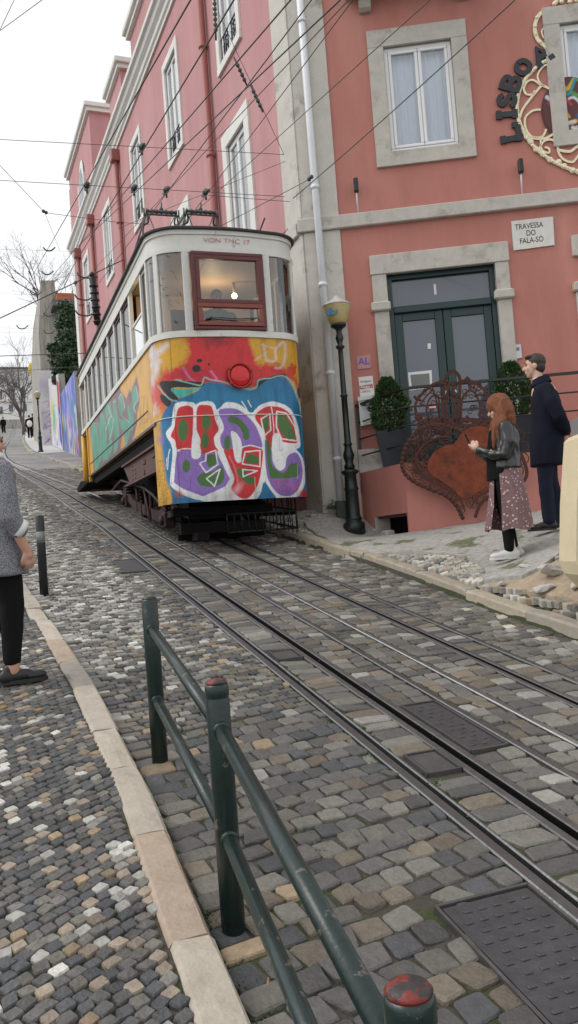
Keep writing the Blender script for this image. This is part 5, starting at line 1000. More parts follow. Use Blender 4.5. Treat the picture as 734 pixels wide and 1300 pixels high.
# side pillars
sidey = [.52, .98, 1.95, 2.75, 3.55, 4.35, 5.15, 5.95, 6.75, 7.55, 8.08, 9.05]
for sx_ in (-1, 1):
    for y in sidey[1:]:
        mb = TB(); w = .11 if y in (1.95, 8.08, 9.05) else .075; mb.box((sx_ * (W2 - .022), y, (Z0 + Z1) / 2), (.055, w, Z1 - Z0), bev=.006); mb.build('window_pillar', M['tramwhite'], tram)
    for a, b in zip(sidey[:-2], sidey[1:-1]):
        if sx_ < 0 and a == .98: 
            mb = TB(); mb.box((-W2 + .03, (a + b) / 2, 2.80 + .25), (.008, b - a - .1, .5)); mb.build('drop_window', M['tramglass'], tram); mb = TB(); mb.box((-W2 + .03, (a + b) / 2, 3.31), (.03, b - a - .1, .035)); mb.box((-W2 + .03, (a + b) / 2, 2.815), (.03, b - a - .1, .03)); mb.build('window_frame', M['tramwhite'], tram); continue
        mb = TB(); mb.box((sx_ * (W2 - .03), (a + b) / 2, (Z0 + Z1) / 2), (.008, b - a - .07, Z1 - Z0)); wp = mb.build('side_window', M['tramsideglass'], tram)
        mb = TB(); mb.box((sx_ * (W2 - .03), (a + b) / 2, Z1 - .05), (.03, b - a - .07, .05)); mb.box((sx_ * (W2 - .03), (a + b) / 2, Z0 + .02), (.03, b - a - .07, .04)); mb.build('window_frame', M['burgundy'] if a > 1.5 else M['tramwhite'], wp)
# white sticker writing on the header
FR = Plane(T((0, -.004, 0))[:2], (1, 0), (0, -1)); FR.P = np.array([TO[0], TO[1] - .07, 0.])
text('VON TNC 17', .085, FR, -.02, 3.965 - .01, .0, mat('thin_red_marker', (.56, .26, .26), .6), 'handwriting', tram, .001, sx=1.25)
# roof edge rail + antenna sticks
mb = TB(); mb.tube([(.62, .9, 4.2), (.80, .8, 4.62)], .012, 6); mb.tube([(.85, .9, 4.2), (1.1, .7, 4.45)], .006, 5); mb.build('roof_antenna', M['iron'], tram)
# ---- interior
mb = TB(); mb.box((.0, 2.0, 2.3), (1.8, .04, 1.05)); mb.box((-.62, 2.0, 3.3), (.5, .04, 1.0)); mb.box((.62, 2.0, 3.3), (.5, .04, 1.0)); mb.box((0, 2.0, 3.72), (.8, .04, .2)); mb.build('cabin_bulkhead', M['creamint'], tram)
for sx_ in (-1, 1): mb = TB(); mb.box((sx_ * .70, 5, 2.15), (.42, 5.6, .05), bev=.01); mb.box((sx_ * .88, 5, 2.45), (.04, 5.6, .5)); mb.build('bench', M['woodint'], tram)
for x, y, z in ((.40, 1.2, 3.62), (-.80, 1.35, 3.68)):
    mb = TB(); mb.tube([(x, y, z + .02), (x, y, 3.82)], .02, 6); cl_ = mb.build('ceiling_lamp', M['creamint'], tram); mb = TB(); mb.ball((x, y, z), .04); mb.build('bulb', M['bulb'], cl_)
mb = TB(); mb.box((.05, .42, 2.25), (.5, .25, 1.0), bev=.02); mb.tube([(.05, .40, 2.85), (.05, .40, 2.95)], .03, 8); mb.tube([(-.05, .40, 2.95), (.25, .34, 2.98)], .015, 6); mb.build('driving_console', M['iron'], tram)
# ---- underframe
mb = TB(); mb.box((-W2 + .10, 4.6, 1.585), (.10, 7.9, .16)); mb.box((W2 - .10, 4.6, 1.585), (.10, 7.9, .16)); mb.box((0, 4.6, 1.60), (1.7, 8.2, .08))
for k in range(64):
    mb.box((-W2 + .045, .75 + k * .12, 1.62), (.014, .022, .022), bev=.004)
mb.build('sole_bar', M['undershade'], tram)
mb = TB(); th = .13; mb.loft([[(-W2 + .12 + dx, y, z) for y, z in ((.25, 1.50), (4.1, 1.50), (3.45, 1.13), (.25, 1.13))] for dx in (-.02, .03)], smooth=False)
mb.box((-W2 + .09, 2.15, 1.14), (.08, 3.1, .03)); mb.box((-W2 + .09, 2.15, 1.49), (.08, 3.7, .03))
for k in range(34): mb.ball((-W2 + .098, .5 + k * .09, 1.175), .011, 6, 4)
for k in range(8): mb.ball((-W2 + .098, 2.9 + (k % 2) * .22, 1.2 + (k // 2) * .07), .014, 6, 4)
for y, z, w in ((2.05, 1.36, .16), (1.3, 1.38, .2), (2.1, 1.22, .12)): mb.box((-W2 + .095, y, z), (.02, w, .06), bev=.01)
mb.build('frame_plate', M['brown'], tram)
# wedge chassis: follows the sloping track
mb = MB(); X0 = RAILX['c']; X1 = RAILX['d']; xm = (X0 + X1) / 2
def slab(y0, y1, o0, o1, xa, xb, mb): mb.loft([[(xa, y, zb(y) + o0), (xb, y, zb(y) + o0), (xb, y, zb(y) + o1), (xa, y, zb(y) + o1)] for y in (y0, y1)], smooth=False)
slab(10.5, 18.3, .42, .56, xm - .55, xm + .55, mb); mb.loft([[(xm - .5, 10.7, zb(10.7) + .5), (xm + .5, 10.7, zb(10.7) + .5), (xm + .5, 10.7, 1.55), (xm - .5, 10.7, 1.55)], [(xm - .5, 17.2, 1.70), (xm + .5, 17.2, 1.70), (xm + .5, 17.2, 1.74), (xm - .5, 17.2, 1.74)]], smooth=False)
mb.box((xm - .1, 10.52, zb(10.5) + .30), (1.15, .12, .14)); mb.box((xm - .1, 10.50, zb(10.5) + .52), (1.35, .16, .10)); mb.box((xm - .45, 10.35, zb(10.3) + .22), (.16, .3, .1)); mb.build('chassis', M['undershade'], tram)
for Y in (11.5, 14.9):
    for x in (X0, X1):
        mb = MB(); mb.lathe([(.05, -.09), (.10, -.085), (.10, -.05), (.25, -.04), (.27, -.05), (.30, -.055), (.30, .045), (.325, .05), (.325, .07), (.25, .07), (.08, .05), (.08, -.02)], (x, Y, zb(Y) + .305), (1 if x == X0 else -1, 0, 0), 26, False); mb.build('wheel', M['undershade'], tram)
    mb = MB(); mb.tube([(X0 - .1, Y, zb(Y) + .305), (X1 + .1, Y, zb(Y) + .305)], .05, 10); mb.build('axle', M['undershade'], tram)
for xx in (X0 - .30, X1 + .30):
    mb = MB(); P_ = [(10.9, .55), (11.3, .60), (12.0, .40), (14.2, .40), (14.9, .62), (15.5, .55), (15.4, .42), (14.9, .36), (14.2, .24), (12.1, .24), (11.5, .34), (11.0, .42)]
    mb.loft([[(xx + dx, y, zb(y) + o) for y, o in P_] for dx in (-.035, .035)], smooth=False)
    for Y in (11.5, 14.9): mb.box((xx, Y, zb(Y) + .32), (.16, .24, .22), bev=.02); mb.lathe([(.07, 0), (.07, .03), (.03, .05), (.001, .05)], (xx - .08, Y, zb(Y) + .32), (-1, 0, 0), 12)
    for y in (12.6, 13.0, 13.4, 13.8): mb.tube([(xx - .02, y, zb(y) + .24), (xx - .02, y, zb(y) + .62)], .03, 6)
    mb.build('bogie_frame', M['bogie'] if xx < xm else M['undershade'], tram)
mb = MB(); xx = X0 - .42
mb.tube([(xx, 11.0, zb(11) + .50), (xx, 11.9, zb(11.9) + .66), (xx, 12.6, zb(12.6) + .72), (xx, 14.8, zb(14.8) + .70), (xx, 15.9, zb(15.9) + .45)], .022, 8); mb.tube([(xx, 12.2, zb(12.2) + .25), (xx + .03, 12.8, zb(12.8) + .75)], .02, 6); mb.build('brake_rod', M['bogie'], tram)
mb = MB()
for y in (11.15, 11.35, 13.2, 14.5, 15.3):
    for dz in (0, .05, .1): mb.box((X0 - .33, y, zb(y) + .5 + dz), (.14, .10, .03), bev=.008)
mb.build('spring_stack', M['undershade'], tram)
# rear track sweeper (dark wedge at far end)
mb = MB(); mb.loft([[(xm - 1.02, y, z) for y, z in ((17.6, 1.66), (18.9, 1.82), (19.9, zb(19.9) + .16), (19.7, zb(19.7) + .10))], [(xm + .9, y, z) for y, z in ((17.6, 1.66), (18.9, 1.82), (19.9, zb(19.9) + .16), (19.7, zb(19.7) + .10))]], smooth=False); mb.build('rear_step', M['undershade'], tram)
# front guard grille hanging under the nose on the right
mb = MB(); gx0, gx1 = xm - .05, xm + .93; yy = 10.75
for k in range(11): x = gx0 + (gx1 - gx0) * k / 10; mb.tube([(x, yy - .25, zb(yy) + .62), (x, yy - .3, zb(yy) + .16)], .008, 5)
for k in range(9): y = yy - .25 + k * .16; mb.tube([(gx1, y, zb(y) + .60), (gx1, y, zb(y) + .14)], .008, 5)
for o in (.18, .42): mb.tube([(gx0, yy - .28, zb(yy) + o), (gx1, yy - .28, zb(yy) + o), (gx1, yy + 1.1, zb(yy + 1.1) + o)], .014, 6)
mb.build('guard_grille', M['iron'], tram)
mb = MB(); mb.box((xm - .05, 10.8, zb(10.8) + .15), (1.2, .08, .08)); mb.box((xm + .45, 10.6, zb(10.6) + .42), (1.0, .05, .05)); mb.build('lifeguard_beam', M['undershade'], tram)
# ---- pantographs: small twin-roller collectors on the roof
def panto(px_, lb):
    q = at(px_, 269, 11.3); x = q[0]; z = q[2]; zr = 4.22; y = 11.3; t = MB()
    t.tube([(x - .22, y, z), (x + .22, y, z)], .024, 8)
    for k in range(7): t.lathe([(.035, -.012), (.035, .012)], (x - .21 + .07 * k, y, z), (1, 0, 0), 8)
    t.tube([(x - .25, y, z - .045), (x + .25, y, z - .045)], .014, 6); t.tube([(x - .25, y, z - .08), (x - .25, y, z + .04)], .012, 6); t.tube([(x + .25, y, z - .08), (x + .25, y, z + .04)], .012, 6)
    for s in (-1, 1):
        t.tube(crom([(x + s * .20, y, z - .05), (x + s * .19, y + .05, z - .14), (x + s * .26, y + .1, z - .22), (x + s * .25, y + .12, zr)], 4), .014, 6); t.tube([(x + s * .22, y, z - .05), (x + s * .42, y + .5, zr)], .012, 6); t.tube([(x - s * .18, y + .02, z - .06), (x + s * .10, y + .25, zr)], .007, 5)
    t.tube([(x, y, z + .03), (x + .01, y, z + .13)], .012, 6); t.ball((x, y, z + .04), .03, 8, 6)
    return t.build('current_collector', M['insul'], tram)
panto(205, ''); panto(255, '')
# ================================================================== GREEN RAILING, BOLLARDS
PH = .78
rail_t = empty('street_railing', (.62, 2.6, zb(2.6)), 'dark green tubular railing along the cobbled sidewalk kerb', 'railing')
POSTS = [(.527, 1.10), (.652, 2.6), (.70, 4.0)]
for i, (x, y) in enumerate(POSTS):
    z = zb(y); mb = MB(); mb.lathe([(.0385, -.1), (.0385, PH - .055), (.0365, PH - .05), (.0365, PH - .046), (.0385, PH - .042), (.0385, PH - .012), (.034, PH - .003)] if i < 2 else [(.0385, -.1), (.0385, PH - .01), (.034, PH)], (x, y, z), n=24); ps = mb.build('post', M['green'], rail_t)
    mb = MB(); mb.lathe([(.0345, PH - .004), (.036, PH + .001), (.030, PH + .008), (.015, PH + .012), (.001, PH + .013)], (x, y, z), n=24); mb.build('cap', M['redcap'] if i < 2 else M['green'], ps)
def rails(a, b):
    for h in (.64, .30):
        mb = MB(); A = Vector((a[0], a[1], zb(a[1]) + h)); B = Vector((b[0], b[1], zb(b[1]) + h)); d = (B - A).normalized(); mb.tube([A + d * .02, B - d * .02], .0235, 16); mb.build('rail_tube', M['green'], rail_t)
        mb = MB(); mb.tube([A + d * .03, A + d * .05], .028, 16); mb.tube([B - d * .05, B - d * .03], .028, 16); mb.build('weld_collar', M['green'], rail_t)
rails(POSTS[0], POSTS[1]); rails(POSTS[1], POSTS[2])
for (x, y), lb in (((.455, 8.46), 'dark bollard with a scuffed band, nearest behind the railing'), ((.24, 12.3), 'farther dark bollard half hidden behind the woman in grey'),):
    z = zb(y); t = empty('bollard', (x, y, z), lb, 'bollard', 'bollards along the left kerb'); mb = MB(); mb.lathe([(.042, -.1), (.042, PH - .01), (.036, PH), (.001, PH + .003)], (x, y, z), n=20); mb.build('post', M['iron'], t)
    mb = MB(); mb.lathe([(.0432, PH - .27), (.0432, PH - .16)], (x, y, z), n=20); mb.build('band', mat('scuffed_grey_band', (.18, .19, .18), .6, var=.6, vscale=60, bump=.3), t)
# ================================================================== WIRES
def wire(pts, lb, r=.006, sag=0, ext=(0, 0), ins=(), grp='overhead wires'):
    P = [Vector(p) for p in pts]
    if ext[0]: P[0] = P[0] + (P[0] - P[1]) * ext[0]
    if ext[1]: P[-1] = P[-1] + (P[-1] - P[-2]) * ext[1]
    Q = []
    for a, b in zip(P[:-1], P[1:]):
        n = 14
        for k in range(n): t = k / n; q = a.lerp(b, t); q.z -= sag * 4 * t * (1 - t); Q.append(q)
    Q.append(P[-1]); mb = MB(); mb.tube(Q, r * .45, 6); o = mb.build('overhead_wire', M['wire']); tag(o, lb, 'wire', grp)
    for p in ins:
        mb = MB(); d = (P[-1] - P[0]).normalized(); c = Vector(p[:3]); L = p[3] if len(p) > 3 else .12; n = max(2, int(L / .07)); 
        for k in range(n): mb.ball(c + d * (k - (n - 1) / 2) * .07, (.032, .032, .032), 8, 6)
        mb.tube([c - d * L * .7, c + d * L * .7], .015, 6); mb.build('insulator', M['insul'], o)
    return o
def xw(a, b, X, lb, r=.010, ext=(1.2, .6), **k): return wire([onX(*a, X), onX(*b, X)], lb, r, ext=ext, **k)
# trolley / feeder wires running up the street
xw((400, 64), (261, 249), 3.03, 'contact wire above the right collector of the tram'); xw((394, 2), (211, 246), 2.05, 'contact wire above the left collector of the tram', .010)
xw((400, 30), (170, 246), 1.75, 'thin feeder wire passing just left of the left collector'); xw((369, 0), (80, 335), 1.55, 'long feeder wire crossing the second pink window'); xw((297, 0), (110, 310), 1.2, 'feeder wire running past the upper insulator string'); xw((242, 0), (70, 300), .95, 'leftmost steep feeder wire beside the pink cornice'); xw((400, 45), (195, 262), 2.5, 'middle feeder wire above the tram roof', .009)
xw((546, 0), (360, 168), 3.4, 'high wire running across the front facade window', .009, ext=(.3, 2.2))
a = FRONT.p3(372, 252, .12); b = at(655, -5, 6.6); wire([b, a], 'thick twisted cable running from top right to the corner bracket', .014, .04, ext=(.3, 0), ins=[(*at(394, 226, 10.7), .07)])
a2 = onX(290, 292, 3.6); wire([FRONT.p3(396, 226, .2), at(246, 305, 13.5)], 'cable from the corner bracket down behind the tram roof', .011)
# cross spans
BR1 = SIDE.at(.25, SIDE.px(365, 203)[1], .12); BR2 = SIDE.at(.35, SIDE.px(369, 252)[1], .12)
def span(b, e, lb, clamps=(), ext=.5, r=.009, par=None):
    P = [np.array(b), at(e[0], e[1], e[2])]; o = wire(P, lb, r, .0, ext=(0, ext)); 
    for x in clamps:
        t = (proj(P[0])[0] - x) / (proj(P[0])[0] - e[0]); 
        lo, hi = 0, 1
        for _ in range(30):
            m_ = (lo + hi) / 2
            if proj(P[0] + (P[1] - P[0]) * m_)[0] > x: lo = m_
            else: hi = m_
        c = P[0] + (P[1] - P[0]) * lo; mb = MB(); mb.tube([c + [0, -.18, -.05], c + [0, .18, .02]], .026, 6); mb.ball(c, (.05, .07, .05), 8, 6); mb.tube([c, c + [0, 0, -.12]], .015, 6); mb.build('hanger_clamp', M['insul'], o)
    return o
span(BR1, (0, 177, 11.8), 'upper cross span wire from the corner bracket to the left sky', (180,)); span(BR2, (0, 229, 12.0), 'lower cross span wire carrying the hanger clamps over the tram', (110, 170, 211, 261))
wire([at(368, 256, 11.7), at(264, 248, 11.6)], 'short stay wire from the lower bracket to the right clamp', .009); wire([at(362, 205, 11.7), at(150, 290, 14)], 'slanting stay wire from the upper bracket toward the windows', .008)
wire([at(272, -8, 10.9), at(274, 42, 11), at(279, 20, 11)][:2], 'short vertical insulator string at the top edge', .014, ins=[(*at(273, 18, 11), .5)]); wire([at(277, 15, 11), BR1], 'diagonal wire with two insulator strings above the tram', .010, ins=[(*at(306, 92, 11.2), .32), (*at(326, 125, 11.3), .3)])
for P_, lb in ((((18, 0, 9), (0, 38, 9.3)), 'steep thin wire in the top left corner'), (((56, -2, 8), (0, 39, 9.3)), 'slanting thin wire in the top left corner')): wire([at(*P_[0]), at(*P_[1])], lb, .008, ext=(.8, 2))
wire([at(0, 210, 14), at(57, 270, 15), at(148, 282, 16), at(190, 285, 17)], 'thin wire with a joint below the lower cross span at left', .010, ext=(1, 0), ins=[(*at(57, 269, 15), .1)]); wire([at(57, 270, 15), at(76, 318, 20)], 'short drop wire under the joint at left', .008)
span(SIDE.at(12.5, SIDE.px(118, 409)[1] , .1), (0, 404, 23), 'thick cross span bar high over the street behind the tram', (96,), r=.035); span(SIDE.at(16, 6.9, .1), (0, 452, 28), 'second cross span farther up the street', (), r=.03)
span(SIDE.at(20, 7.4, .1), (0, 473, 34), 'third cross span farthest up the street', (), r=.02)
# dark pole with insulator arms beside the pink wall behind the tram
pt_ = at(118, 410, 19.5); t = empty('feeder_pole', (pt_[0], 19.5, pt_[2] - 1.5), 'black feeder pole with curved insulator arms beside the pink wall', 'pole'); mb = MB(); tp = at(117, 352, 19.5); mb.tube([at(124, 412, 19.5), tp], .075, 10); mb.ball(tp + [0, 0, .06], .07)
for k in range(6): q = at(119 + k, 365 + 9 * k, 19.5); mb.lathe([(.08, 0), (.11, .03), (.08, .06)], q)
mb.build('pole_shaft', M['iron'], t); mb = MB()
for x, y in ((110, 350), (107, 378), (108, 398)): mb.tube(crom([at(x + 9, y, 19.5), at(x + 3, y + 3, 19.5), at(x - 8, y + 1, 19.4), at(x - 12, y - 4, 19.4)], 4), .018, 6)
mb.tube([at(124, 412, 19.5), at(126, 420, 19.6), SIDE.at(8, at(126, 420, 19.6)[2], .0)], .03, 6); mb.build('insulator_arm', M['insul'], t)
for k, (x, y, Yd) in enumerate(((62, 317, 24), (60, 347, 27), (45, 373, 30), (62, 400, 32), (28, 416, 32), (62, 422, 36))):
    wire([at(-30, y - 1, Yd), at(x, y + 1, Yd), at(105, y + 3, Yd)], 'faint cross wire carrying the ' + ('topmost', 'second highest', 'smaller left', 'middle', 'lower left', 'lowest')[k] + ' curved hanger', .007)
    mb = MB(); mb.tube(crom([at(x - 7, y - 3, Yd), at(x - 3, y + 1, Yd), at(x + 3, y + 1, Yd), at(x + 8, y - 3, Yd)], 4), .022, 6); tag(mb.build('wire_hanger', M['insul']), ('topmost of the', 'second highest of the', 'smaller left', 'middle', 'lower left', 'lowest of the')[k] + ' curved wire hangers in the sky beside the pink wall', 'wire hanger', 'curved wire hangers over the street')
# ================================================================== BACKGROUND
# graffiti wall: pale lower wall plus blue painted hoarding beyond the pink building
FB = Plane((3.62, 35.5), (0, 1), (-1, 0)); wx = lambda Y: 3.62 - .06 * sstep(36, 42, Y)
t = empty('graffiti_wall', (3.7, 39, zb(39)), 'blue and violet graffiti wall just beyond the pink building', 'wall'); z0, z1 = 3.6, 8.6
def paintwall(name, Ya, Yb, za, zt, x, fn, parent, th=.3):
    ys = np.arange(Ya, Yb, .05); n = 70; G = np.zeros((len(ys), n, 3)); G[:, :, 0] = x
    G[:, :, 1] = ys[:, None]; s = np.linspace(0, 1, n)
    base = np.array([zb(y) for y in ys]); top = np.array([zt(y) for y in ys]); G[:, :, 2] = base[:, None] + (top - base)[:, None] * s[None]
    p = Paint(G[:, :, 1] - Ya, G[:, :, 2] - base[:, None], (.5, .5, .5)); fn(p); painted_grid(name, G, p.c, M['wallpaint'], parent)
    mb = MB(); mb.loft([[(x + .01, y, zb(y) - .3), (x + th, y, zb(y) - .3), (x + th, y, zt(y) + .01), (x + .01, y, zt(y) + .01)] for y in ys[::10].tolist() + [Yb]], smooth=False); mb.build('wall_core', M['concrete'], parent)
def fblue(p):
    p.X = p.X + .25 * (fbm(p.X, p.Y, 1.6, 5) - .5); p.Y = p.Y + .25 * (fbm(p.X, p.Y, 1.9, 6) - .5); p.c[:] = (.20, .25, .50)
    for _ in range(70):
        c = random.choice([(.15, .20, .55), (.32, .28, .62), (.10, .25, .40), (.5, .5, .6), (.12, .16, .5)]); p.ell(random.uniform(0, 7), random.uniform(0, 4), random.uniform(.2, .6), random.uniform(.3, 1), c, .07, .7, random.random() * 3)
    for _ in range(60):
        c = random.choice([(.5, .16, .12), (.55, .35, .25), (.1, .35, .2), (.55, .52, .5), (.08, .1, .35)]); p.ell(random.uniform(0, 7), random.uniform(0, 1.6), random.uniform(.1, .25), random.uniform(.2, .5), c, .06, .8)
paintwall('painted_face', 34.2, 41.0, 0, lambda y: zb(y) + 3.7 - .12 * (y - 34.2), 3.55, fblue, t)
t = empty('street_mural_wall', (3.5, 47, zb(47)), 'pale rendered wall with colourful tags and a red and blue panel', 'wall')
def fwhite(p):
    p.c[:] = (.58, .57, .58)
    for _ in range(60): c = random.choice([(.48, .45, .52), (.62, .6, .6), (.42, .40, .42), (.5, .5, .58)]); p.ell(random.uniform(0, 15), random.uniform(0, 3.5), random.uniform(.2, .7), random.uniform(.2, .8), c, .2, .6)
    for _ in range(60):
        c = random.choice([(.30, .16, .45), (.15, .4, .2), (.55, .45, .08), (.10, .14, .45), (.4, .12, .2), (.05, .05, .08)]); a, b = random.uniform(2.5, 15), random.uniform(.3, 2.4); p.line([(a, b), (a + random.uniform(-.5, .5), b + random.uniform(-.4, .4)), (a + random.uniform(-.9, .9), b + random.uniform(-.4, .4))], random.uniform(.05, .14), c, .05, .8)
    p.ell(4.2, 1.7, .9, .8, (.15, .42, .25), .25, .8); p.ell(5.3, 2.3, .6, .5, (.6, .5, .08), .2, .8); p.poly([(.2, 2.3), (1.3, 2.3), (1.3, 3.6), (.2, 3.5)], (.45, .04, .08), .03, sm=False); p.poly([(.2, .2), (1.5, .6), (1.3, 2.3), (.2, 2.3)], (.10, .07, .42), .03, sm=False); p.line([(.4, 1.5), (.8, 1.9), (1.1, 1.5)], .12, (.5, .5, .7), .05)
paintwall('painted_face', 41.0, 57, 0, lambda y: zb(y) + 3.9, 3.50, fwhite, t)
# tall bare concrete gable with orange roof behind, ivy tree
t = empty('concrete_building', (5, 49, zb(49)), 'tall bare concrete gable wall with an orange tiled roof edge', 'building'); P1 = at(52, 356, 48); P2 = at(69, 356, 48); P3 = at(76, 440, 48); zg = zb(48) - 1
xl = at(49.5, 440, 48)[0]; mb = MB(); mb.loft([[(xl - .1, y, zg), (xl + .05, y, P1[2] - 3), (P1[0], y, P1[2]), (P2[0], y, P2[2]), (P2[0] + .15, y, P2[2] - 3), (P2[0] + .7, y, P2[2] - 5), (P2[0] + 1.3, y, zg)] for y in (48, 58)], smooth=False)
for k in range(4): mb.box((xl + .30 + .32 * k, 47.97, (zg + P1[2]) / 2 - .6), (.09, .07, P1[2] - zg - 2.5))
mb.build('concrete_wall', M['concrete'], t)
xs_ = np.linspace(xl - .12, P2[0] + 1.4, 70); zs_ = np.linspace(zg, zg + 5.4, 110); Gp = np.zeros((70, 110, 3)); Gp[:, :, 0] = xs_[:, None]; Gp[:, :, 1] = 47.88; Gp[:, :, 2] = zs_[None]; pp_ = Paint(Gp[:, :, 0] - xl, Gp[:, :, 2] - zg, (.60, .60, .61))
for _ in range(46): c = random.choice([(.50, .42, .52), (.45, .45, .50), (.66, .66, .66), (.52, .50, .45)]); pp_.ell(random.uniform(0, 2.6), random.uniform(0, 5), random.uniform(.1, .5), random.uniform(.1, .7), c, .15, .6)
for _ in range(40):
    c = random.choice([(.30, .14, .38), (.15, .4, .2), (.5, .45, .1), (.08, .10, .3), (.05, .05, .07), (.45, .2, .4)]); a, b = random.uniform(.1, 2.6), random.uniform(1.2, 3.9); pp_.line([(a, b), (a + random.uniform(-.3, .3), b + random.uniform(-.4, .4)), (a + random.uniform(-.4, .4), b + random.uniform(-.5, .5))], random.uniform(.03, .09), c, .03, .8)
painted_grid('painted_base', Gp, pp_.c, M['wallpaint'], t); a = at(70, 372, 48); b = at(98, 372, 48)
mb = MB(); mb.box((a[0] + 3.2, 50, a[2] - .55), (6.4, 6, .5)); mb.build('roof', M['tile'], t); mb = MB(); mb.box((a[0] + 3.1, 50, a[2] - 1.0), (6.8, 7, .35)); mb.build('eave', M['slot'], t); mb = MB(); mb.box((a[0] + 3.4, 51, (a[2] - 1.2 + zb(51)) / 2), (6, 6, a[2] - 1.2 - zb(51))); mb.build('rear_wall', M['concrete'], t)
# white building at the top of the street
WZ = zb(116); t = empty('white_building', (2, 121, WZ), 'white rendered house with small grey windows at the top of the street', 'building')
WPl = Plane((0, 119), (1, 0), (0, -1)); holes = []
def wpx(x, y): return WPl.px(x, y)
mb = MB(); mb.box((-1, 124, WZ + 4.2), (19, 10, 9.4)); mb.build('wall', M['farwhite'], t)
mb = MB(); u, z = wpx(5, 470); mb.loft([[(-10.8, 118.6, WZ + 8.9), (8.8, 118.6, WZ + 8.9), (8.8, 118.6, WZ + 9.1), (-10.8, 118.6, WZ + 9.1)], [(-10.8, 124, WZ + 9.6), (8.8, 124, WZ + 9.6), (8.8, 124, WZ + 9.8), (-10.8, 124, WZ + 9.8)]], smooth=False); mb.build('roof', M['greystone'], t)
mb = MB(); zc = wpx(15, 509)[1]; mb.box((-1, 118.9, zc), (19.2, .25, .35)); mb.build('string_course', M['whitetrim'], t); mb = MB(); zc = wpx(15, 541)[1]; mb.box((0, 118.5, zc), (14, 1.0, 1.5)); mb.build('low_wall', M['concrete'], t)
for x, y, w, h in ((13.5, 498, .75, 1.5), (29.5, 500, .7, 1.3), (0, 502, .75, 1.5), (14, 518, .65, 1.1), (31.5, 517.5, .65, 1.1), (1, 521, .65, 1.2), (15.5, 537, .5, .8), (-14, 500, .7, 1.4), (-14, 520, .6, 1.1)):
    u, z = wpx(x, y); mb = MB(); mb.box((u, 118.97, z), (w, .12, h)); f = mb.build('window', M['whitetrim'], t); mb = MB(); mb.box((u - w * .22, 118.9, z), (w * .36, .06, h * .86)); mb.box((u + w * .22, 118.9, z), (w * .36, .06, h * .86)); mb.build('pane', M['darkwin'], f)
# pale bus-like van / blue mural panel at far left edge
P_ = at(1.5, 535, 60); t = empty('blue_mural_panel', (P_[0], 60, zb(60)), 'small bright blue mural panel at the far left edge of the street', 'mural'); mb = MB(); mb.box((P_[0] - 1.4, 60, zb(60) + 1.0), (2.5, .3, 1.8)); mb.build('panel', M['farwhite'], t); mb = MB(); mb.box((P_[0] - 1.3, 59.83, zb(60) + 1.0), (2.2, .02, 1.1)); mb.build('blue_paint', mat('mural_blue', (.03, .30, .48), .7), t)
# far sidewalk pale paving
def far_side():
    mb = MB(); L = [39.2, 40.2, 42, 45, 49, 54, 60, 66, 74, 84]; vs = []
    for y in L: a = kr(y) + .23; b = 3.45; vs += [(a, y, surf(a + .01, y) + .006), (b, y, surf(b, y) + .006)]
    mb.add(vs, [(2 * i, 2 * i + 1, 2 * i + 3, 2 * i + 2) for i in range(len(L) - 1)]); mb.build('far_sidewalk', mat('pale_limestone_paving', (.50, .49, .46), .85, bump=.5, bscale=9, var=.1, vscale=6), kind='structure')
far_side()
fl = hit(52, 574); street_lamp((fl[0], fl[1], fl[2] - .02), (574 - 497) * fl @ Fv / FPX if False else (574 - 496) * float(fl @ Fv) / FPX, 'distant lamp post with yellow lantern before the mural wall')
# trees -------------------------------------------------------------
def tree(name, base, H, lb, seed, spread=.5, twig=4, leaves=None, lean=(0, 0), r0=.2, levels=6, grp=None):
    rg = random.Random(seed); t = empty(name, base, lb, 'tree', grp); trunk = MB(); crown = MB(); tips = []
    def br(p, d, L, r, lv):
        n = 4; pts = [Vector(p)]; dd = Vector(d)
        for k in range(n):
            dd = (dd + Vector((rg.gauss(0, .13), rg.gauss(0, .13), rg.gauss(.02, .08)))).normalized(); pts.append(pts[-1] + dd * L / n)
        mbx = trunk if lv < 2 else crown; mbx.tube(pts, [r * (1 - .45 * k / n) for k in range(n + 1)], 7 if lv < 2 else (4 if lv < 4 else 3))
        if lv >= levels: tips.append((pts[-1], dd)); return
        for k in range(rg.choice([2, 3, 3]) if lv > 0 else 4):
            at_ = rg.uniform(.45, 1); i = min(n - 1, int(at_ * n)); q = pts[i].lerp(pts[i + 1], at_ * n - i)
            nd = (dd + Vector((rg.gauss(0, spread), rg.gauss(0, spread), rg.gauss(.12, spread * .6)))).normalized(); br(q, nd, L * rg.uniform(.62, .85), r * .55, lv + 1)
    br(base, Vector((lean[0], lean[1], 1)).normalized(), H * .30, r0, 0)
    trunk.build('trunk', M['bark'], t)
    if leaves: crown = MB() if False else crown
    crown.build('crown', M['bark'], t); return t
def tp(x, y, Y): q = at(x, y, Y); return (q[0], Y, q[2])
tree('bare_tree', (3.9, 88, zb(88) - .1), 12.5, 'dense bare tree before the white house at the far end', 11, .55, r0=.20, levels=7, lean=(-.05, 0), grp='bare winter trees')
tree('bare_tree', (1.9, 95, zb(95) - .1), 11.5, 'bare tree with a wide crown at the far left of the white house', 5, .6, r0=.15, levels=7, lean=(-.1, 0), grp='bare winter trees')
tree('bare_tree', (3.2, 76, zb(76) - .1), 9.5, 'smaller twiggy bare tree just left of the concrete gable', 31, .55, r0=.13, levels=7, lean=(-.1, 0), grp='bare winter trees')
tree('bare_tree', (.6, 84, zb(84) - .1), 10.5, 'bare tree at the far left edge before the white house', 44, .55, r0=.14, levels=7, lean=(.05, 0), grp='bare winter trees')
b = tp(76, 420, 56); tree('bare_tree', (b[0], 56, b[2] - 3), 13, 'tall bare tree rising behind the concrete gable', 21, .42, r0=.16, levels=6, lean=(-.15, 0), grp='bare winter trees')
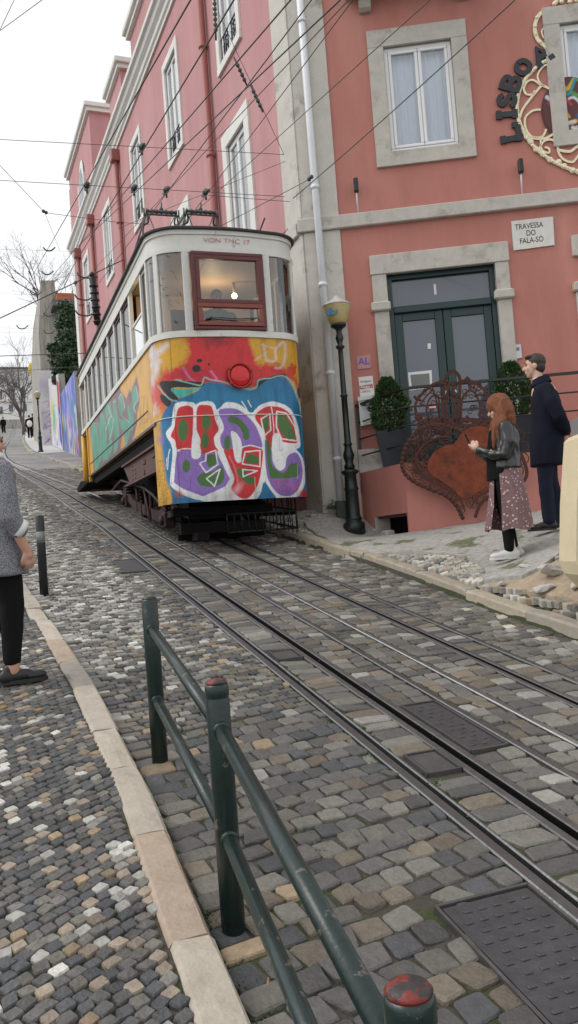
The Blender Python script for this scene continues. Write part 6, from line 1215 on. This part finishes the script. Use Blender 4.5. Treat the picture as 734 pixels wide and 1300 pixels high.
b = tp(60, 400, 60); tree('bare_tree', (b[0], 62, b[2] - 2), 11, 'thin bare tree leaning left behind the concrete gable', 8, .5, r0=.12, levels=6, lean=(-.35, 0), grp='bare winter trees')
# ivy-clad evergreen
t = empty('evergreen_tree', (4.7, 43, zb(43)), 'dark evergreen tree spilling over the graffiti wall', 'tree'); mb = MB(); mb.tube([(4.9, 43, zb(43)), (4.7, 43, zb(43) + 4), (4.5, 43, zb(43) + 8)], [.2, .15, .06], 8); mb.build('trunk', M['bark'], t)
mb = MB(); cl = [(76, 412, 6), (78, 398, 5), (84, 398, 7), (94, 398, 7), (90, 452, 13), (80, 440, 12), (85, 425, 12), (76, 458, 12), (92, 475, 12), (84, 480, 10), (70, 446, 7), (95, 440, 12), (90, 410, 10), (82, 405, 9), (92, 490, 9), (72, 482, 6), (86, 494, 7), (95, 425, 12), (100, 460, 14), (99, 480, 12), (88, 395, 9), (74, 470, 8), (64, 440, 4), (80, 388, 7)]
for x, y, r in cl:
    c = at(x, y, 42.6); R = r * 43 / FPX
    for k in range(int(60 * r)):
        d = Vector((random.gauss(0, 1), random.gauss(0, 1), random.gauss(0, 1))).normalized(); p = Vector(c) + d * R * random.uniform(.5, 1.12) * (1 + .3 * noise.noise(d * 2 + Vector((x, 0, 0)))); s = random.uniform(.05, .11); a = Vector((random.gauss(0, 1), random.gauss(0, 1), random.gauss(0, 1))).normalized() * s; b = d.cross(a).normalized() * s * .7; mb.add([p - a, p + b, p + a, p - b], [(0, 1, 2, 3)])
mb.build('crown', M['ivy'], t)
q = at(39.5, 468, 70); t = tag(MB().ball(q, (.22, .2, .5), 10, 8).build('yellow_leaf_clump', mat('leaf_yellow', (.6, .45, .06), .7)), 'small yellow banner among the branches at the far end', 'leafage')  # plain blob standing for a bit of yellow foliage
# ================================================================== PEOPLE
def remeshed(mb, name, m, parent, voxel=.008, smooth=4, fold=0, fs=10):
    me = bpy.data.meshes.new('tmp'); me.from_pydata(mb.v, [], mb.f); bm = bmesh.new(); bm.from_mesh(me); bmesh.ops.recalc_face_normals(bm, faces=bm.faces); bm.to_mesh(me); bm.free(); o = bpy.data.objects.new('tmp', me); COL.objects.link(o)
    md = o.modifiers.new('r', 'REMESH'); md.mode = 'VOXEL'; md.voxel_size = voxel; md.use_smooth_shade = True
    if smooth: s = o.modifiers.new('s', 'SMOOTH'); s.iterations = smooth; s.factor = .5
    bpy.context.view_layer.update(); dg = bpy.context.evaluated_depsgraph_get(); me2 = bpy.data.meshes.new_from_object(o.evaluated_get(dg)); bpy.data.objects.remove(o)
    if fold:
        me2.update(); ns = [v.normal.copy() for v in me2.vertices]
        for v, n in zip(me2.vertices, ns): v.co += n * fold * (noise.noise(Vector((v.co.x * fs, v.co.y * fs, v.co.z * fs * .45))) + .5 * noise.noise(Vector((v.co.x * fs * 2.3, v.co.y * fs * 2.3, v.co.z * fs))))
    me2.materials.clear(); me2.materials.append(m); me2.polygons.foreach_set('use_smooth', [True] * len(me2.polygons)); me2.name = name
    r = bpy.data.objects.new(name, me2); COL.objects.link(r); setparent(r, parent); return r
class Body:
    """local axes: f forward, s to the person's left, z up; metres from the ground point between the feet"""
    def __init__(s, base, fwd): s.b = Vector(base); s.f = Vector((fwd[0], fwd[1], 0)).normalized(); s.l = Vector((-s.f.y, s.f.x, 0)); s.Rm = Matrix((s.f, s.l, Vector((0, 0, 1)))).transposed(); s.mb = MB()
    def P(s, p): return s.b + s.f * p[0] + s.l * p[1] + Vector((0, 0, p[2]))
    def new(s): s.mb = MB(); return s
    def ell(s, c, r, tilt=0): s.mb.ball(s.P(c), r, 18, 12, R=s.Rm @ Matrix.Rotation(tilt, 3, 'Y')); return s
    def cap(s, pts, rs): 
        Q = [s.P(p) for p in pts]; s.mb.tube(Q, list(rs), 14)
        for q, r in ((Q[0], rs[0]), (Q[-1], rs[-1])): s.mb.ball(q, r, 12, 8)
        return s
    def secs(s, L, n=20):     # L: (f, l, z, rf, rl)
        s.mb.loft([[s.P((f + rf * cos(2 * pi * k / n), l + rl * sin(2 * pi * k / n), z)) for k in range(n)] for f, l, z, rf, rl in L], smooth=True); return s
    def box(s, c, sz, R=None):
        X, Y = s.f, s.l; s.mb.box(s.P(c), sz, X=tuple(X), Y=tuple(Y), bev=min(sz) * .2); return s
def head(B, c, k=1, tilt=0, face=True):
    """cranium, face wedge, nose, chin, ears; c = centre of skull"""
    x, y, z = c; ca, sa = cos(tilt), sin(tilt)
    def q(f, l, u): return (x + (f * ca + u * sa) * k, y + l * k, z + (-f * sa + u * ca) * k)
    B.ell(q(-.012, 0, .02), (.095 * k, .075 * k, .092 * k), tilt); B.ell(q(.03, 0, -.035), (.062 * k, .058 * k, .082 * k), tilt); B.ell(q(.055, 0, -.098), (.026 * k, .026 * k, .022 * k), tilt)
    B.cap([q(.083, 0, .012), q(.108, 0, -.030)], (.008 * k, .015 * k)); B.ell(q(.082, 0, .028), (.016 * k, .048 * k, .011 * k), tilt); B.ell(q(.086, 0, -.062), (.013 * k, .024 * k, .007 * k), tilt); B.ell(q(.084, 0, -.075), (.013 * k, .02 * k, .007 * k), tilt)
    for s_ in (-1, 1): B.ell(q(-.005, s_ * .073, -.012), (.018 * k, .010 * k, .030 * k), tilt); B.ell(q(.06, s_ * .038, -.03), (.025 * k, .02 * k, .03 * k), tilt)
    B.cap([q(-.02, 0, -.07), q(-.035, 0, -.19)], (.052 * k, .058 * k)); return q
def eyes(B, q, parent, k=1):
    mb = MB()
    for s_ in (-1, 1): mb.ball(B.P(q(.083, s_ * .031, .008)), (.009 * k,) * 3, 8, 6)
    mb.build('eyes', M['darkwin'], parent); mb = MB()
    for s_ in (-1, 1): mb.tube([B.P(q(.092, s_ * .015, .032)), B.P(q(.09, s_ * .035, .036)), B.P(q(.078, s_ * .052, .030))], .0035 * k, 5)
    mb.ball(B.P(q(.096, 0, -.068)), (.004 * k, .018 * k, .003 * k), 8, 5, R=B.Rm); mb.build('eyebrows', M['hairbrown'], parent)
def hand(B, w, d, up, k=1, curl=.5, side=1):
    """w wrist, d pointing direction of the fingers, up = back-of-hand direction (all local)"""
    w = Vector(w); d = Vector(d).normalized(); up = Vector(up).normalized(); r = d.cross(up).normalized()
    pc = w + d * .045 * k; B.cap([w, w + d * .03 * k], (.026 * k, .030 * k))
    for i in range(4):
        o = r * (i - 1.5) * .019 * k; a = w + d * .03 * k + o; b = w + d * .082 * k + o; B.cap([a, b], (.012 * k, .011 * k))
        L = (.036, .042, .040, .030)[i] * k; d1 = (d * cos(curl) - up * sin(curl)).normalized(); c = b + d1 * L; d2 = (d * cos(curl * 2.3) - up * sin(curl * 2.3)).normalized(); e = c + d2 * L * .8; B.cap([b, c, e], (.0098 * k, .0088 * k, .0075 * k))
    t0 = w + d * .02 * k + r * side * -.026 * k; t1 = t0 + (d * .7 + r * side * -.6 - up * .2).normalized() * .04 * k; B.cap([t0, t1, t1 + (d - up * .5).normalized() * .028 * k], (.013 * k, .011 * k, .009 * k))
def shoe(B, x, y, z, k, m, parent, ang=0, L=.27):
    B.new(); c, s_ = cos(ang), sin(ang); R = lambda f, l: (x + f * c - l * s_, y + f * s_ + l * c)
    def E(f, l, zz, r): q = R(f, l); B.mb.ball(B.P((q[0], q[1], z + zz)), r, 14, 10, R=B.Rm @ Matrix.Rotation(ang, 3, 'Z'))
    E(-.06, 0, .045, (.06, .04, .05)); E(.0, 0, .045, (.10, .042, .042)); E(.10, 0, .035, (.075, .046, .032)); E(-.05, 0, .085, (.042, .036, .04))
    o = remeshed(B.mb, 'shoe', m, parent, .006, 2)
    mb = MB(); n = 20; ring = [R(.035 + (.145) * cos(2 * pi * i / n), .047 * sin(2 * pi * i / n) * (1 - .12 * (cos(2 * pi * i / n) < 0))) for i in range(n)]
    mb.loft([[B.P((a, b, z + zz)) for a, b in ring] for zz in (-.002, .022)], smooth=False); mb.build('shoe_sole', M['whiteshoe'] if m is M['whiteshoe'] else M['blackshoe'], o); return o
# ---- man in navy coat, profile to the left, hands behind his back
mp = atd(704, 677, 8.42); mzg = surf(mp[0], mp[1]) + .02; fwd = -CR * .97 + CF * .25; K = 1.83 / 1.80
man = empty('person', (mp[0], mp[1], mzg), 'standing man in a dark navy coat with hands behind his back', 'person'); B = Body((mp[0], mp[1], mzg), fwd); z0 = 0
B.new(); q = head(B, (.055, 0, 1.70), 1.0); B.cap([(.0, 0, 1.50), (-.02, 0, 1.40)], (.065, .13)); B.secs([(-.02, 0, 1.42, .09, .17), (-.01, 0, 1.25, .12, .18), (-.0, 0, 1.0, .11, .15), (0, 0, .88, .11, .16)])
for s_ in (-1, 1):
    B.cap([(-.02, s_ * .2, 1.40), (-.10, s_ * .25, 1.14), (-.19, s_ * .07, .98)], (.055, .045, .032)); B.cap([(0, s_ * .09, .88), (.02 + .027 * s_, s_ * .095, .52), (.0675 * s_ - .02, s_ * .10, .09)], (.07, .05, .036))
hand(B, (-.19, .06, .98), (-.1, -.75, -.35), (-1, 0, 0), 1, .9, 1); hand(B, (-.20, -.05, .985), (-.1, .75, -.4), (-1, 0, 0), 1, .9, -1)
mbody = remeshed(B.mb, 'body', M['skin2'], man, .0075, 3); eyes(B, q, man)
B.new(); L = [(-.005, 0, 1.545, .072, .072), (-.01, 0, 1.49, .095, .105), (-.02, 0, 1.455, .105, .175), (-.03, 0, 1.40, .13, .215), (-.03, 0, 1.28, .155, .215), (-.025, 0, 1.10, .160, .205), (-.01, 0, .95, .165, .205), (.0, 0, .80, .175, .215), (.005, 0, .66, .18, .22)]
B.secs(L, 28)
for s_ in (-1, 1): B.cap([(-.03, s_ * .185, 1.41), (-.07, s_ * .25, 1.28), (-.13, s_ * .265, 1.12), (-.18, s_ * .17, 1.02), (-.20, s_ * .09, .985)], (.082, .076, .066, .058, .05))
coat = remeshed(B.mb, 'coat', M['navy'], man, .011, 3, .010, 7)
B.new(); B.mb.loft([[B.P((.0 + r * cos(a) * 1.0 + o, r * 1.04 * sin(a), z + .02 * cos(a + pi))) for a in np.linspace(.35, 2 * pi - .35, 20)] for r, z, o in ((.074, 1.50, 0), (.070, 1.575, 0.005), (.084, 1.57, .005), (.108, 1.50, 0))], closed=False, caps=False, smooth=True); B.mb.build('coat_collar', M['navy'], coat)
B.new(); B.secs([(.028, 0, 1.50, .066, .066), (.022, 0, 1.567, .060, .060)]); B.mb.build('shirt_collar', M['collar'], man)
for i, s_ in enumerate((-1, 1)):
    B.new(); f0 = .09 * s_ ; B.cap([(.0, s_ * .09, .88), (.02 + f0 * .3, s_ * .095, .52), (f0 * .75 - .02, s_ * .10, .10)], (.10, .078, .062)); remeshed(B.mb, 'trouser_leg', M['denim'], man, .010, 2, .008, 12); shoe(B, f0 * .75 + .02, s_ * .10, 0, 1, M['blackshoe'], man, s_ * .1)
B.new(); B.ell(q_ := q(-.026, 0, .040), (.098, .083, .088)); B.ell(q(-.05, 0, -.015), (.062, .078, .075)); B.ell(q(.045, .01, .092), (.042, .06, .022)); hr = remeshed(B.mb, 'hair', M['hairbrown'], man, .007, 2, .003, 60)
# ---- red haired woman looking at her phone
wp_ = atd(651, 713, 7.94); wz = surf(wp_[0], wp_[1]) + .03; fwd = -CR * .98 + CF * .12; wom = empty('person', (wp_[0], wp_[1], wz), 'woman with long auburn hair in a black leather jacket photographing', 'person'); wom['label'] = 'woman with long auburn hair and leather jacket looking at her phone'
B = Body((wp_[0], wp_[1], wz), fwd); B.new(); q = head(B, (.02, 0, 1.465), .96, .38); B.secs([(-.02, 0, 1.26, .08, .15), (0, 0, 1.1, .10, .15), (0, 0, .88, .10, .14), (0, 0, .78, .11, .15)]); B.cap([(.0, 0, 1.36), (-.02, 0, 1.25)], (.048, .08))
for s_ in (-1, 1):
    B.cap([(-.01, s_ * .165, 1.25), (.03, s_ * .2, .99), (.245, s_ * .06, 1.075)], (.042, .036, .025)); B.cap([(.02, s_ * .075, .8), (.03, s_ * .075, .45), (.0, s_ * .075, .08)], (.06, .04, .030))
hand(B, (.245, .055, 1.08), (.55, -.25, .62), (.2, 1, 0), .92, .8, -1); hand(B, (.245, -.055, 1.08), (.55, .25, .62), (.2, -1, 0), .92, .8, 1)
remeshed(B.mb, 'body', M['skin2'], wom, .0068, 3); eyes(B, q, wom, .94)
B.new(); B.secs([(-.02, 0, 1.335, .055, .06), (-.025, 0, 1.30, .085, .13), (-.03, 0, 1.25, .115, .175), (-.035, 0, 1.12, .135, .185), (-.02, 0, .98, .135, .175), (-.015, 0, .865, .150, .180)], 24)
for s_ in (-1, 1): B.cap([(-.02, s_ * .16, 1.25), (-.02, s_ * .205, 1.10), (.02, s_ * .205, .99), (.12, s_ * .14, 1.0), (.222, s_ * .07, 1.065)], (.072, .068, .064, .052, .042))
jk = remeshed(B.mb, 'jacket', M['leather'], wom, .010, 2, .014, 13)
B.new(); B.secs([(.02, 0, 1.25, .10, .10), (.05, 0, 1.0, .115, .12), (.055, 0, .76, .125, .14)]); remeshed(B.mb, 'top', M['blackcloth'], wom, .010, 2)
B.new(); n = 72; rings = []
for z, rf, rl, o in ((.885, .125, .155, 0), (.80, .145, .175, -.005), (.65, .165, .195, -.01), (.50, .185, .21, -.01), (.36, .205, .225, 0), (.275, .215, .235, .005)):
    rings.append([B.P((o + rf * (1 + .10 * (1 - z) * sin(7 * a + 2 * z) + .05 * sin(13 * a)) * cos(a), rl * (1 + .10 * (1 - z) * sin(7 * a + 2 * z)) * sin(a), z + .012 * sin(5 * a))) for a in np.linspace(.98 + (.9 - z) * .25, .98 + 2 * pi - (.34 + (.9 - z) * .35), n)])
B.mb.loft(rings, closed=False, caps=False, smooth=True); rin = [[v * .985 + (B.b + Vector((0, 0, v.z - B.b.z))) * .015 for v in r] for r in rings]; B.mb.loft(rin, closed=False, caps=False, smooth=True); B.mb.build('skirt', M['floral'], wom)
for s_, f0 in ((-1, -.03), (1, .03)):
    B.new(); B.cap([(.03, s_ * .07, .84), (.03, s_ * .075, .5), (f0, s_ * .075, .10)], (.09, .068, .050)); remeshed(B.mb, 'legging', M['blackcloth'], wom, .010, 2); 
shoe(B, .05, .075, 0.0, 1, M['whiteshoe'], wom, .12); shoe(B, -.01, -.075, -.0, 1, M['whiteshoe'], wom, -.1)
# hair: long strands falling forward
B.new(); B.ell(q(-.026, 0, .030), (.120, .100, .108), .38); B.ell(q(-.06, 0, -.04), (.090, .098, .12), .38); B.ell(q(.055, 0, .07), (.035, .06, .03), .38)
for s_ in (-1, 1):
    B.cap([q(.025, s_ * .068, .03), q(.03, s_ * .078, -.06), (.065, s_ * .095, 1.27), (.085, s_ * .095, 1.15), (.095, s_ * .085, 1.04)], (.028, .036, .038, .03, .010)); B.cap([q(-.03, s_ * .072, .02), (.0, s_ * .095, 1.32), (.03, s_ * .11, 1.20), (.06, s_ * .10, 1.11)], (.035, .05, .040, .012))
B.cap([q(-.07, 0, .02), (-.075, 0, 1.36), (-.07, 0, 1.27)], (.065, .08, .06)); remeshed(B.mb, 'hair', M['hairred'], wom, .0075, 2, .007, 26)
ph = empty('phone', B.P((.325, .0, 1.17)), 'dark phone held in both hands by the auburn haired woman', 'phone'); X = (B.f * .35 + Vector((0, 0, 1)) * .94).normalized(); Y = B.l; Z = X.cross(Y); mb = MB(); mb.box(B.P((.325, 0, 1.175)), (.145, .07, .009), X=tuple(X), Y=tuple(Y), Z=tuple(Z), bev=.004); mb.build('phone_body', M['phone'], ph); mb = MB(); mb.box(B.P((.325, 0, 1.175)) - Z * (.0055 if Z.dot(B.f) > 0 else -.0055), (.135, .062, .001), X=tuple(X), Y=tuple(Y), Z=tuple(Z)); mb.build('screen', M['doorglass'], ph)
# ---- woman in grey knit coat at the left edge, seen from behind-right, walking uphill
gp = hit(15, 866); gp = np.array([gp[0] - .035, gp[1], gp[2]]); fwd = CR * .80 + CF * .60; gw = empty('person', (gp[0], gp[1], gp[2]), 'woman in a grey herringbone coat and black trousers at the left edge', 'person'); B = Body(gp, fwd); B.new()
q = head(B, (-.015, .02, 1.50), .94, .05); B.secs([(-.01, 0, 1.30, .08, .15), (0, 0, 1.1, .11, .16), (0, 0, .88, .12, .17)]); B.cap([(-.03, 0, 1.42), (-.01, 0, 1.30)], (.05, .09))
B.cap([(.0, -.18, 1.28), (.0, -.24, 1.02), (.10, -.235, .80)], (.045, .040, .028)); B.cap([(.0, .18, 1.28), (-.02, .22, 1.0), (.08, .20, .80)], (.045, .040, .028)); hand(B, (.10, -.235, .80), (.25, .05, -.95), (.3, -1, .2), .95, .75, -1); hand(B, (.08, .20, .80), (.3, 0, -.9), (.2, 1, .1), .95, .75, 1)
for s_, f in ((-1, .02), (1, -.10)): B.cap([(0, s_ * .08, .88), (.02 + f * .4, s_ * .09, .48), (f, s_ * .09, .08)], (.09, .06, .040))
remeshed(B.mb, 'body', M['skin'], gw, .0075, 3); eyes(B, q, gw, .96)
B.new(); B.secs([(.0, 0, 1.40, .06, .065), (-.005, 0, 1.355, .085, .13), (-.01, 0, 1.31, .12, .185), (-.01, 0, 1.20, .135, .195), (-.0, 0, 1.02, .135, .180), (0, 0, .85, .16, .200), (.0, 0, .66, .175, .225)], 28); B.cap([(-.005, -.185, 1.295), (.0, -.225, 1.15), (.01, -.25, 1.0), (.055, -.245, .935)], (.072, .066, .062, .056)); B.cap([(-.005, .185, 1.295), (.0, .225, 1.15), (-.01, .24, 1.0), (.02, .23, .93)], (.07, .064, .06, .056))
ct = remeshed(B.mb, 'coat', M['tweed'], gw, .010, 3, .010, 7); B.new(); B.secs([(.0, 0, 1.385, .072, .076), (.004, 0, 1.425, .062, .066)]); B.mb.build('shirt_collar', M['collar'], gw)
B.new(); B.mb.tube([B.P(p) for p in ((.05, -.252 + .0, .945), (.08, -.252, .925))], [.060, .058], 14); B.mb.build('white_cuff', M['collar'], gw)
for s_, f in ((-1, .02), (1, -.10)): B.new(); B.cap([(.0, s_ * .08, .84), (.03 + f * .4, s_ * .09, .48), (f, s_ * .09, .15)], (.105, .075, .056)); remeshed(B.mb, 'trouser_leg', M['blackcloth'], gw, .010, 2, .006, 12); shoe(B, f + .03, s_ * .09, 0, 1, M['blackshoe'], gw, -.1)
B.new(); B.ell(q(-.028, 0, .032), (.10, .086, .094)); B.ell(q(-.06, 0, -.02), (.06, .075, .08)); B.cap([q(-.10, 0, .0), q(-.12, 0, -.10)], (.04, .025)); remeshed(B.mb, 'hair', M['hairbrown'], gw, .008, 2, .004, 50)
bag = empty('shoulder_bag', B.P((-.05, .27, .85)), 'tan shoulder bag with a long strap worn by the woman in grey', 'bag'); B.new(); B.mb.tube(crom([B.P(p) for p in ((-.05, .25, .95), (.10, .14, 1.12), (.125, .0, 1.25), (.07, -.09, 1.335), (-.06, -.10, 1.335), (-.12, .02, 1.2), (-.10, .22, .98))], 5), .011, 6); B.mb.build('strap', M['tan'], bag); B.new(); B.box((-.05, .285, .84), (.26, .09, .20)); B.mb.build('bag_body', M['tan'], bag)
# ---- driver behind the front window
dp = T((.0, .74, 1.93)); drv = empty('person', dp, 'tram driver in dark clothes standing behind the front window', 'person'); B = Body(dp, (0, -1)); B.new(); sc = 1.60; q = head(B, (.05, 0, 1.50), 1.0, .15); B.secs([(0, 0, 1.28, .10, .17), (0, 0, 1.0, .12, .17), (0, 0, .85, .12, .16), (0, 0, .05, .10, .14)])
for s_ in (-1, 1): B.cap([(0, s_ * .2, 1.26), (.10, s_ * .23, 1.0), (.30, s_ * .12, 1.02)], (.055, .045, .03)); hand(B, (.30, s_ * .12, 1.02), (1, -s_ * .3, 0), (0, 0, 1), 1, .6, -s_)
remeshed(B.mb, 'body', M['skin'], drv, .009, 2); eyes(B, q, drv); B.new(); B.secs([(0, 0, 1.36, .08, .09), (-.01, 0, 1.31, .12, .20), (0, 0, 1.1, .15, .2), (0, 0, .8, .15, .19), (0, 0, .03, .14, .18)])
for s_ in (-1, 1): B.cap([(0, s_ * .2, 1.26), (.10, s_ * .24, 1.0), (.26, s_ * .13, 1.01)], (.07, .062, .045))
remeshed(B.mb, 'jacket', M['denim'], drv, .011, 2); B.new(); B.ell(q(-.025, 0, .035), (.098, .083, .09)); B.ell(q(-.05, 0, -.02), (.06, .077, .075)); remeshed(B.mb, 'hair', M['hairbrown'], drv, .009, 1)
# ---- distant pedestrians
def small_person(px_, py_, H, lb, coatm, fw, bagm=None, off=0):
    g = hit(px_, py_); t = empty('person', tuple(g), lb, 'person'); B = Body(g, fw); k = H / 1.75; B.new(); q = head(B, (.04 * k, 0, 1.62 * k), k); B.secs([(0, 0, 1.42 * k, .1 * k, .17 * k), (0, 0, .9 * k, .11 * k, .15 * k)])
    for s_ in (-1, 1): B.cap([(0, s_ * .2 * k, 1.36 * k), (0, s_ * .25 * k, 1.1 * k), (.08, s_ * .24 * k, .85 * k)], (.05, .045, .035)); hand(B, (.08, s_ * .24 * k, .85 * k), (.2, 0, -1), (0, s_, 0), k, .4, -s_); B.cap([(0, s_ * .09, .88 * k), (s_ * .08, s_ * .09, .45 * k), (s_ * .14, s_ * .09, .06)], (.08, .06, .045))
    remeshed(B.mb, 'body', M['skin'], t, .014, 2); B.new(); B.secs([(0, 0, 1.48 * k, .08, .1), (0, 0, 1.40 * k, .13, .2), (0, 0, 1.1 * k, .15, .2), (0, 0, .75 * k, .16, .2)])
    for s_ in (-1, 1): B.cap([(0, s_ * .2 * k, 1.36 * k), (0, s_ * .25 * k, 1.1 * k), (.06, s_ * .24 * k, .9 * k)], (.075, .065, .055))
    remeshed(B.mb, 'jacket', coatm, t, .016, 2)
    for s_ in (-1, 1): B.new(); B.cap([(0, s_ * .09, .85 * k), (s_ * .08, s_ * .09, .45 * k), (s_ * .14, s_ * .09, .05)], (.1, .08, .065)); remeshed(B.mb, 'trouser_leg', M['blackcloth'], t, .016, 1); shoe(B, s_ * .14 + .02, s_ * .09, 0, 1, M['blackshoe'], t)
    B.new(); B.ell(q(-.025, 0, .035), (.1, .086, .095)); remeshed(B.mb, 'hair', M['hairbrown'], t, .014, 1)
    if bagm: bg = empty('bag', B.P((-.22, 0, 1.05)), 'round white bag on the back of the distant walker', 'bag'); B.new(); B.ell((-.20, 0, 1.05), (.10, .20, .26)); B.mb.build('bag_body', bagm, bg)
small_person(38.5, 556, 1.75, 'distant walker in dark clothes with a white bag beside the far lamp', M['blackcloth'], (0, 1), M['paper']); small_person(43, 554, 1.85, 'distant walker in a dark navy jacket nearest the mural wall', M['navy'], (.1, 1)); small_person(5, 550, 1.7, 'small dark distant figure at the far left of the street', M['blackcloth'], (-.3, 1))
# ================================================================== LIGHT
w = bpy.data.worlds.new('World'); S.world = w; w.use_nodes = True; N = w.node_tree.nodes; L = w.node_tree.links; bg = N['Background']
sky = N.new('ShaderNodeTexSky'); sky.sky_type = 'NISHITA'; sky.sun_disc = False; sky.sun_elevation = radians(48); sky.sun_rotation = radians(-75); sky.air_density = 1; sky.dust_density = 4
hs_ = N.new('ShaderNodeHueSaturation'); hs_.inputs['Saturation'].default_value = .12; hs_.inputs['Value'].default_value = .55; L.new(sky.outputs[0], hs_.inputs['Color'])
ad = N.new('ShaderNodeMix'); ad.data_type = 'RGBA'; ad.blend_type = 'ADD'; ad.inputs['Factor'].default_value = 1; L.new(hs_.outputs[0], ad.inputs['A']); ad.inputs['B'].default_value = (7.5, 7.6, 7.7, 1); L.new(ad.outputs['Result'], bg.inputs['Color']); bg.inputs['Strength'].default_value = .11
sl = bpy.data.lights.new('sun', 'SUN'); sl.energy = .9; sl.angle = radians(25); sl.color = (1, .97, .93); so = bpy.data.objects.new('sun', sl); COL.objects.link(so); el = radians(48); azs = radians(-75)
dv = Vector((sin(azs) * cos(el), cos(azs) * cos(el), sin(el))); so.rotation_euler = dv.to_track_quat('Z', 'Y').to_euler()
S.render.engine = 'CYCLES'; S.view_settings.view_transform = 'Standard'; S.view_settings.look = 'None'; S.view_settings.exposure = 0; S.view_settings.gamma = 1
S.render.resolution_x = 578; S.render.resolution_y = 1024
lp = bpy.data.lights.new('tram_ceiling_light', 'POINT'); lp.energy = 20; lp.color = (1, .74, .45); lp.shadow_soft_size = .06; lo = bpy.data.objects.new('tram_ceiling_light', lp); COL.objects.link(lo); lo.location = T((.1, 1.25, 3.5))
